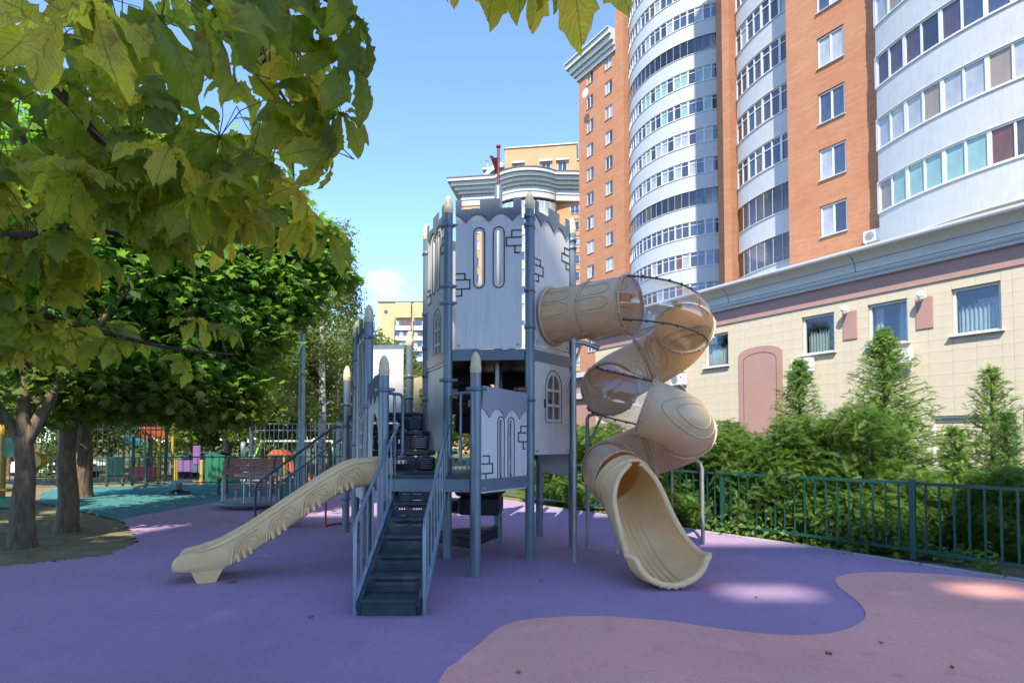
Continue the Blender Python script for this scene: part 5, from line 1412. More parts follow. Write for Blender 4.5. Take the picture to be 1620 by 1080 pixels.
# open exit chute, flaring to the ground
ex0 = hel(928); xd = Vector((-math.sin(R(928)), math.cos(R(928)))).normalized()
cp = [(ex0.x, ex0.y, ex0.z), (ex0.x + xd.x * .20, ex0.y + xd.y * .20, ex0.z - .12), (1.47, 6.62, .68), (1.535, 6.32, .47), (1.58, 6.08, .385), (1.60, 5.90, .37), (1.605, 5.78, .37)]
cp = smooth_loop(cp, 8); m = len(cp)
half_k = np.array([math.pi if t_ < .10 else R(np.interp(t_, [.10, .19, .33, .55, .75, .88, 1.0], [178, 138, 108, 90, 80, 84, 78])) for t_ in np.linspace(0, 1, m)])
for _ in range(3): half_k[6:-1] = (half_k[5:-2] + 2 * half_k[6:-1] + half_k[7:]) / 4
rings = []; nn = 30
for i, p in enumerate(cp):
    t = i / (m - 1); p = Vector(p); a = Vector(cp[max(0, i - 1)]); b = Vector(cp[min(m - 1, i + 1)]); tg = (b - a).normalized(); x = tg.cross(Z3).normalized(); y = x.cross(tg)
    # opening half angle measured from straight down
    half = float(half_k[i])
    rad = RAD * np.interp(t, [0, .15, .6, .85, 1.0], [1, 1.0, 1.0, 1.05, .95]); wid = np.interp(t, [0, .4, .85, 1], [1.0, 1.03, 1.22, 1.14])
    ring = []
    for k in range(nn + 1):
        th = -half + 2 * half * k / nn
        ring.append(p + x * math.sin(th) * rad * wid - y * math.cos(th) * rad)
    rings.append((ring, p, x, y, tg))
mb = MB(); W1 = nn + 1
outer = [q for r in rings for q in r[0]]
inn = []
for r in rings:
    for q in r[0]: d = (r[1] - q).normalized(); inn.append(q + d * .022)
fs = [(i * W1 + k, i * W1 + k + 1, (i + 1) * W1 + k + 1, (i + 1) * W1 + k) for i in range(m - 1) for k in range(nn)]
mb.add(outer, fs, True); mb.add(inn, [f[::-1] for f in fs], True)
chute = part('exit_chute', mb, M['tan'], spiral)
mb = MB(); rim = [rings[i][0][0] * .5 + inn[i * W1] * .5 for i in range(6, m)]
end = [outer[(m - 1) * W1 + k] * .5 + inn[(m - 1) * W1 + k] * .5 for k in range(1, nn)]
rim2 = [rings[i][0][-1] * .5 + inn[i * W1 + nn] * .5 for i in range(m - 1, 5, -1)]
# follow the rim all round with a rolled edge
tp = [Vector(q) for q in rim] + [Vector(q) + rings[-1][4] * .01 for q in end] + [Vector(q) for q in rim2]
mb.tube(tp, .032, 10)
rg = rings[5]; mb.tube([rg[1] + (rg[2] * math.cos(a) + rg[3] * math.sin(a)) * (RAD + .004) for a in [math.pi * 2 * i / 40 for i in range(40)]], .026, 8, closed=True)
for k in range(6):
    th = R(-32 + 64 * k / 5); r_ = rings[-1]; mb.sphere(r_[1] + r_[2] * math.sin(th) * RAD * .95 - r_[3] * math.cos(th) * RAD * .94 + r_[4] * .008, .037, 10, 8)
part('rolled_rim', mb, M['tan'], spiral)
mb = MB()
for th in (-.42, -.2, .02, .24):
    mb.tube([rings[i][1] + rings[i][2] * math.sin(th) * (RAD - .022) - rings[i][3] * math.cos(th) * (RAD - .022) for i in range(12, m - 1)], .008, 5)
part('groove_ribs', mb, M['tan'], spiral)
# support legs
def leg(pts, r=.028, name='support_leg'): return part(name, MB().tube(pts, r, 10), M['steel'], castle)
lp = G(909, 889); leg([(lp.x, lp.y, 0), (lp.x, lp.y, 2.62), (lp.x, lp.y, 2.78)], .03)
leg([(lp.x - .02, lp.y, 2.74), (lp.x + .14, lp.y + .0, 2.72), (lp.x + .32, lp.y + .02, 2.66)], .028); leg([(lp.x - .12, lp.y + .02, 2.1), (lp.x + .10, lp.y + .01, 2.72)], .016)
l2 = G(930, 868); lz = ZAT(655, l2.y)
leg([(l2.x, l2.y, 0), (l2.x, l2.y, lz - .07), (l2.x + .02, l2.y, lz - .02), (l2.x + .08, l2.y, lz), (l2.x + .35, l2.y - .1, lz)], .026); leg([(l2.x + .02, l2.y, lz - .42), (l2.x + .2, l2.y - .06, lz - .01)], .018)
l3 = G(1112, 858); lz = ZAT(728, l3.y)
leg([(l3.x, l3.y, 0), (l3.x, l3.y, lz - .12), (l3.x - .03, l3.y, lz - .04), (l3.x - .10, l3.y, lz), (l3.x - .38, l3.y - .15, lz), (l3.x - .42, l3.y - .17, lz + .1)], .028)
l4 = G(1064, 830); leg([(l4.x, l4.y, 0), (l4.x, l4.y, 1.35), (l4.x - .08, l4.y - .3, 1.42)], .025)
l5 = G(976, 877); leg([(l5.x, l5.y, 0), (l5.x + .02, l5.y + .02, .62)], .022)

# ================================================================== SMALL PLAY THINGS
cw = G(398, 803)
car_ = thing('roundabout', 'low round merry-go-round with steel rails in front of the slatted bench', 'merry-go-round', (cw.x, cw.y + .3, 0))
part('platform', MB().lathe([(.78, .06), (.84, .08), (.85, .13), (.82, .15), (.0005, .152)], (0, 0, 0), 40), M['band'], car_, True)
part('hub', MB().lathe([(.5, 0), (.5, .06)], (0, 0, 0), 24), M['black'], car_, True)
part('deck_plate', MB().lathe([(.79, .154), (.0005, .156)], (0, 0, 0), 36), M['band_mid'], car_, True)
for k in range(4):
    a = R(20 + 90 * k); d = Vector((math.cos(a), math.sin(a), 0)); e = Vector((-d.y, d.x, 0))
    p1, p2 = d * .70 - e * .22, d * .70 + e * .22
    mb = MB().tube([p1 + Z3 * .15, p1 + Z3 * .62, p1 + e * .05 + Z3 * .69, p1 + e * .12 + Z3 * .71, p2 - e * .12 + Z3 * .71, p2 - e * .05 + Z3 * .69, p2 + Z3 * .62, p2 + Z3 * .15], .021, 8)
    r_ = part('handrail', mb, M['steel'], car_, True)
    mb = MB().rbox((d * .45) + Z3 * .42, (.26, .42, .03), a, .01); part('seat', mb, M['wood'], car_, True)
    mb = MB().tube([d * .45 + Z3 * .15, d * .45 + Z3 * .41], .02, 6); part('seat_post', mb, M['steel'], car_, True)
mb = MB().tube([(.5 * math.cos(t), .5 * math.sin(t), .72) for t in [2 * math.pi * i / 28 for i in range(28)]], .02, 8, closed=True); part('ring_rail', mb, M['steel'], car_, True)

bp = AT(392, 760, 16.2); bench = thing('park_bench', 'slatted red brown bench behind the merry-go-round', 'bench', (bp.x, 16.2, 0))
sl = MB().rbox((0, 0, 0), (1.62, .09, .035), 0, .008).mesh('slat', M['wood'])
for k in range(4): link('slat', sl, bench, (0, -.30 + .115 * k, .45), (0, 0, 0))
for k in range(5): link('slat', sl, bench, (0, .17 + .022 * k, .56 + .098 * k), (R(78), 0, 0))
for sx in (-.66, .66):
    mb = MB(); mb.bar((sx, -.32, 0), (sx, -.32, .43), .05, .05); mb.bar((sx, .14, 0), (sx, .14, .43), .05, .05); mb.bar((sx, -.36, .41), (sx, .16, .41), .05, .04); mb.bar((sx, .145, .41), (sx, .27, 1.02), .05, .04)
    part('side_frame', mb, M['black_fence'], bench, True)

st_p = G(282, 781); sp = thing('spring_seat', 'small dark round stool on the teal surface near the fence', 'play seat', (st_p.x, st_p.y, 0))
part('foot', MB().lathe([(.30, 0), (.30, .06), (.18, .09), (.10, .12)], (0, 0, 0), 20), M['black'], sp, True)
part('spring', MB().tube([(.09 * math.cos(a), .09 * math.sin(a), .12 + .18 * a / (math.pi * 8)) for a in [math.pi * 8 * i / 60 for i in range(61)]], .018, 6), M['band_mid'], sp, True)
part('seat', MB().lathe([(.0005, .3), (.34, .31), (.36, .34), (.34, .37), (.0005, .38)], (0, 0, 0), 24), M['band_mid'], sp, True)

gp = G(515, 833); gl = thing('mini_goal', 'small red framed goal with white net behind the sand slide', 'goal', (gp.x, gp.y, 0))
gw, gh = .62, .62
part('frame', MB().tube([(0, 0, 0), (0, 0, gh), (0.02, 0, gh + .03), (gw, 0, gh + .03), (gw + .02, 0, gh), (gw + .02, 0, 0)], .018, 8).tube([(0, 0, .02), (.1, .28, .02), (gw - .08, .28, .02), (gw + .02, 0, .02)], .018, 8), M['red'], gl, True)
mb = MB()
for k in range(10):
    t = k / 9
    mb.tube([(gw * t, 0, gh), (.05 + gw * t * .86, .18, gh * .55), (.1 + (gw - .18) * t, .28, .03)], .0022, 4)
    mb.tube([(0, .28 * t * .9, gh - .6 * t), (gw / 2, .28 * t, gh - .6 * t), (gw, .28 * t * .9, gh - .6 * t)], .0022, 4)
part('net', mb, M['frame'], gl, True)

# ================================================================== FENCES AND LAMPS
def fence(name, label, path, posts_every, h, zb, bar_gap, bar_r, mat, rail_h, post_w=.06, group=None, spike=0.0, z0=0.0, phase=0.0):
    P = [Vector((x, y, z0)) for x, y in path]; cum = [0]
    for a, b in zip(P, P[1:]): cum.append(cum[-1] + (b - a).length)
    L = cum[-1]
    def at(d):
        d = min(max(d, 0), L); i = max(k for k in range(len(cum) - 1) if cum[k] <= d + 1e-9); return P[i].lerp(P[i + 1], (d - cum[i]) / max(1e-6, cum[i + 1] - cum[i]))
    c = at(L / 2); t = thing(name, label, 'fence', (c.x, c.y, z0), 0, group)
    pm = MB().rbox((0, 0, h / 2 + .02), (post_w, post_w, h + .04), 0, .006).mesh('post', mat); bm = MB().box((0, 0, (h + zb) / 2 + spike / 2), (bar_r * 2, bar_r * 2, h - zb + spike)).mesh('bar', mat)
    ds = [phase]
    while ds[-1] + posts_every < L: ds.append(ds[-1] + posts_every)
    nb = 0
    for i, d in enumerate(ds):
        p = at(d); q = at(min(L, d + posts_every)); an = math.atan2(q.y - p.y, q.x - p.x)
        link('post', pm, t, to_local(t, p), (0, 0, an))
        if i + 1 < len(ds):
            ln = (q - p).length
            for z in rail_h:
                mb = MB().bar(p + Z3 * z, q + Z3 * z, .045, .04); part('rail', mb, mat, t)
            k = max(1, int(ln / bar_gap))
            for j in range(1, k):
                if nb >= 300: break
                pp = p.lerp(q, j / k); link('bar', bm, t, to_local(t, pp), (0, 0, an)); nb += 1
    return t
kk = [k for k in kerb if 3.2 < k[1] < 15.5 and k[0] > -1.5]
fp = []
for i, k in enumerate(kk):
    a, b = Vector(kk[max(0, i - 1)]), Vector(kk[min(len(kk) - 1, i + 1)]); t_ = (b - a).normalized(); fp.append((k[0] - t_.y * .30, k[1] + t_.x * .30))
fp = fp[::-1]
# start so that a post falls at the photographed spot
fence('green_fence', 'low dark green railing in front of the clipped hedge', fp, 2.72, .98, .10, .145, .0095, M['green_fence'], (.13, .965), .065, phase=float(np.argmin([0])) + 1.55)
fk = smooth_loop([(-14.2, 17.9), (-11.5, 18.6), (-8.5, 19.2), (-5.6, 19.6), (-4.2, 19.2), (-1.6, 16.7), (-.9, 15.6)], 4)
fence('green_fence', 'low green railing along the far edge of the teal surface', fk, 2.4, .98, .10, .2, .009, M['green_fence'], (.13, .965), .06)
fence('black_fence', 'tall black bar fence behind the maples and the play yard', [(-24, 15.5), (-13.8, 19.3), (-9.5, 20.0)], 3.2, 2.0, .15, .155, .011, M['black_fence'], (.25, 1.88), .08, spike=.14)
fence('black_fence', 'taller grey bar fence panels behind the bench and street lamp', [(-9.4, 20.5), (-5.9, 20.6), (-1.5, 19.2)], 3.1, 2.15, .15, .16, .011, M['band_mid'], (.25, 1.88, 2.12), .10)
lp_ = AT(476, 740, 18.3)
lamp = thing('street_lamp', 'grey green cast lamp post standing by the fence behind the bench', 'street lamp', (lp_.x, 18.3, 0))
part('base', MB().lathe([(.19, 0), (.19, .25), (.17, .3), (.165, .95), (.18, 1.0), (.19, 1.03), (.15, 1.08), (.14, 1.16), (.12, 1.2)], (0, 0, 0), 18), M['lamp'], lamp, True)
part('shaft', MB().lathe([(.105, 1.2), (.10, 2.6), (.085, 5.2), (.075, 6.4)], (0, 0, 0), 16), M['lamp'], lamp, True)
part('arm', MB().tube([(0, 0, 6.3), (0, 0, 6.6), (-.2, -.1, 6.8), (-.6, -.3, 6.85)], .04, 8), M['lamp'], lamp, True)
part('lantern', MB().lathe([(.05, .22), (.2, .1), (.22, .02), (.18, -.06), (.0005, -.1)], (-.62, -.32, 6.75), 16), M['lampball'], lamp, True)
l2p = AT(534, 700, 24.0); l2 = thing('street_lamp', 'thin pale lamp post with curved neck beyond the fence', 'street lamp', (l2p.x, 24, -.6))
zt = ZAT(590, 24) + .6
part('shaft', MB().tube([(0, 0, 0), (0, 0, zt - .6), (.03, 0, zt - .3), (.15, 0, zt - .1), (.35, 0, zt), (.6, 0, zt)], .05, 8), M['frame'], l2, True)
part('lantern', MB().rbox((.8, 0, zt), (.55, .22, .1), 0, .04), M['lamp'], l2, True)

# ================================================================== VEGETATION
def leaf_mesh(name, mat, pos, X, Y, Z, size, tmpl, tris, tone):
    """many small leaves: frames X,Y,Z (n,3), template verts (k,3), triangles"""
    n, k = len(pos), len(tmpl); T = np.asarray(tmpl, float)
    V = pos[:, None, :] + size[:, None, None] * (T[None, :, 0:1] * X[:, None, :] + T[None, :, 1:2] * Y[:, None, :] + T[None, :, 2:3] * Z[:, None, :])
    F = (np.asarray(tris, np.int32)[None] + (np.arange(n, dtype=np.int32) * k)[:, None, None]).reshape(-1, 3)
    me = bpy.data.meshes.new(name)
    me.vertices.add(n * k); me.vertices.foreach_set('co', V.astype(np.float32).ravel())
    m = len(F); me.loops.add(m * 3); me.loops.foreach_set('vertex_index', F.ravel())
    me.polygons.add(m); me.polygons.foreach_set('loop_start', np.arange(0, m * 3, 3, dtype=np.int32))
    me.update(calc_edges=True)
    at = me.attributes.new('tone', 'FLOAT', 'POINT'); at.data.foreach_set('value', np.repeat(tone, k).astype(np.float32))
    me.materials.append(mat); return me
def unit(a): return a / np.maximum(1e-9, np.linalg.norm(a, axis=1, keepdims=True))
def frames(rs, n, up=1.0, droop=0.3, out=None, outw=0.6):
    """leaf frames: normal leaning up and out, tip drooping"""
    Z = rs.normal(size=(n, 3)); Z[:, 2] = np.abs(Z[:, 2]) + up
    if out is not None: Z = Z + out * outw
    Z = unit(Z); t = rs.normal(size=(n, 3)); t[:, 2] -= droop
    if out is not None: t += out * .5
    Y = unit(t - Z * np.sum(t * Z, 1, keepdims=True)); X = np.cross(Y, Z); return X, Y, Z
def fan(outline):
    """triangle fan about the leaf's middle"""
    k = len(outline); return [(0, 0, 0)] + outline, [(0, 1 + i, 1 + (i + 1) % k) for i in range(k)]
MAPLE_T = fan([(0, -.42, 0), (.22, -.34, .02), (.52, -.12, -.06), (.26, .02, .03), (.44, .38, -.08), (.13, .22, .03), (0, .62, -.08), (-.13, .22, .03), (-.44, .38, -.08), (-.26, .02, .03), (-.52, -.12, -.06), (-.22, -.34, .02)])
OVAL_T = ([(0, -.5, 0), (.28, -.05, .05), (0, .5, -.06), (-.28, -.05, .05)], [(0, 1, 2), (0, 2, 3)])
CHEST_T = ([(0, -.1, 0), (.10, .3, 0), (0, .6, -.12), (-.10, .3, 0), (.46, .24, -.05), (.30, .0, 0), (-.46, .24, -.05), (-.30, .0, 0), (.4, -.3, -.08), (.15, -.28, 0), (-.4, -.3, -.08), (-.15, -.28, 0)],
           [(0, 1, 2), (0, 2, 3), (0, 4, 1), (0, 5, 4), (0, 3, 6), (0, 6, 7), (0, 8, 5), (0, 9, 8), (0, 7, 10), (0, 10, 11)])
def feather(npair, w, droop=.12):
    v = []; t = []
    for i in range(npair):
        y = -.45 + .9 * i / npair; l = w * (1 - .6 * abs(i / npair - .35)); z = -droop * (i / npair) ** 2
        for s in (1, -1):
            b = len(v); v += [(0, y, z), (0, y + .10, z), (s * l, y + .17 + l * .45, z - .05 * l)]; t.append((b, b + 1, b + 2) if s > 0 else (b + 1, b, b + 2))
    b = len(v); v += [(-.02, -.5, 0), (.02, -.5, 0), (0, .55, -droop)]; t.append((b, b + 1, b + 2)); return v, t
SPRAY_T = feather(6, .28); NEEDLE_T = feather(8, .22, .05)
def lobes_points(rs, n, lobes, shell=.55):
    """points through a set of ellipsoid boughs, denser towards their skins"""
    w = np.array([l[1][0] * l[1][1] * l[1][2] for l in lobes]) ** .72; ch = rs.choice(len(lobes), n, p=w / w.sum())
    d = unit(rs.normal(size=(n, 3))); r = shell + (1 - shell) * rs.rand(n) ** .8; r = np.where(rs.rand(n) < .2, rs.rand(n), r) * (1 + .13 * rs.normal(size=n))
    c = np.array([l[0] for l in lobes])[ch]; q = np.array([l[1] for l in lobes])[ch]
    return c + d * q * r[:, None], d
def crown_mesh(name, mat, seed, n, lobes, tmpl, size, up=.8, droop=.4, shell=.5, cut=None):
    rs = np.random.RandomState(seed); p, d = lobes_points(rs, n, lobes, shell)
    if cut is not None: k = cut(p); p, d = p[k], d[k]
    n = len(p); X, Y, Z = frames(rs, n, up, droop, d)
    return leaf_mesh(name, mat, p, X, Y, Z, size * (0.7 + .6 * rs.rand(n)), tmpl[0], tmpl[1], np.clip(rs.normal(.45, .28, n), 0, 1))
def bough_lobes(rs, c, R_, nb, r0, flat=.7):
    """cluster of boughs around a crown ellipsoid"""
    out = [(tuple(c), (R_[0] * .62, R_[1] * .62, R_[2] * .62))]
    for i in range(nb):
        d = rs.normal(size=3); d /= np.linalg.norm(d); f = .55 + .42 * rs.rand(); r = r0 * (.65 + .7 * rs.rand())
        out.append(((c[0] + d[0] * R_[0] * f, c[1] + d[1] * R_[1] * f, c[2] + d[2] * R_[2] * f), (r, r, r * flat)))
    return out
def limb(mb, pts, r0, r1, n=9, sub=4):
    p = smooth_loop([tuple(q) for q in pts], sub); m = len(p); mb.tube(p, [r0 + (r1 - r0) * (i / (m - 1)) for i in range(m)], n); return mb
def trunk_tube(mb, x, y, h, r, lean=(0, 0), seed=0):
    rs = random.Random(seed); pts = [(x, y, -.05), (x, y, .12), (x + rs.uniform(-.02, .02), y, .5)]
    k = max(2, int(h / .8)); rad = [r * 1.35, r * 1.12, r]
    for i in range(1, k + 1):
        t = i / k; pts.append((x + lean[0] * t + rs.uniform(-.03, .03), y + lean[1] * t + rs.uniform(-.03, .03), .5 + (h - .5) * t)); rad.append(r * (1 - .3 * t))
    mb.tube(pts, rad, 12); return pts[-1]
def tree(name, label, cat, loc, group, trunk_mat, build_trunk, crowns):
    t = thing(name, label, cat, loc, 0, group)
    mb = MB(); build_trunk(mb); part('trunk', mb, trunk_mat, t, True)
    for nm, me in crowns: link(nm, me, t)
    return t

# --- three maples on the left: big dark crowns hanging low
rs = np.random.RandomState(3)
def maple(label, loc, h, r, limbs, lobes, nleaf, seed, low=0, cut=None, fork=None):
    def bt(mb):
        top = trunk_tube(mb, 0, 0, h, r, fork or (0, 0), seed)
        for pts, r0 in limbs: limb(mb, [Vector((top[0], top[1], top[2] - .15))] + [Vector(p) for p in pts], r0, r0 * .35)
    cr = [('crown', crown_mesh('crown', M['maple'], seed, nleaf, lobes, MAPLE_T, .165, .9, .5, .5, cut))]
    if low: cr.append(('low_foliage', crown_mesh('low_foliage', M['maple_low'], seed + 50, low, [((x, y, z - .55), (a, b, .4)) for (x, y, z), (a, b, c_) in lobes[-4:]], MAPLE_T, .15, .8, .6, .3)))
    return tree('maple_tree', label, 'tree', loc, 'maples at the left of the playground', M['bark'], bt, cr)
t1 = G(35, 862)
lob = [((-.6, .8, 4.6), (2.6, 2.2, 2.3)), ((-2.0, .2, 3.6), (1.6, 1.4, 1.2)), ((1.0, 1.2, 4.2), (1.5, 1.3, 1.1)), ((-1.4, 1.4, 6.2), (1.6, 1.5, 1.2)), ((.6, .6, 5.6), (1.4, 1.3, 1.1)), ((-1.0, -.4, 2.65), (.9, .8, .5)), ((.35, .5, 2.9), (.8, .8, .5)), ((-.2, 1.0, 2.6), (.8, .7, .45)), ((1.3, 1.2, 2.9), (.9, .8, .5))]
maple('leftmost forked maple with a pale streaked trunk on bare soil', (t1.x, t1.y, 0), 1.55, .145, [([(.35, .1, 2.3), (.75, .3, 3.2), (1.2, .8, 4.3)], .09), ([(-.1, .1, 2.5), (-.05, .3, 3.6), (.2, .5, 5.6)], .10), ([(-.45, .05, 2.0), (-.9, -.1, 2.7), (-1.8, .1, 3.6)], .08), ([(-.35, .4, 2.4), (-.9, .9, 3.6), (-1.2, 1.2, 5.5)], .07)], lob, 11000, 21, 1500)
t2 = G(106, 838)
lob = [((.5, 1.2, 5.2), (2.4, 2.0, 2.3)), ((2.7, 1.4, 4.7), (1.3, 1.2, 1.1)), ((2.0, .9, 3.7), (1.3, 1.2, .8)), ((2.3, 1.5, 3.5), (.9, .9, .5)), ((1.6, 1.6, 6.3), (1.6, 1.5, 1.1)), ((3.5, 1.8, 5.1), (.75, .8, .6)), ((.3, .6, 3.5), (1.4, 1.2, .8)),
       ((3.05, 1.6, 4.4), (.7, .9, .45)), ((2.9, 1.2, 5.7), (.95, 1.0, .6)), ((2.6, 1.4, 6.1), (.8, .9, .5)), ((3.95, 1.9, 4.85), (.45, .6, .3)), ((3.75, 1.7, 5.6), (.45, .5, .3)), ((3.2, 1.7, 3.95), (.4, .5, .2)), ((2.1, 1.3, 2.85), (.8, .8, .4)), ((1.2, .6, 2.75), (1.1, .9, .45)), ((2.0, .8, 2.6), (1.1, .9, .4)), ((.2, .5, 2.7), (.9, .8, .4))]
maple('middle maple with a straight rough trunk and wide low boughs', (t2.x, t2.y, 0), 1.9, .15, [([(.5, .2, 2.6), (1.6, .6, 3.4), (3.3, 1.2, 4.0)], .09), ([(.1, .2, 3.0), (.5, .8, 4.5), (1.0, 1.2, 6.2)], .11), ([(-.5, .0, 2.3), (-1.2, .2, 3.0), (-1.8, .5, 4.0)], .07), ([(.35, .4, 3.2), (1.4, 1.0, 4.8), (2.6, 1.2, 6.0)], .07)], lob, 24000, 22, 3600)
t3 = G(128, 786)
lob = bough_lobes(rs, (1.2, .3, 6.0), (3.6, 3.0, 3.2), 12, 1.7) + [((3.6, .2, 5.4), (1.7, 1.6, 1.5)), ((3.8, 0, 7.2), (1.5, 1.4, 1.4)), ((1.5, -.6, 3.2), (1.6, 1.2, .6)), ((3.2, -.2, 3.4), (1.6, 1.2, .6)), ((4.6, .2, 3.9), (1.2, 1.1, .7)), ((.1, -.6, 3.0), (1.3, 1.0, .5))]
maple('thick maple with a double trunk farthest back by the fence', (t3.x, t3.y, 0), 2.2, .24, [([(.9, .1, 2.9), (2.2, .2, 3.9), (3.6, .1, 5.2)], .14), ([(.1, .2, 3.6), (.6, .4, 5.4), (.9, .5, 7.8)], .17), ([(-.9, .1, 3.0), (-1.8, .3, 4.2), (-2.4, .5, 5.6)], .12)], lob, 20000, 23, 2500)

# --- pale birches rising behind the maples
def birch_lobes(seed, h, w):
    r_ = np.random.RandomState(seed); out = []
    for i in range(34):
        t = r_.rand() ** .8; a = r_.rand() * 6.28; rr = w * (1 - .65 * t) * (.4 + .6 * r_.rand()); out.append(((rr * math.cos(a), rr * math.sin(a), h * (.22 + .76 * t)), (.75, .75, .95)))
    return out
def birch(label, px, Y, ytop, w, seed, n, name='birch_tree'):
    p = AT(px, 690, Y); h = ZAT(ytop, Y) + .3
    def bt(mb):
        mb.tube([(0, 0, 0), (.05, 0, h * .3), (-.05, .1, h * .6), (.03, 0, h * .95)], [.16, .13, .08, .02], 10)
        r_ = random.Random(seed)
        for i in range(14):
            z = h * (.3 + .045 * i); a = i * 2.4; L = w * (1 - i / 18); mb.tube([(0, 0, z), (math.cos(a) * L * .5, math.sin(a) * L * .5, z + .5), (math.cos(a) * L, math.sin(a) * L, z + .4)], [.04, .025, .008], 5)
    return tree('birch_tree', label, 'tree', (p.x, Y, -.3), 'pale birches behind the maples', M['bark_birch'], bt, [('crown', crown_mesh('crown', M['birch'], seed, n, birch_lobes(seed, h, w), OVAL_T, .13, .3, .9, .3))])
birch('tall pale birch rising just right of the street lamp', 508, 21.5, 345, 2.0, 41, 26000)
birch('shorter pale birch between the lamp posts', 548, 26, 505, 2.2, 42, 14000)
birch('pale birch mostly hidden behind the maple crowns', 440, 27, 400, 2.6, 43, 14000)

# --- grove beyond the fence: shared crowns, each tree its own
GROVE = []
for s in range(3):
    r_ = np.random.RandomState(60 + s); GROVE.append((crown_mesh('crown', M['wild'], 60 + s, 15000, bough_lobes(r_, (0, 0, 4.9), (3.0, 3.0, 3.4), 22, 1.25), OVAL_T, .26, .7, .5, .45), s))
trunk_me = None
mbt = MB(); mbt.tube([(0, 0, -.3), (.05, 0, 1.5), (-.05, .05, 3.2), (0, 0, 6.5)], [.22, .18, .14, .04], 10)
for i in range(6):
    a = i * 1.1; mbt.tube([(0, 0, 2.2 + .4 * i), (math.cos(a) * .9, math.sin(a) * .9, 3.2 + .4 * i), (math.cos(a) * 2.0, math.sin(a) * 2.0, 3.9 + .45 * i)], [.08, .05, .015], 6)
trunk_me = mbt.mesh('trunk', M['bark'])
grove = [(-24, 25, 1.0, 0, 'broad tree behind the far left end of the black fence'), (-18.5, 29, 1.1, 1, 'broad tree behind the black fence left of the play yard'), (-13.5, 36, 1.15, 2, 'broad sunlit tree behind the orange play equipment'),
         (-10.0, 42, 1.2, 0, 'broad sunlit tree above the green swing frame'), (-20, 40, 1.35, 2, 'tall broad tree deep in the grove at left'), (-30, 34, 1.3, 1, 'tall broad tree at the outer left of the grove'),
         (-14.5, 46, 1.5, 1, 'tall tree deep in the grove behind the birches'), (-6.6, 52, 1.15, 0, 'bright tree below the yellow apartment block'), (-10.2, 60, 1.3, 2, 'bright tree left of the yellow apartment block'), (-4.0, 64, 1.1, 1, 'bright tree peeping beside the left castle posts'),
         (-16.5, 21.5, .62, 0, 'small bushy tree just behind the black fence'), (-8.2, 30, .75, 1, 'small bushy tree behind the bench'), (-5.6, 34, .8, 2, 'small bushy tree beyond the back stair of the castle'), (-26, 46, 1.5, 0, 'tall tree at the back left of the grove'), (-11.6, 27, .6, 2, 'small bush tree behind the white car')]
for i, (x, y, s, k, lab) in enumerate(grove):
    t = thing('broadleaf_tree', lab, 'tree', (x, y, -.55), rnd.uniform(0, 6), 'grove beyond the fence'); t.scale = (s, s, s)
    link('trunk', trunk_me, t); link('crown', GROVE[k][0], t)
# understory thicket far behind, reads as one mass
r_ = np.random.RandomState(77)
lob = [((-40 + 42 * k / 27 + r_.normal() * .8, 48 + r_.normal() * 2 + abs(k - 14) * .3, .8 + r_.rand() * 3.2), (2.4, 1.6, 2.1)) for k in range(28)]
me = crown_mesh('thicket', M['wild'], 78, 30000, lob, OVAL_T, .36, .6, .3, .4); o = link('thicket', me); tag(o, 'dense dark undergrowth at the back of the grove', 'undergrowth', kind='stuff')
# trees behind the viewer whose crowns shade the playground and show in the window glass
r_ = np.random.RandomState(90)
SHADE = [crown_mesh('crown', M['shade'], 90 + s, 17000, bough_lobes(np.random.RandomState(90 + s), (0, 0, 10.2), (5.2, 4.6, 6.2), 26, 2.0), CHEST_T, .62, .9, .5, .5) for s in range(2)]
mbt = MB(); mbt.tube([(0, 0, -.1), (0, 0, 2), (.1, 0, 5), (0, .1, 12)], [.36, .28, .22, .05], 12)
shade_trunk = mbt.mesh('trunk', M['bark_chest'])
SHADE_AT = [(-11.5, -4.0, .8, 'tall chestnut behind the viewer at the left'), (-15.5, 2.0, .75, 'tall chestnut beside the left edge of the playground'), (13.0, -8.0, .7, 'tall chestnut at the right rear of the playground')]
for i, (x, y, s, lab) in enumerate(SHADE_AT):
    t = thing('chestnut_tree', lab, 'tree', (x, y, -.03), i * 1.3, 'row of chestnuts behind the viewer'); t.scale = (s, s, s * 1.0)
    link('trunk', shade_trunk, t); link('crown', SHADE[i % 2], t)

# --- clipped hedge: individual shrubs of feathery sprays
def hedge_crown(seed, n, rx, ry, h, mat='thuja'):
    r_ = np.random.RandomState(seed); lob = []
    for i in range(20):
        lob.append(((r_.uniform(-rx, rx) * .8, r_.uniform(-ry, ry) * .7, h * (.10 + .80 * r_.rand())), (rx * .5, ry * .55, .30)))
    return crown_mesh('foliage', M[mat], seed, n, lob, SPRAY_T, .155, .45, -.1, .72)
HC = [hedge_crown(100 + s, 12500, .88, .62, 2.0) for s in range(3)]
mbt = MB(); 
for a in range(4): mbt.tube([(.05 * math.cos(a * 1.6), .05 * math.sin(a * 1.6), -.05), (.2 * math.cos(a * 1.6), .2 * math.sin(a * 1.6), .8), (.35 * math.cos(a * 1.6), .35 * math.sin(a * 1.6), 1.6)], [.035, .025, .008], 6)
hst = mbt.mesh('stem', M['bark'])
hp = []
cum = 0
fence_line = fp
hpos = [(k[0], k[1]) for k in fence_line]
def along(path, d):
    P = [Vector(p) for p in path]; c = 0
    for a, b in zip(P, P[1:]):
        L = (b - a).length
        if c + L >= d: return a.lerp(b, (d - c) / L), (b - a).normalized()
        c += L
    return P[-1], (P[-1] - P[-2]).normalized()
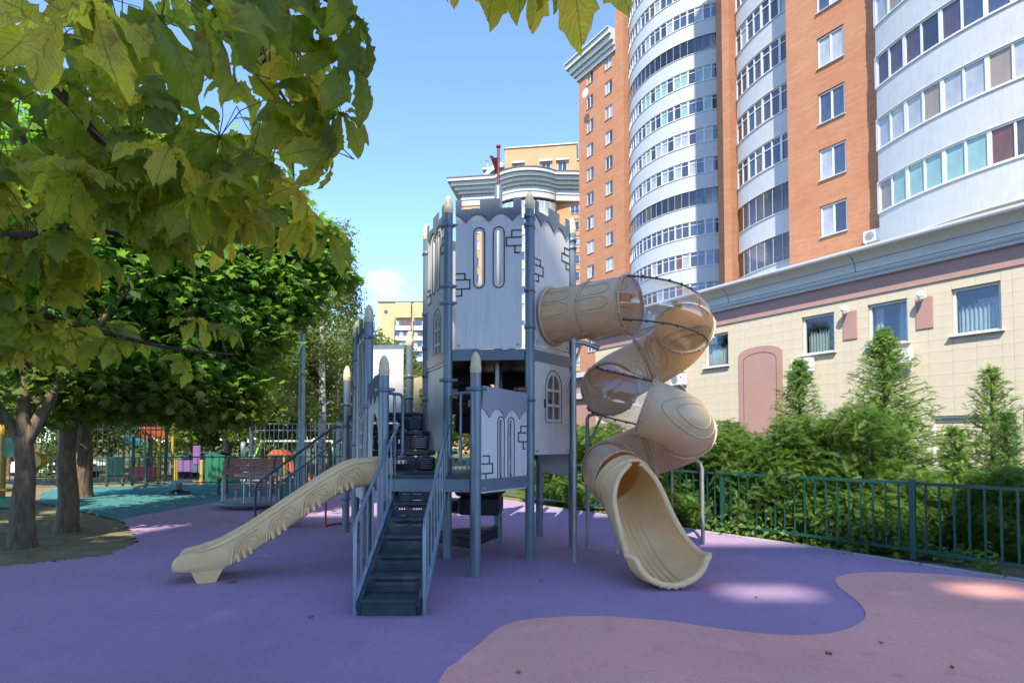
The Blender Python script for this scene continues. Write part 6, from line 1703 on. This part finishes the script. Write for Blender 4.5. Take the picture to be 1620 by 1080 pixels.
# dist along the fence (from its near end) of each shrub
tot = sum((Vector(a) - Vector(b)).length for a, b in zip(fence_line, fence_line[1:]))
names_h = ['first', 'second']
i = 0; d = 5.35
HLAB = ['hedge shrub at the near end of the clipped hedge beside the blue car', 'hedge shrub at the foot of the tallest conifer', 'full hedge shrub next along the green railing', 'hedge shrub under the leftmost conifer', 'hedge shrub in front of the arched niche', 'hedge shrub right of the tube slide leg',
        'hedge shrub behind the sand exit chute', 'hedge shrub behind the steel support legs', 'hedge shrub seen under the play castle', 'hedge shrub at the far end behind the castle posts', 'hedge shrub beyond the castle deck', 'last hedge shrub near the far fence', 'hedge shrub behind the centre post', 'hedge shrub behind the climbing pod']
while d < tot - .2 and i < len(HLAB):
    p, tg = along(fence_line, d); nrm = Vector((tg.y, -tg.x))
    if nrm.x < 0: nrm = -nrm
    q = p + nrm * .60
    t = thing('hedge_shrub', HLAB[i], 'shrub', (q.x, q.y, -.05), math.atan2(tg.y, tg.x) + rnd.choice((0, math.pi)), 'clipped evergreen hedge'); s = rnd.uniform(.9, 1.06)
    t.scale = (1, 1, s * (0.93 if i > 6 else 1.0)); link('stem', hst, t); link('foliage', HC[i % 3], t); d += 1.0; i += 1
# --- conifers behind the hedge
def conifer(label, px, Y, ytop, w, seed, n, mat='spruce', thin=0.0, name='conifer', z0=-.5, tm=NEEDLE_T, sz=.34):
    p = AT(px, 700, Y); h = ZAT(ytop, Y) - z0; r_ = np.random.RandomState(seed)
    nb = int(n / 26); P = []; D = []
    mb = MB(); mb.tube([(0, 0, 0), (0, 0, h * .5), (0, 0, h)], [.07, .045, .006], 7)
    for i in range(nb):
        t = .08 + .92 * (i / nb) ** .9; a = i * 2.399 + r_.normal() * .3; L = w * (1 - t) ** .85 * (.5 + .7 * r_.rand()) + .06; z = h * t
        e = np.array([math.cos(a), math.sin(a), .25 + thin * .3]); base = np.array([0, 0, z])
        if L > .15 and i % 2 == 0: mb.tube([(0, 0, z), tuple(base + e * L * .6), tuple(base + e * L + np.array([0, 0, .05]))], [.012, .008, .003], 4)
        for j in range(26):
            f = (j + 1) / 26; f = f ** .7; q = base + e * L * f + np.array([0, 0, -.10 * L * f * f + .08 * f]); P.append(q + r_.normal(size=3) * (.02 + .035 * L)); D.append(e + r_.normal(size=3) * .55)
    P = np.array(P); D = unit(np.array(D)); nn = len(P); Z = unit(np.array([0, 0, 1.0]) + r_.normal(size=(nn, 3)) * .5); Y_ = unit(D - Z * np.sum(D * Z, 1, keepdims=True)); X = np.cross(Y_, Z)
    top = np.clip(1.1 - P[:, 2] / h, .35, 1.0)
    me = leaf_mesh('foliage', M[mat], P, X, Y_, Z, sz * (.6 + .6 * r_.rand(nn)) * top, tm[0], tm[1], np.clip(r_.normal(.45, .28, nn), 0, 1))
    t = thing(name, label, 'tree', (p.x, Y, z0), 0, 'conifers behind the hedge'); part('trunk', mb, M['bark'], t, True); link('foliage', me, t); return t
conifer('leftmost young conifer rising over the hedge by the arched niche', 1266, 10.6, 574, 1.2, 111, 5200)
conifer('tallest feathery conifer rising over the hedge between the windows', 1402, 10.2, 528, 1.55, 112, 8600)
conifer('sparse dark spruce with a bare pointed leader at the right edge', 1571, 9.4, 588, 1.1, 113, 3000, thin=1.0)
conifer('bright green bushy thuja in front of the shutter', 1592, 7.8, 655, .62, 114, 3800, 'bright', tm=SPRAY_T, sz=.2)
conifer('small round conifer in the hedge gap near the blue car', 1512, 8.6, 682, .55, 115, 2200, 'spruce')
# shrub at the right end beside the fence post
for (px, Y, s, lab) in ((1560, 7.4, .62, 'low dark shrub behind the near fence post'), (1625, 6.9, .66, 'low dark shrub at the right edge behind the railing'), (1480, 8.0, .55, 'low shrub filling the hedge gap below the car')):
    p = AT(px, 800, Y); t = thing('low_shrub', lab, 'shrub', (p.x + .3, Y + .2, -.05), rnd.uniform(0, 6), 'low shrubs by the fence'); t.scale = (s, s, s * .92); link('stem', hst, t); link('foliage', HC[rnd.randrange(3)], t)
# weeds along the foot of the railing
r_ = np.random.RandomState(130); lob = []
for k in range(46):
    p, tg = along(fence_line, r_.uniform(1.0, 9.5)); nrm = Vector((tg.y, -tg.x)); nrm = nrm if nrm.x > 0 else -nrm; off_ = r_.uniform(-.14, .4); q = p + nrm * off_
    lob.append(((q.x, q.y, r_.uniform(.0, .12)), (.22, .2, .12 + .25 * r_.rand() ** 2)))
lob += [((along(fence_line, 6.2)[0].x + .15, along(fence_line, 6.2)[0].y + .1, .3), (.32, .25, .35)), ((along(fence_line, 4.6)[0].x + .2, along(fence_line, 4.6)[0].y + .1, .25), (.4, .3, .3))]
me = crown_mesh('weeds', M['weed'], 131, 3200, lob, OVAL_T, .095, .6, .0, .3, cut=lambda p: p[:, 2] > -.03); o = link('weeds', me); tag(o, 'small weeds along the foot of the green railing', 'weeds', kind='stuff')
# grass tufts on the soil at left and leaf litter
r_ = np.random.RandomState(133); n = 2600
P = np.stack([r_.uniform(-14, -5.4, n), r_.uniform(6, 16.5, n), np.full(n, -.02)], 1); ok = (P[:, 0] < -7.9 + .0 * P[:, 1]) | ((P[:, 1] < 9) & (P[:, 0] < -6.2)); P = P[ok]; n = len(P)
X, Y_, Z = frames(r_, n, 3.0, 0.0); me = leaf_mesh('leaf_litter', M['birch'], P + np.array([0, 0, .02]), X, Y_, Z, .07 * (.6 + .7 * r_.rand(n)), OVAL_T[0], OVAL_T[1], r_.rand(n)); o = link('leaf_litter', me); tag(o, 'scattered fallen leaves on the bare soil under the maples', 'leaf litter', kind='stuff')

# ================================================================== FOREGROUND CHESTNUT BOUGH
def leaflet(mb, uvs, base, yaw, L, W, droop, fold, curl, r_):
    """one toothed leaflet: midrib spine with two half blades, folded and drooping"""
    n = 14; B = len(mb.v); rows = []
    prof = [float(q) for q in np.interp(np.linspace(0, 9, 15), range(10), [0.05, .17, .31, .47, .65, .83, .96, 1.0, .80, .12])]
    for i in range(n + 1):
        t = i / n; y = L * (math.sin(t * 1.0 * max(.2, droop)) / max(.2, droop)); z = -L * (1 - math.cos(t * droop)) / max(.2, droop) * 1.0
        w = W * prof[i] * .5
        tooth = (1 + (.085 if i % 2 else -.075)) if 0 < i < n else 1
        zf = abs(w) * fold; wob = curl * math.sin(t * 5 + base[2] * 9) * .02
        for (sx, u) in ((-1, 0.0), (-.5, .25), (0, .5), (.5, .75), (1, 1.0)):
            rows.append((sx * w * tooth, y - abs(sx) * w * .28, z + zf * abs(sx) * (1.3 - .3 * abs(sx)) + wob * sx + .008 * math.sin(i * 2.4 + sx * 3))); uvs.append((u * prof[i] * .5 * 2 * .5 + .5 * (1 - prof[i] * .5 * 2 * .5) if False else .5 + (u - .5) * max(.05, prof[i]), t))
    c, s = math.cos(yaw), math.sin(yaw)
    vs = [(base[0] + x * c - y * s, base[1] + x * s + y * c, base[2] + z) for x, y, z in rows]
    fs = [(i * 5 + k, i * 5 + k + 1, (i + 1) * 5 + k + 1, (i + 1) * 5 + k) for i in range(n) for k in range(4)]
    mb.add(vs, fs, True)
def chestnut_leaf(seed, nl):
    r_ = random.Random(seed); mb = MB(); uvs = []
    for k in range(nl):
        a = (k - (nl - 1) / 2) * (2.2 * math.pi / (nl + 2.2)); sz = 1 - .30 * abs(k - (nl - 1) / 2) / ((nl - 1) / 2)
        leaflet(mb, uvs, (0, 0, 0), -a, .205 * sz * r_.uniform(.92, 1.1), .092 * sz * r_.uniform(.9, 1.12), r_.uniform(.8, 1.6), r_.uniform(.05, .45), r_.uniform(-1.5, 1.5), r_)
    nb = len(mb.v); mb.tube([(0, 0, .0), (0, -.05, .004), (0, -.13, .03)], [.0022, .002, .0025], 5); uvs += [(.5, .1)] * (len(mb.v) - nb)
    mb.uv = uvs; return mb.mesh('leaf', M['chestnut'])
CL = [chestnut_leaf(200 + k, (5, 7, 6, 5, 7, 6)[k]) for k in range(6)]
trunk_at = Vector((-3.3, 1.2, -.03))
ct = thing('horse_chestnut', 'horse chestnut whose yellow green boughs hang into the top left of the picture', 'tree', trunk_at)
LIMBS = []
def limb_px(pts, start, r0, r1):
    P = [Vector(start)] + [AT(px, py, Y) for px, py, Y in pts]; LIMBS.append(([Vector(p) for p in smooth_loop([tuple(q) for q in P], 5)], r0, r1))
TR0 = [(-3.3, 1.2, 2.0), (-3.3, 1.3, 3.2), (-3.2, 1.4, 4.2)]
limb_px([(-160, -60, 2.1), (0, 36, 2.0), (62, 112, 2.05), (125, 178, 2.1), (165, 226, 2.2), (250, 262, 2.3), (333, 293, 2.4), (421, 337, 2.5), (470, 360, 2.6)], (-3.3, 1.3, 3.0), .030, .004)
limb_px([(-140, 440, 3.0), (0, 478, 2.9), (90, 505, 2.9), (180, 530, 2.95), (280, 552, 3.0), (370, 560, 3.05)], (-3.3, 1.3, 2.2), .03, .004)
limb_px([(-120, 360, 2.6), (40, 372, 2.5), (130, 362, 2.55), (230, 380, 2.6), (320, 400, 2.7)], (-3.3, 1.3, 2.6), .028, .004)
limb_px([(60, -120, 1.9), (250, -40, 1.8), (370, 20, 1.8), (405, 75, 1.8), (440, 140, 1.85), (465, 178, 1.9)], (-3.25, 1.35, 3.4), .022, .003)
limb_px([(150, -260, 1.7), (420, -150, 1.7), (620, -110, 1.65), (800, -90, 1.6), (960, -100, 1.6)], (-3.2, 1.4, 3.8), .024, .004)
limb_px([(-60, 160, 2.6), (60, 250, 2.7), (170, 300, 2.8), (260, 330, 2.9)], (-3.3, 1.3, 2.8), .022, .004)
limb_px([(350, -60, 1.8), (470, -20, 1.75), (530, 10, 1.75), (560, 60, 1.8)], (-3.2, 1.4, 3.6), .016, .003)
mb = MB(); mb.tube([(-3.3, 1.2, -.05), (-3.3, 1.2, .3), (-3.3, 1.2, 2.0), (-3.3, 1.3, 3.2), (-3.15, 1.4, 4.6), (-2.9, 1.5, 6.5)], [.34, .26, .22, .18, .12, .03], 14); part('trunk', mb, M['bark_chest'], ct)
for P, r0, r1 in LIMBS:
    mb = MB(); mb.tube(P, [r0 + (r1 - r0) * i / (len(P) - 1) for i in range(len(P))], 8); part('bough', mb, M['bark_chest'], ct)
twigs = MB(); count = 0
lr = random.Random(5)
def nearest(p):
    best = None
    for P, _, _ in LIMBS:
        for q in P:
            d_ = (q - p).length
            if best is None or d_ < best[0]: best = (d_, q)
    return best
def place_leaf(px, py, Y, size=1.0, pitch=None, yaw=None, roll=None, var=None, twig=True):
    global count
    p = AT(px, py, Y); me = CL[var if var is not None else lr.randrange(6)]
    d_, q = nearest(p); dirv = (p - q)
    yw = math.atan2(-dirv.x, dirv.y) if dirv.length > .02 else lr.uniform(0, 6.28)
    yw = yaw if yaw is not None else yw + lr.gauss(0, .5)
    rx = pitch if pitch is not None else lr.gauss(-.5, .42); ry = roll if roll is not None else lr.gauss(0, .45)
    o = link('leaf', me, ct, p - trunk_at, (rx, ry, yw), (size, size, size)); count += 1
    if twig and .04 < d_:
        Rm = o.rotation_euler.to_matrix(); st = p + Rm @ Vector((0, -.13, .03)) * size
        m_ = st.lerp(q, .5) + Vector((lr.uniform(-.1, .1) * d_, lr.uniform(-.1, .1) * d_, .02 + .06 * min(1, d_))); twigs.tube([st, m_, q], [.0018, .0022, .003], 5)
def scatter(n, poly, Y0, Y1, smin, smax):
    xs_, ys_ = [p[0] for p in poly], [p[1] for p in poly]; k = 0
    def inside(x, y):
        c = False
        for (x0, y0), (x1, y1) in zip(poly, poly[1:] + poly[:1]):
            if (y0 > y) != (y1 > y) and x < (x1 - x0) * (y - y0) / (y1 - y0) + x0: c = not c
        return c
    pts = []; tries = 0
    while len(pts) < n and tries < 8000:
        tries += 1; x, y = lr.uniform(min(xs_), max(xs_)), lr.uniform(min(ys_), max(ys_))
        if inside(x, y): pts.append((x, y))
    for x, y in pts: place_leaf(x, y, lr.uniform(Y0, Y1), lr.uniform(smin, smax))
scatter(70, [(-60, -30), (300, -60), (420, 60), (470, 200), (420, 330), (250, 340), (80, 300), (-60, 330)], 1.9, 2.7, .85, 1.15)
scatter(34, [(-60, 250), (200, 240), (430, 290), (470, 360), (330, 400), (180, 410), (-60, 470)], 2.3, 3.0, .85, 1.1)
scatter(22, [(-40, 380), (120, 390), (200, 420), (60, 480), (-40, 500)], 2.5, 3.1, .8, 1.05)
scatter(24, [(-30, 470), (150, 510), (260, 545), (300, 590), (140, 570), (-20, 560)], 2.7, 3.15, .7, 1.0)
for (px, py, Y, s, yaw, pit) in ((150, 10, 1.05, 1.0, 2.9, -.9), (255, 30, 1.12, .95, 3.3, -1.1), (340, 20, 1.2, .9, 2.6, -1.0), (60, 40, 1.25, .9, 3.6, -.7), (420, -10, 1.35, .95, 3.0, -.9),
                                 (465, 80, 1.75, .9, 3.14, -1.35), (462, 175, 1.7, 1.05, -2.0, -.75), (500, 20, 1.6, 1.05, -2.2, -.9), (535, -20, 1.55, 1.05, -1.9, -1.0), (395, 40, 1.6, .9, 2.4, -.8),
                                 (455, 190, 1.75, 1.0, -1.2, -.6), (430, 260, 2.0, .95, -2.2, -.7), (470, 345, 2.1, 1.0, -1.5, -.35), (380, 330, 2.1, .95, 2.9, -.6), (330, 350, 2.3, .9, 3.3, -.7),
                                 (310, 505, 2.9, .85, -2.0, -.5), (355, 515, 3.0, .8, -1.4, -.4), (290, 570, 2.95, .8, -2.0, -.6), (110, 520, 2.7, .95, 3.0, -1.0), (40, 515, 2.7, .9, 3.4, -.9),
                                 (795, -75, 1.5, 1.0, 3.14, -1.2), (905, -85, 1.42, 1.25, 3.0, -1.25), (745, -70, 1.55, .8, 2.7, -1.1), (690, -95, 1.6, .7, 3.3, -1.1), (850, -90, 1.45, .9, -2.6, -1.1)):
    place_leaf(px, py, Y, s, pit, yaw)
for (px, py, Y, s, yaw, pit) in ((552, 96, 1.62, 1.0, -2.3, -1.05), (566, 30, 1.6, .95, -2.0, -1.15), (520, 232, 1.75, .95, -2.4, -.9), (505, 150, 1.7, .95, -1.7, -1.1), (540, 180, 1.8, .8, -2.7, -1.2), (470, 300, 2.0, .85, -2.0, -.8), (520, 370, 2.15, .9, -1.5, -.45)):
    place_leaf(px, py, Y, s, pit, yaw)
o = part('twigs', twigs, M['twig'], ct); o['kind'] = 'stuff'
# the rest of its crown, above the frame
me = crown_mesh('crown', M['shade'], 210, 4000, [((-3.2, -1.6, 7.2), (2.6, 2.6, 2.2)), ((-1.6, -2.2, 7.8), (2.2, 2.2, 1.8)), ((-4.2, -.2, 6.4), (2.0, 2.0, 2.0))], CHEST_T, .4, .9, .5, .5); link('crown', me, ct)

# ================================================================== BEYOND THE FENCES
def car(label, loc, rz, paint, cat='car', L=4.4, van=False):
    t = thing('parked_car', label, cat, loc, rz, 'cars parked in the courtyard')
    h = 1.95 if van else 1.46
    if van: prof = [(-2.15, .35), (-2.2, .9), (-2.15, 1.8), (-2.0, 1.95), (.9, 1.95), (1.35, 1.75), (1.75, 1.05), (2.15, .92), (2.22, .6), (2.18, .35)]
    else: prof = [(-2.15, .35), (-2.2, .62), (-2.12, .92), (-1.65, .98), (-1.1, 1.38), (-.5, 1.46), (.3, 1.44), (1.05, .98), (1.9, .84), (2.15, .68), (2.2, .42), (2.15, .35)]
    def sect(pr, hw, mat, nm, parent, taper=.0):
        mb = MB(); n = len(pr); rows = []
        for sy, k in ((-1, 1), (-.86, 0), (.86, 0), (1, 1)):
            rows.append([(x * (1 - .012 * k), sy * hw * (1 - (.16 * max(0, (z - .9) / .6))), z - .02 * k) for x, z in pr])
        vs = [p for r in rows for p in r]
        mb.add(vs, [(i * n + k, i * n + (k + 1) % n, (i + 1) * n + (k + 1) % n, (i + 1) * n + k) for i in range(3) for k in range(n)], False)
        mb.add(rows[0], [tuple(range(n - 1, -1, -1))]); mb.add(rows[-1], [tuple(range(n))]); return part(nm, mb, mat, parent, True)
    body = sect(prof, .88, paint, 'body', t)
    gp = [(-1.5, 1.0), (-1.05, 1.33), (-.5, 1.405), (.28, 1.385), (.95, 1.0)] if not van else [(.5, 1.15), (.5, 1.75), (1.2, 1.7), (1.62, 1.1)]
    for sy in (-1, 1):
        mb = MB().plate([(x, z) for x, z in gp], [], (0, sy * (.80 if not van else .80), 0), (1, 0, 0), (0, 0, 1), (0, -1, 0), .06); mb.v = [(x, y + sy * (.085 - .14 * max(0, (z - .9) / .6)), z) for x, y, z in mb.v]; part('side_window', mb, M['glass_dark'], t, True)
    mb = MB().add([(.34, -.66, 1.425), (.34, .66, 1.425), (1.03, .76, 1.0), (1.03, -.76, 1.0)], [(0, 3, 2, 1)]) if not van else MB().add([(1.36, -.7, 1.76), (1.36, .7, 1.76), (1.76, .78, 1.08), (1.76, -.78, 1.08)], [(0, 3, 2, 1)])
    mb.v = [(x + .012, y, z + .012) for x, y, z in mb.v]; part('windscreen', mb, M['glass_dark'], t, True)
    if not van:
        mb = MB().add([(-1.12, -.66, 1.385), (-1.12, .66, 1.385), (-1.64, .76, 1.0), (-1.64, -.76, 1.0)], [(0, 1, 2, 3)]); mb.v = [(x - .012, y, z + .012) for x, y, z in mb.v]; part('rear_window', mb, M['glass_dark'], t, True)
    for x in (-1.35, 1.35):
        for sy in (-1, 1):
            mb = MB().lathe([(.2, -.1), (.31, -.1), (.33, -.06), (.33, .06), (.31, .1), (.2, .1)], (0, 0, 0), 20); mb.v = [(x + a, sy * .80 + c, .33 + b) for a, b, c in mb.v]; w = part('wheel', mb, M['tyre'], t, True)
            mb = MB().lathe([(.0005, .1), (.2, .085), (.2, -.085), (.0005, -.1)], (0, 0, 0), 16); mb.v = [(x + a, sy * .80 + c, .33 + b) for a, b, c in mb.v]; part('rim', mb, M['steel'], w, True)
    for sy in (-.6, .6):
        part('headlight', MB().rbox((2.12, sy, .68 if not van else .8), (.12, .34, .14), 0, .03), M['glass_curtain'], t, True); part('tail_light', MB().rbox((-2.13, sy, .78), (.1, .3, .14), 0, .03), M['red'], t, True)
    return t
p = AT(1478, 760, 13.2); car('blue parked car half hidden behind the hedge gap at right', (p.x + .6, 13.4, -.6), RZ + math.pi, M['carblue'])
p = AT(1330, 760, 14.6); car('silver parked car behind the clipped hedge', (p.x + .3, 15.8, -.6), RZ + math.pi, M['carsilver'])
p = AT(352, 735, 33); car('white parked car with a dark wheel arch beyond the black fence', (p.x - .4, 33, -.6), R(8), M['carwhite'])
p = AT(180, 735, 33); car('white parked car behind the left end of the black fence', (p.x - 3, 33, -.6), R(4), M['carwhite'])
# play yard of the neighbours
sg = AT(466, 760, 26)
sw = thing('swing_frame', 'green and white swing frame beyond the fence', 'swing', (sg.x, 26, -.59))
for sx, mt in ((-1.55, 'lime'), (1.7, 'lime')):
    for sy in (-.9, .9): part('leg', MB().tube([(sx - .45 * (1 if sx < 0 else -1), sy, 0), (sx, 0, 2.05)], .05, 8), M[mt], sw, True)
part('crossbar', MB().tube([(-1.6, 0, 2.07), (1.75, 0, 2.07)], .05, 8), M['frame'], sw, True)
for x in (-.7, .75):
    part('chain', MB().tube([(x - .2, 0, 2.05), (x - .2, 0, .55)], .014, 5).tube([(x + .2, 0, 2.05), (x + .2, 0, .55)], .014, 5), M['steel'], sw, True); part('seat', MB().rbox((x, 0, .53), (.46, .2, .04), 0, .01), M['black'], sw, True)
og = AT(442, 760, 24); os_ = thing('toddler_slide', 'small orange slide with yellow posts beyond the fence', 'slide', (og.x, 24, -.59))
for x in (-.3, .3):
    for y in (-.3, .3): part('post', MB().tube([(x, y, 0), (x, y, 1.5)], .06, 8), M['yellow'], os_, True)
part('platform', MB().rbox((0, 0, .9), (.7, .7, .06), 0, .01), M['grn'], os_, True)
part('chute', MB().plate([(0, 0), (1.5, -.85), (1.75, -.85), (1.75, -.78), (1.5, -.7), (.1, .3), (0, .3)], [], (.3, 0, .95), (1, 0, 0), (0, 0, 1), (0, -1, 0), .5), M['orange'], os_, True)
part('roof', MB().plate([(-.4, 0), (.4, 0), (.15, .22), (-.15, .22)], [], (0, 0, 1.5), (1, 0, 0), (0, 0, 1), (0, -1, 0), .75), M['orange'], os_, True)
hg = AT(222, 745, 25); hs_ = thing('play_house', 'multicoloured play house among the trees beyond the fence', 'play house', (hg.x, 25, -.59))
for x in (-1.1, 0, 1.1):
    for y in (-.5, .5): part('post', MB().tube([(x, y, 0), (x, y, 2.3)], .06, 8), M['yellow' if x else 'grn'], hs_, True)
part('roof', MB().plate([(-.5, 0), (.5, 0), (0, .5)], [], (.5, 0, 2.2), (1, 0, 0), (0, 0, 1), (0, -1, 0), 1.2), M['orange'], hs_, True)
part('roof', MB().plate([(-.7, 0), (.7, 0), (.4, .45), (-.4, .45)], [], (-.95, 0, 1.9), (1, 0, 0), (0, 0, 1), (0, -1, 0), 1.1), M['cyan'], hs_, True)
part('wall_panel', MB().rbox((.45, -.52, .7), (1.2, .05, .6), 0, .03), M['red'], hs_, True); part('wall_panel', MB().rbox((-.75, -.52, 1.0), (.8, .05, .8), 0, .03), M['grn'], hs_, True); part('platform', MB().rbox((0, 0, .55), (2.3, 1.0, .08), 0, .02), M['wood'], hs_, True)
lg = AT(300, 745, 23.5); ls = thing('play_wall', 'lilac and yellow play panel beside a dark green slide wall', 'play wall', (lg.x, 23.5, -.59))
part('panel', MB().rbox((-.2, 0, 1.05), (.62, .06, .5), 0, .1), M['lilac'], ls, True); part('panel', MB().rbox((.28, 0, 1.5), (.32, .06, .8), 0, .12), M['lilac'], ls, True)
for x in (-.55, .5): part('post', MB().rbox((x, 0, .65), (.14, .14, 1.3), 0, .03), M['yellow'], ls, True)
part('side_wall', MB().plate([(0, 0), (1.3, 0), (1.0, .8), (.75, 1.45), (0, 1.55)], [], (.75, .1, 0), (1, 0, 0), (0, 0, 1), (0, -1, 0), .7), M['grn'], ls, True)
sg2 = AT(304, 740, 21.5); sn_ = thing('post_sign', 'small white sign on a thin pole beyond the fence', 'sign', (AT(384, 740, 22).x, 22, -.59))
zt = ZAT(698, 22) + .59; part('pole', MB().tube([(0, 0, 0), (0, 0, zt)], .03, 8), M['frame'], sn_, True); part('plate', MB().rbox((0, -.04, zt - .25), (.10, .02, .5), 0, .008).rbox((.02, -.055, zt - .25), (.16, .01, .46), 0, .004), M['frame'], sn_, True)
yg = AT(22, 770, 13.4); yp = thing('sandbox_hut', 'yellow and green play hut at the left edge behind the first maple', 'play hut', (yg.x, 13.2, -.03))
for x in (-.13, .47): part('post', MB().rbox((x, 0, .95), (.16, .14, 1.9), 0, .03), M['yellow'], yp, True)
part('roof', MB().plate([(-1.2, 0), (.2, 0), (.2, .45), (-1.2, .45)], [], (0, 0, 1.15), (1, 0, 0), (0, 0, 1), (0, -1, 0), .1), M['grn'], yp, True)
part('roof', MB().plate([(0, .05), (.42, .38), (.42, .5), (.38, .55), (.3, .62), (0, .75)], [], (.44, 0, .62), (1, 0, 0), (0, 0, 1), (0, -1, 0), .2), M['yellow'], yp, True)
part('bench_board', MB().rbox((-.4, -.25, .42), (1.6, .35, .06), 0, .02), M['yellow'], yp, True); part('side_board', MB().rbox((-.4, -.3, .14), (1.9, .08, .26), 0, .02), M['grn'], yp, True)
# fallen leaves and specks on the rubber
def fallen(px, py, s, lab, rz, kind=0):
    p = G(px, py); me = None; mb = MB(); n = 8; vs = []
    for i in range(n):
        a = 2 * math.pi * i / n; r = s * (1 if i % 2 else .62); vs.append((r * math.cos(a) * 1.2, r * math.sin(a), .010 + .018 * (math.sin(a * 2 + rz)) ** 2))
    mb.add([(0, 0, .009)] + vs, [(0, 1 + i, 1 + (i + 1) % n) for i in range(n)], True)
    o = link('fallen_leaf', mb.mesh('fallen_leaf', M['dry']), None, (p.x, p.y, .0), (0, 0, rz)); tag(o, lab, 'leaf', 'fallen leaves on the rubber')
for a in ((367, 921, .055, 'curled dry leaf beside the foot of the sand slide', .4), (492, 978, .022, 'tiny leaf on open purple rubber left of the stairs', 1.2), (600, 843, .025, 'pale scrap behind the lower stair railing', 2.0), (739, 858, .03, 'pale leaf on the rubber right of the stairs', .9), (856, 921, .018, 'dark crumb left of the exit chute', .3),
          (820, 1066, .02, 'small dark leaf on the pink patch at the bottom', .8), (1311, 1036, .022, 'small leaf on pink rubber right of centre', 1.7), (1394, 1019, .02, 'small leaf on pink rubber farther right', 2.5), (1196, 946, .016, 'crumb in the sunny spot right of the chute', .2), (1506, 1058, .018, 'dark leaf bit near the lower right corner', 1.1)): fallen(*a)
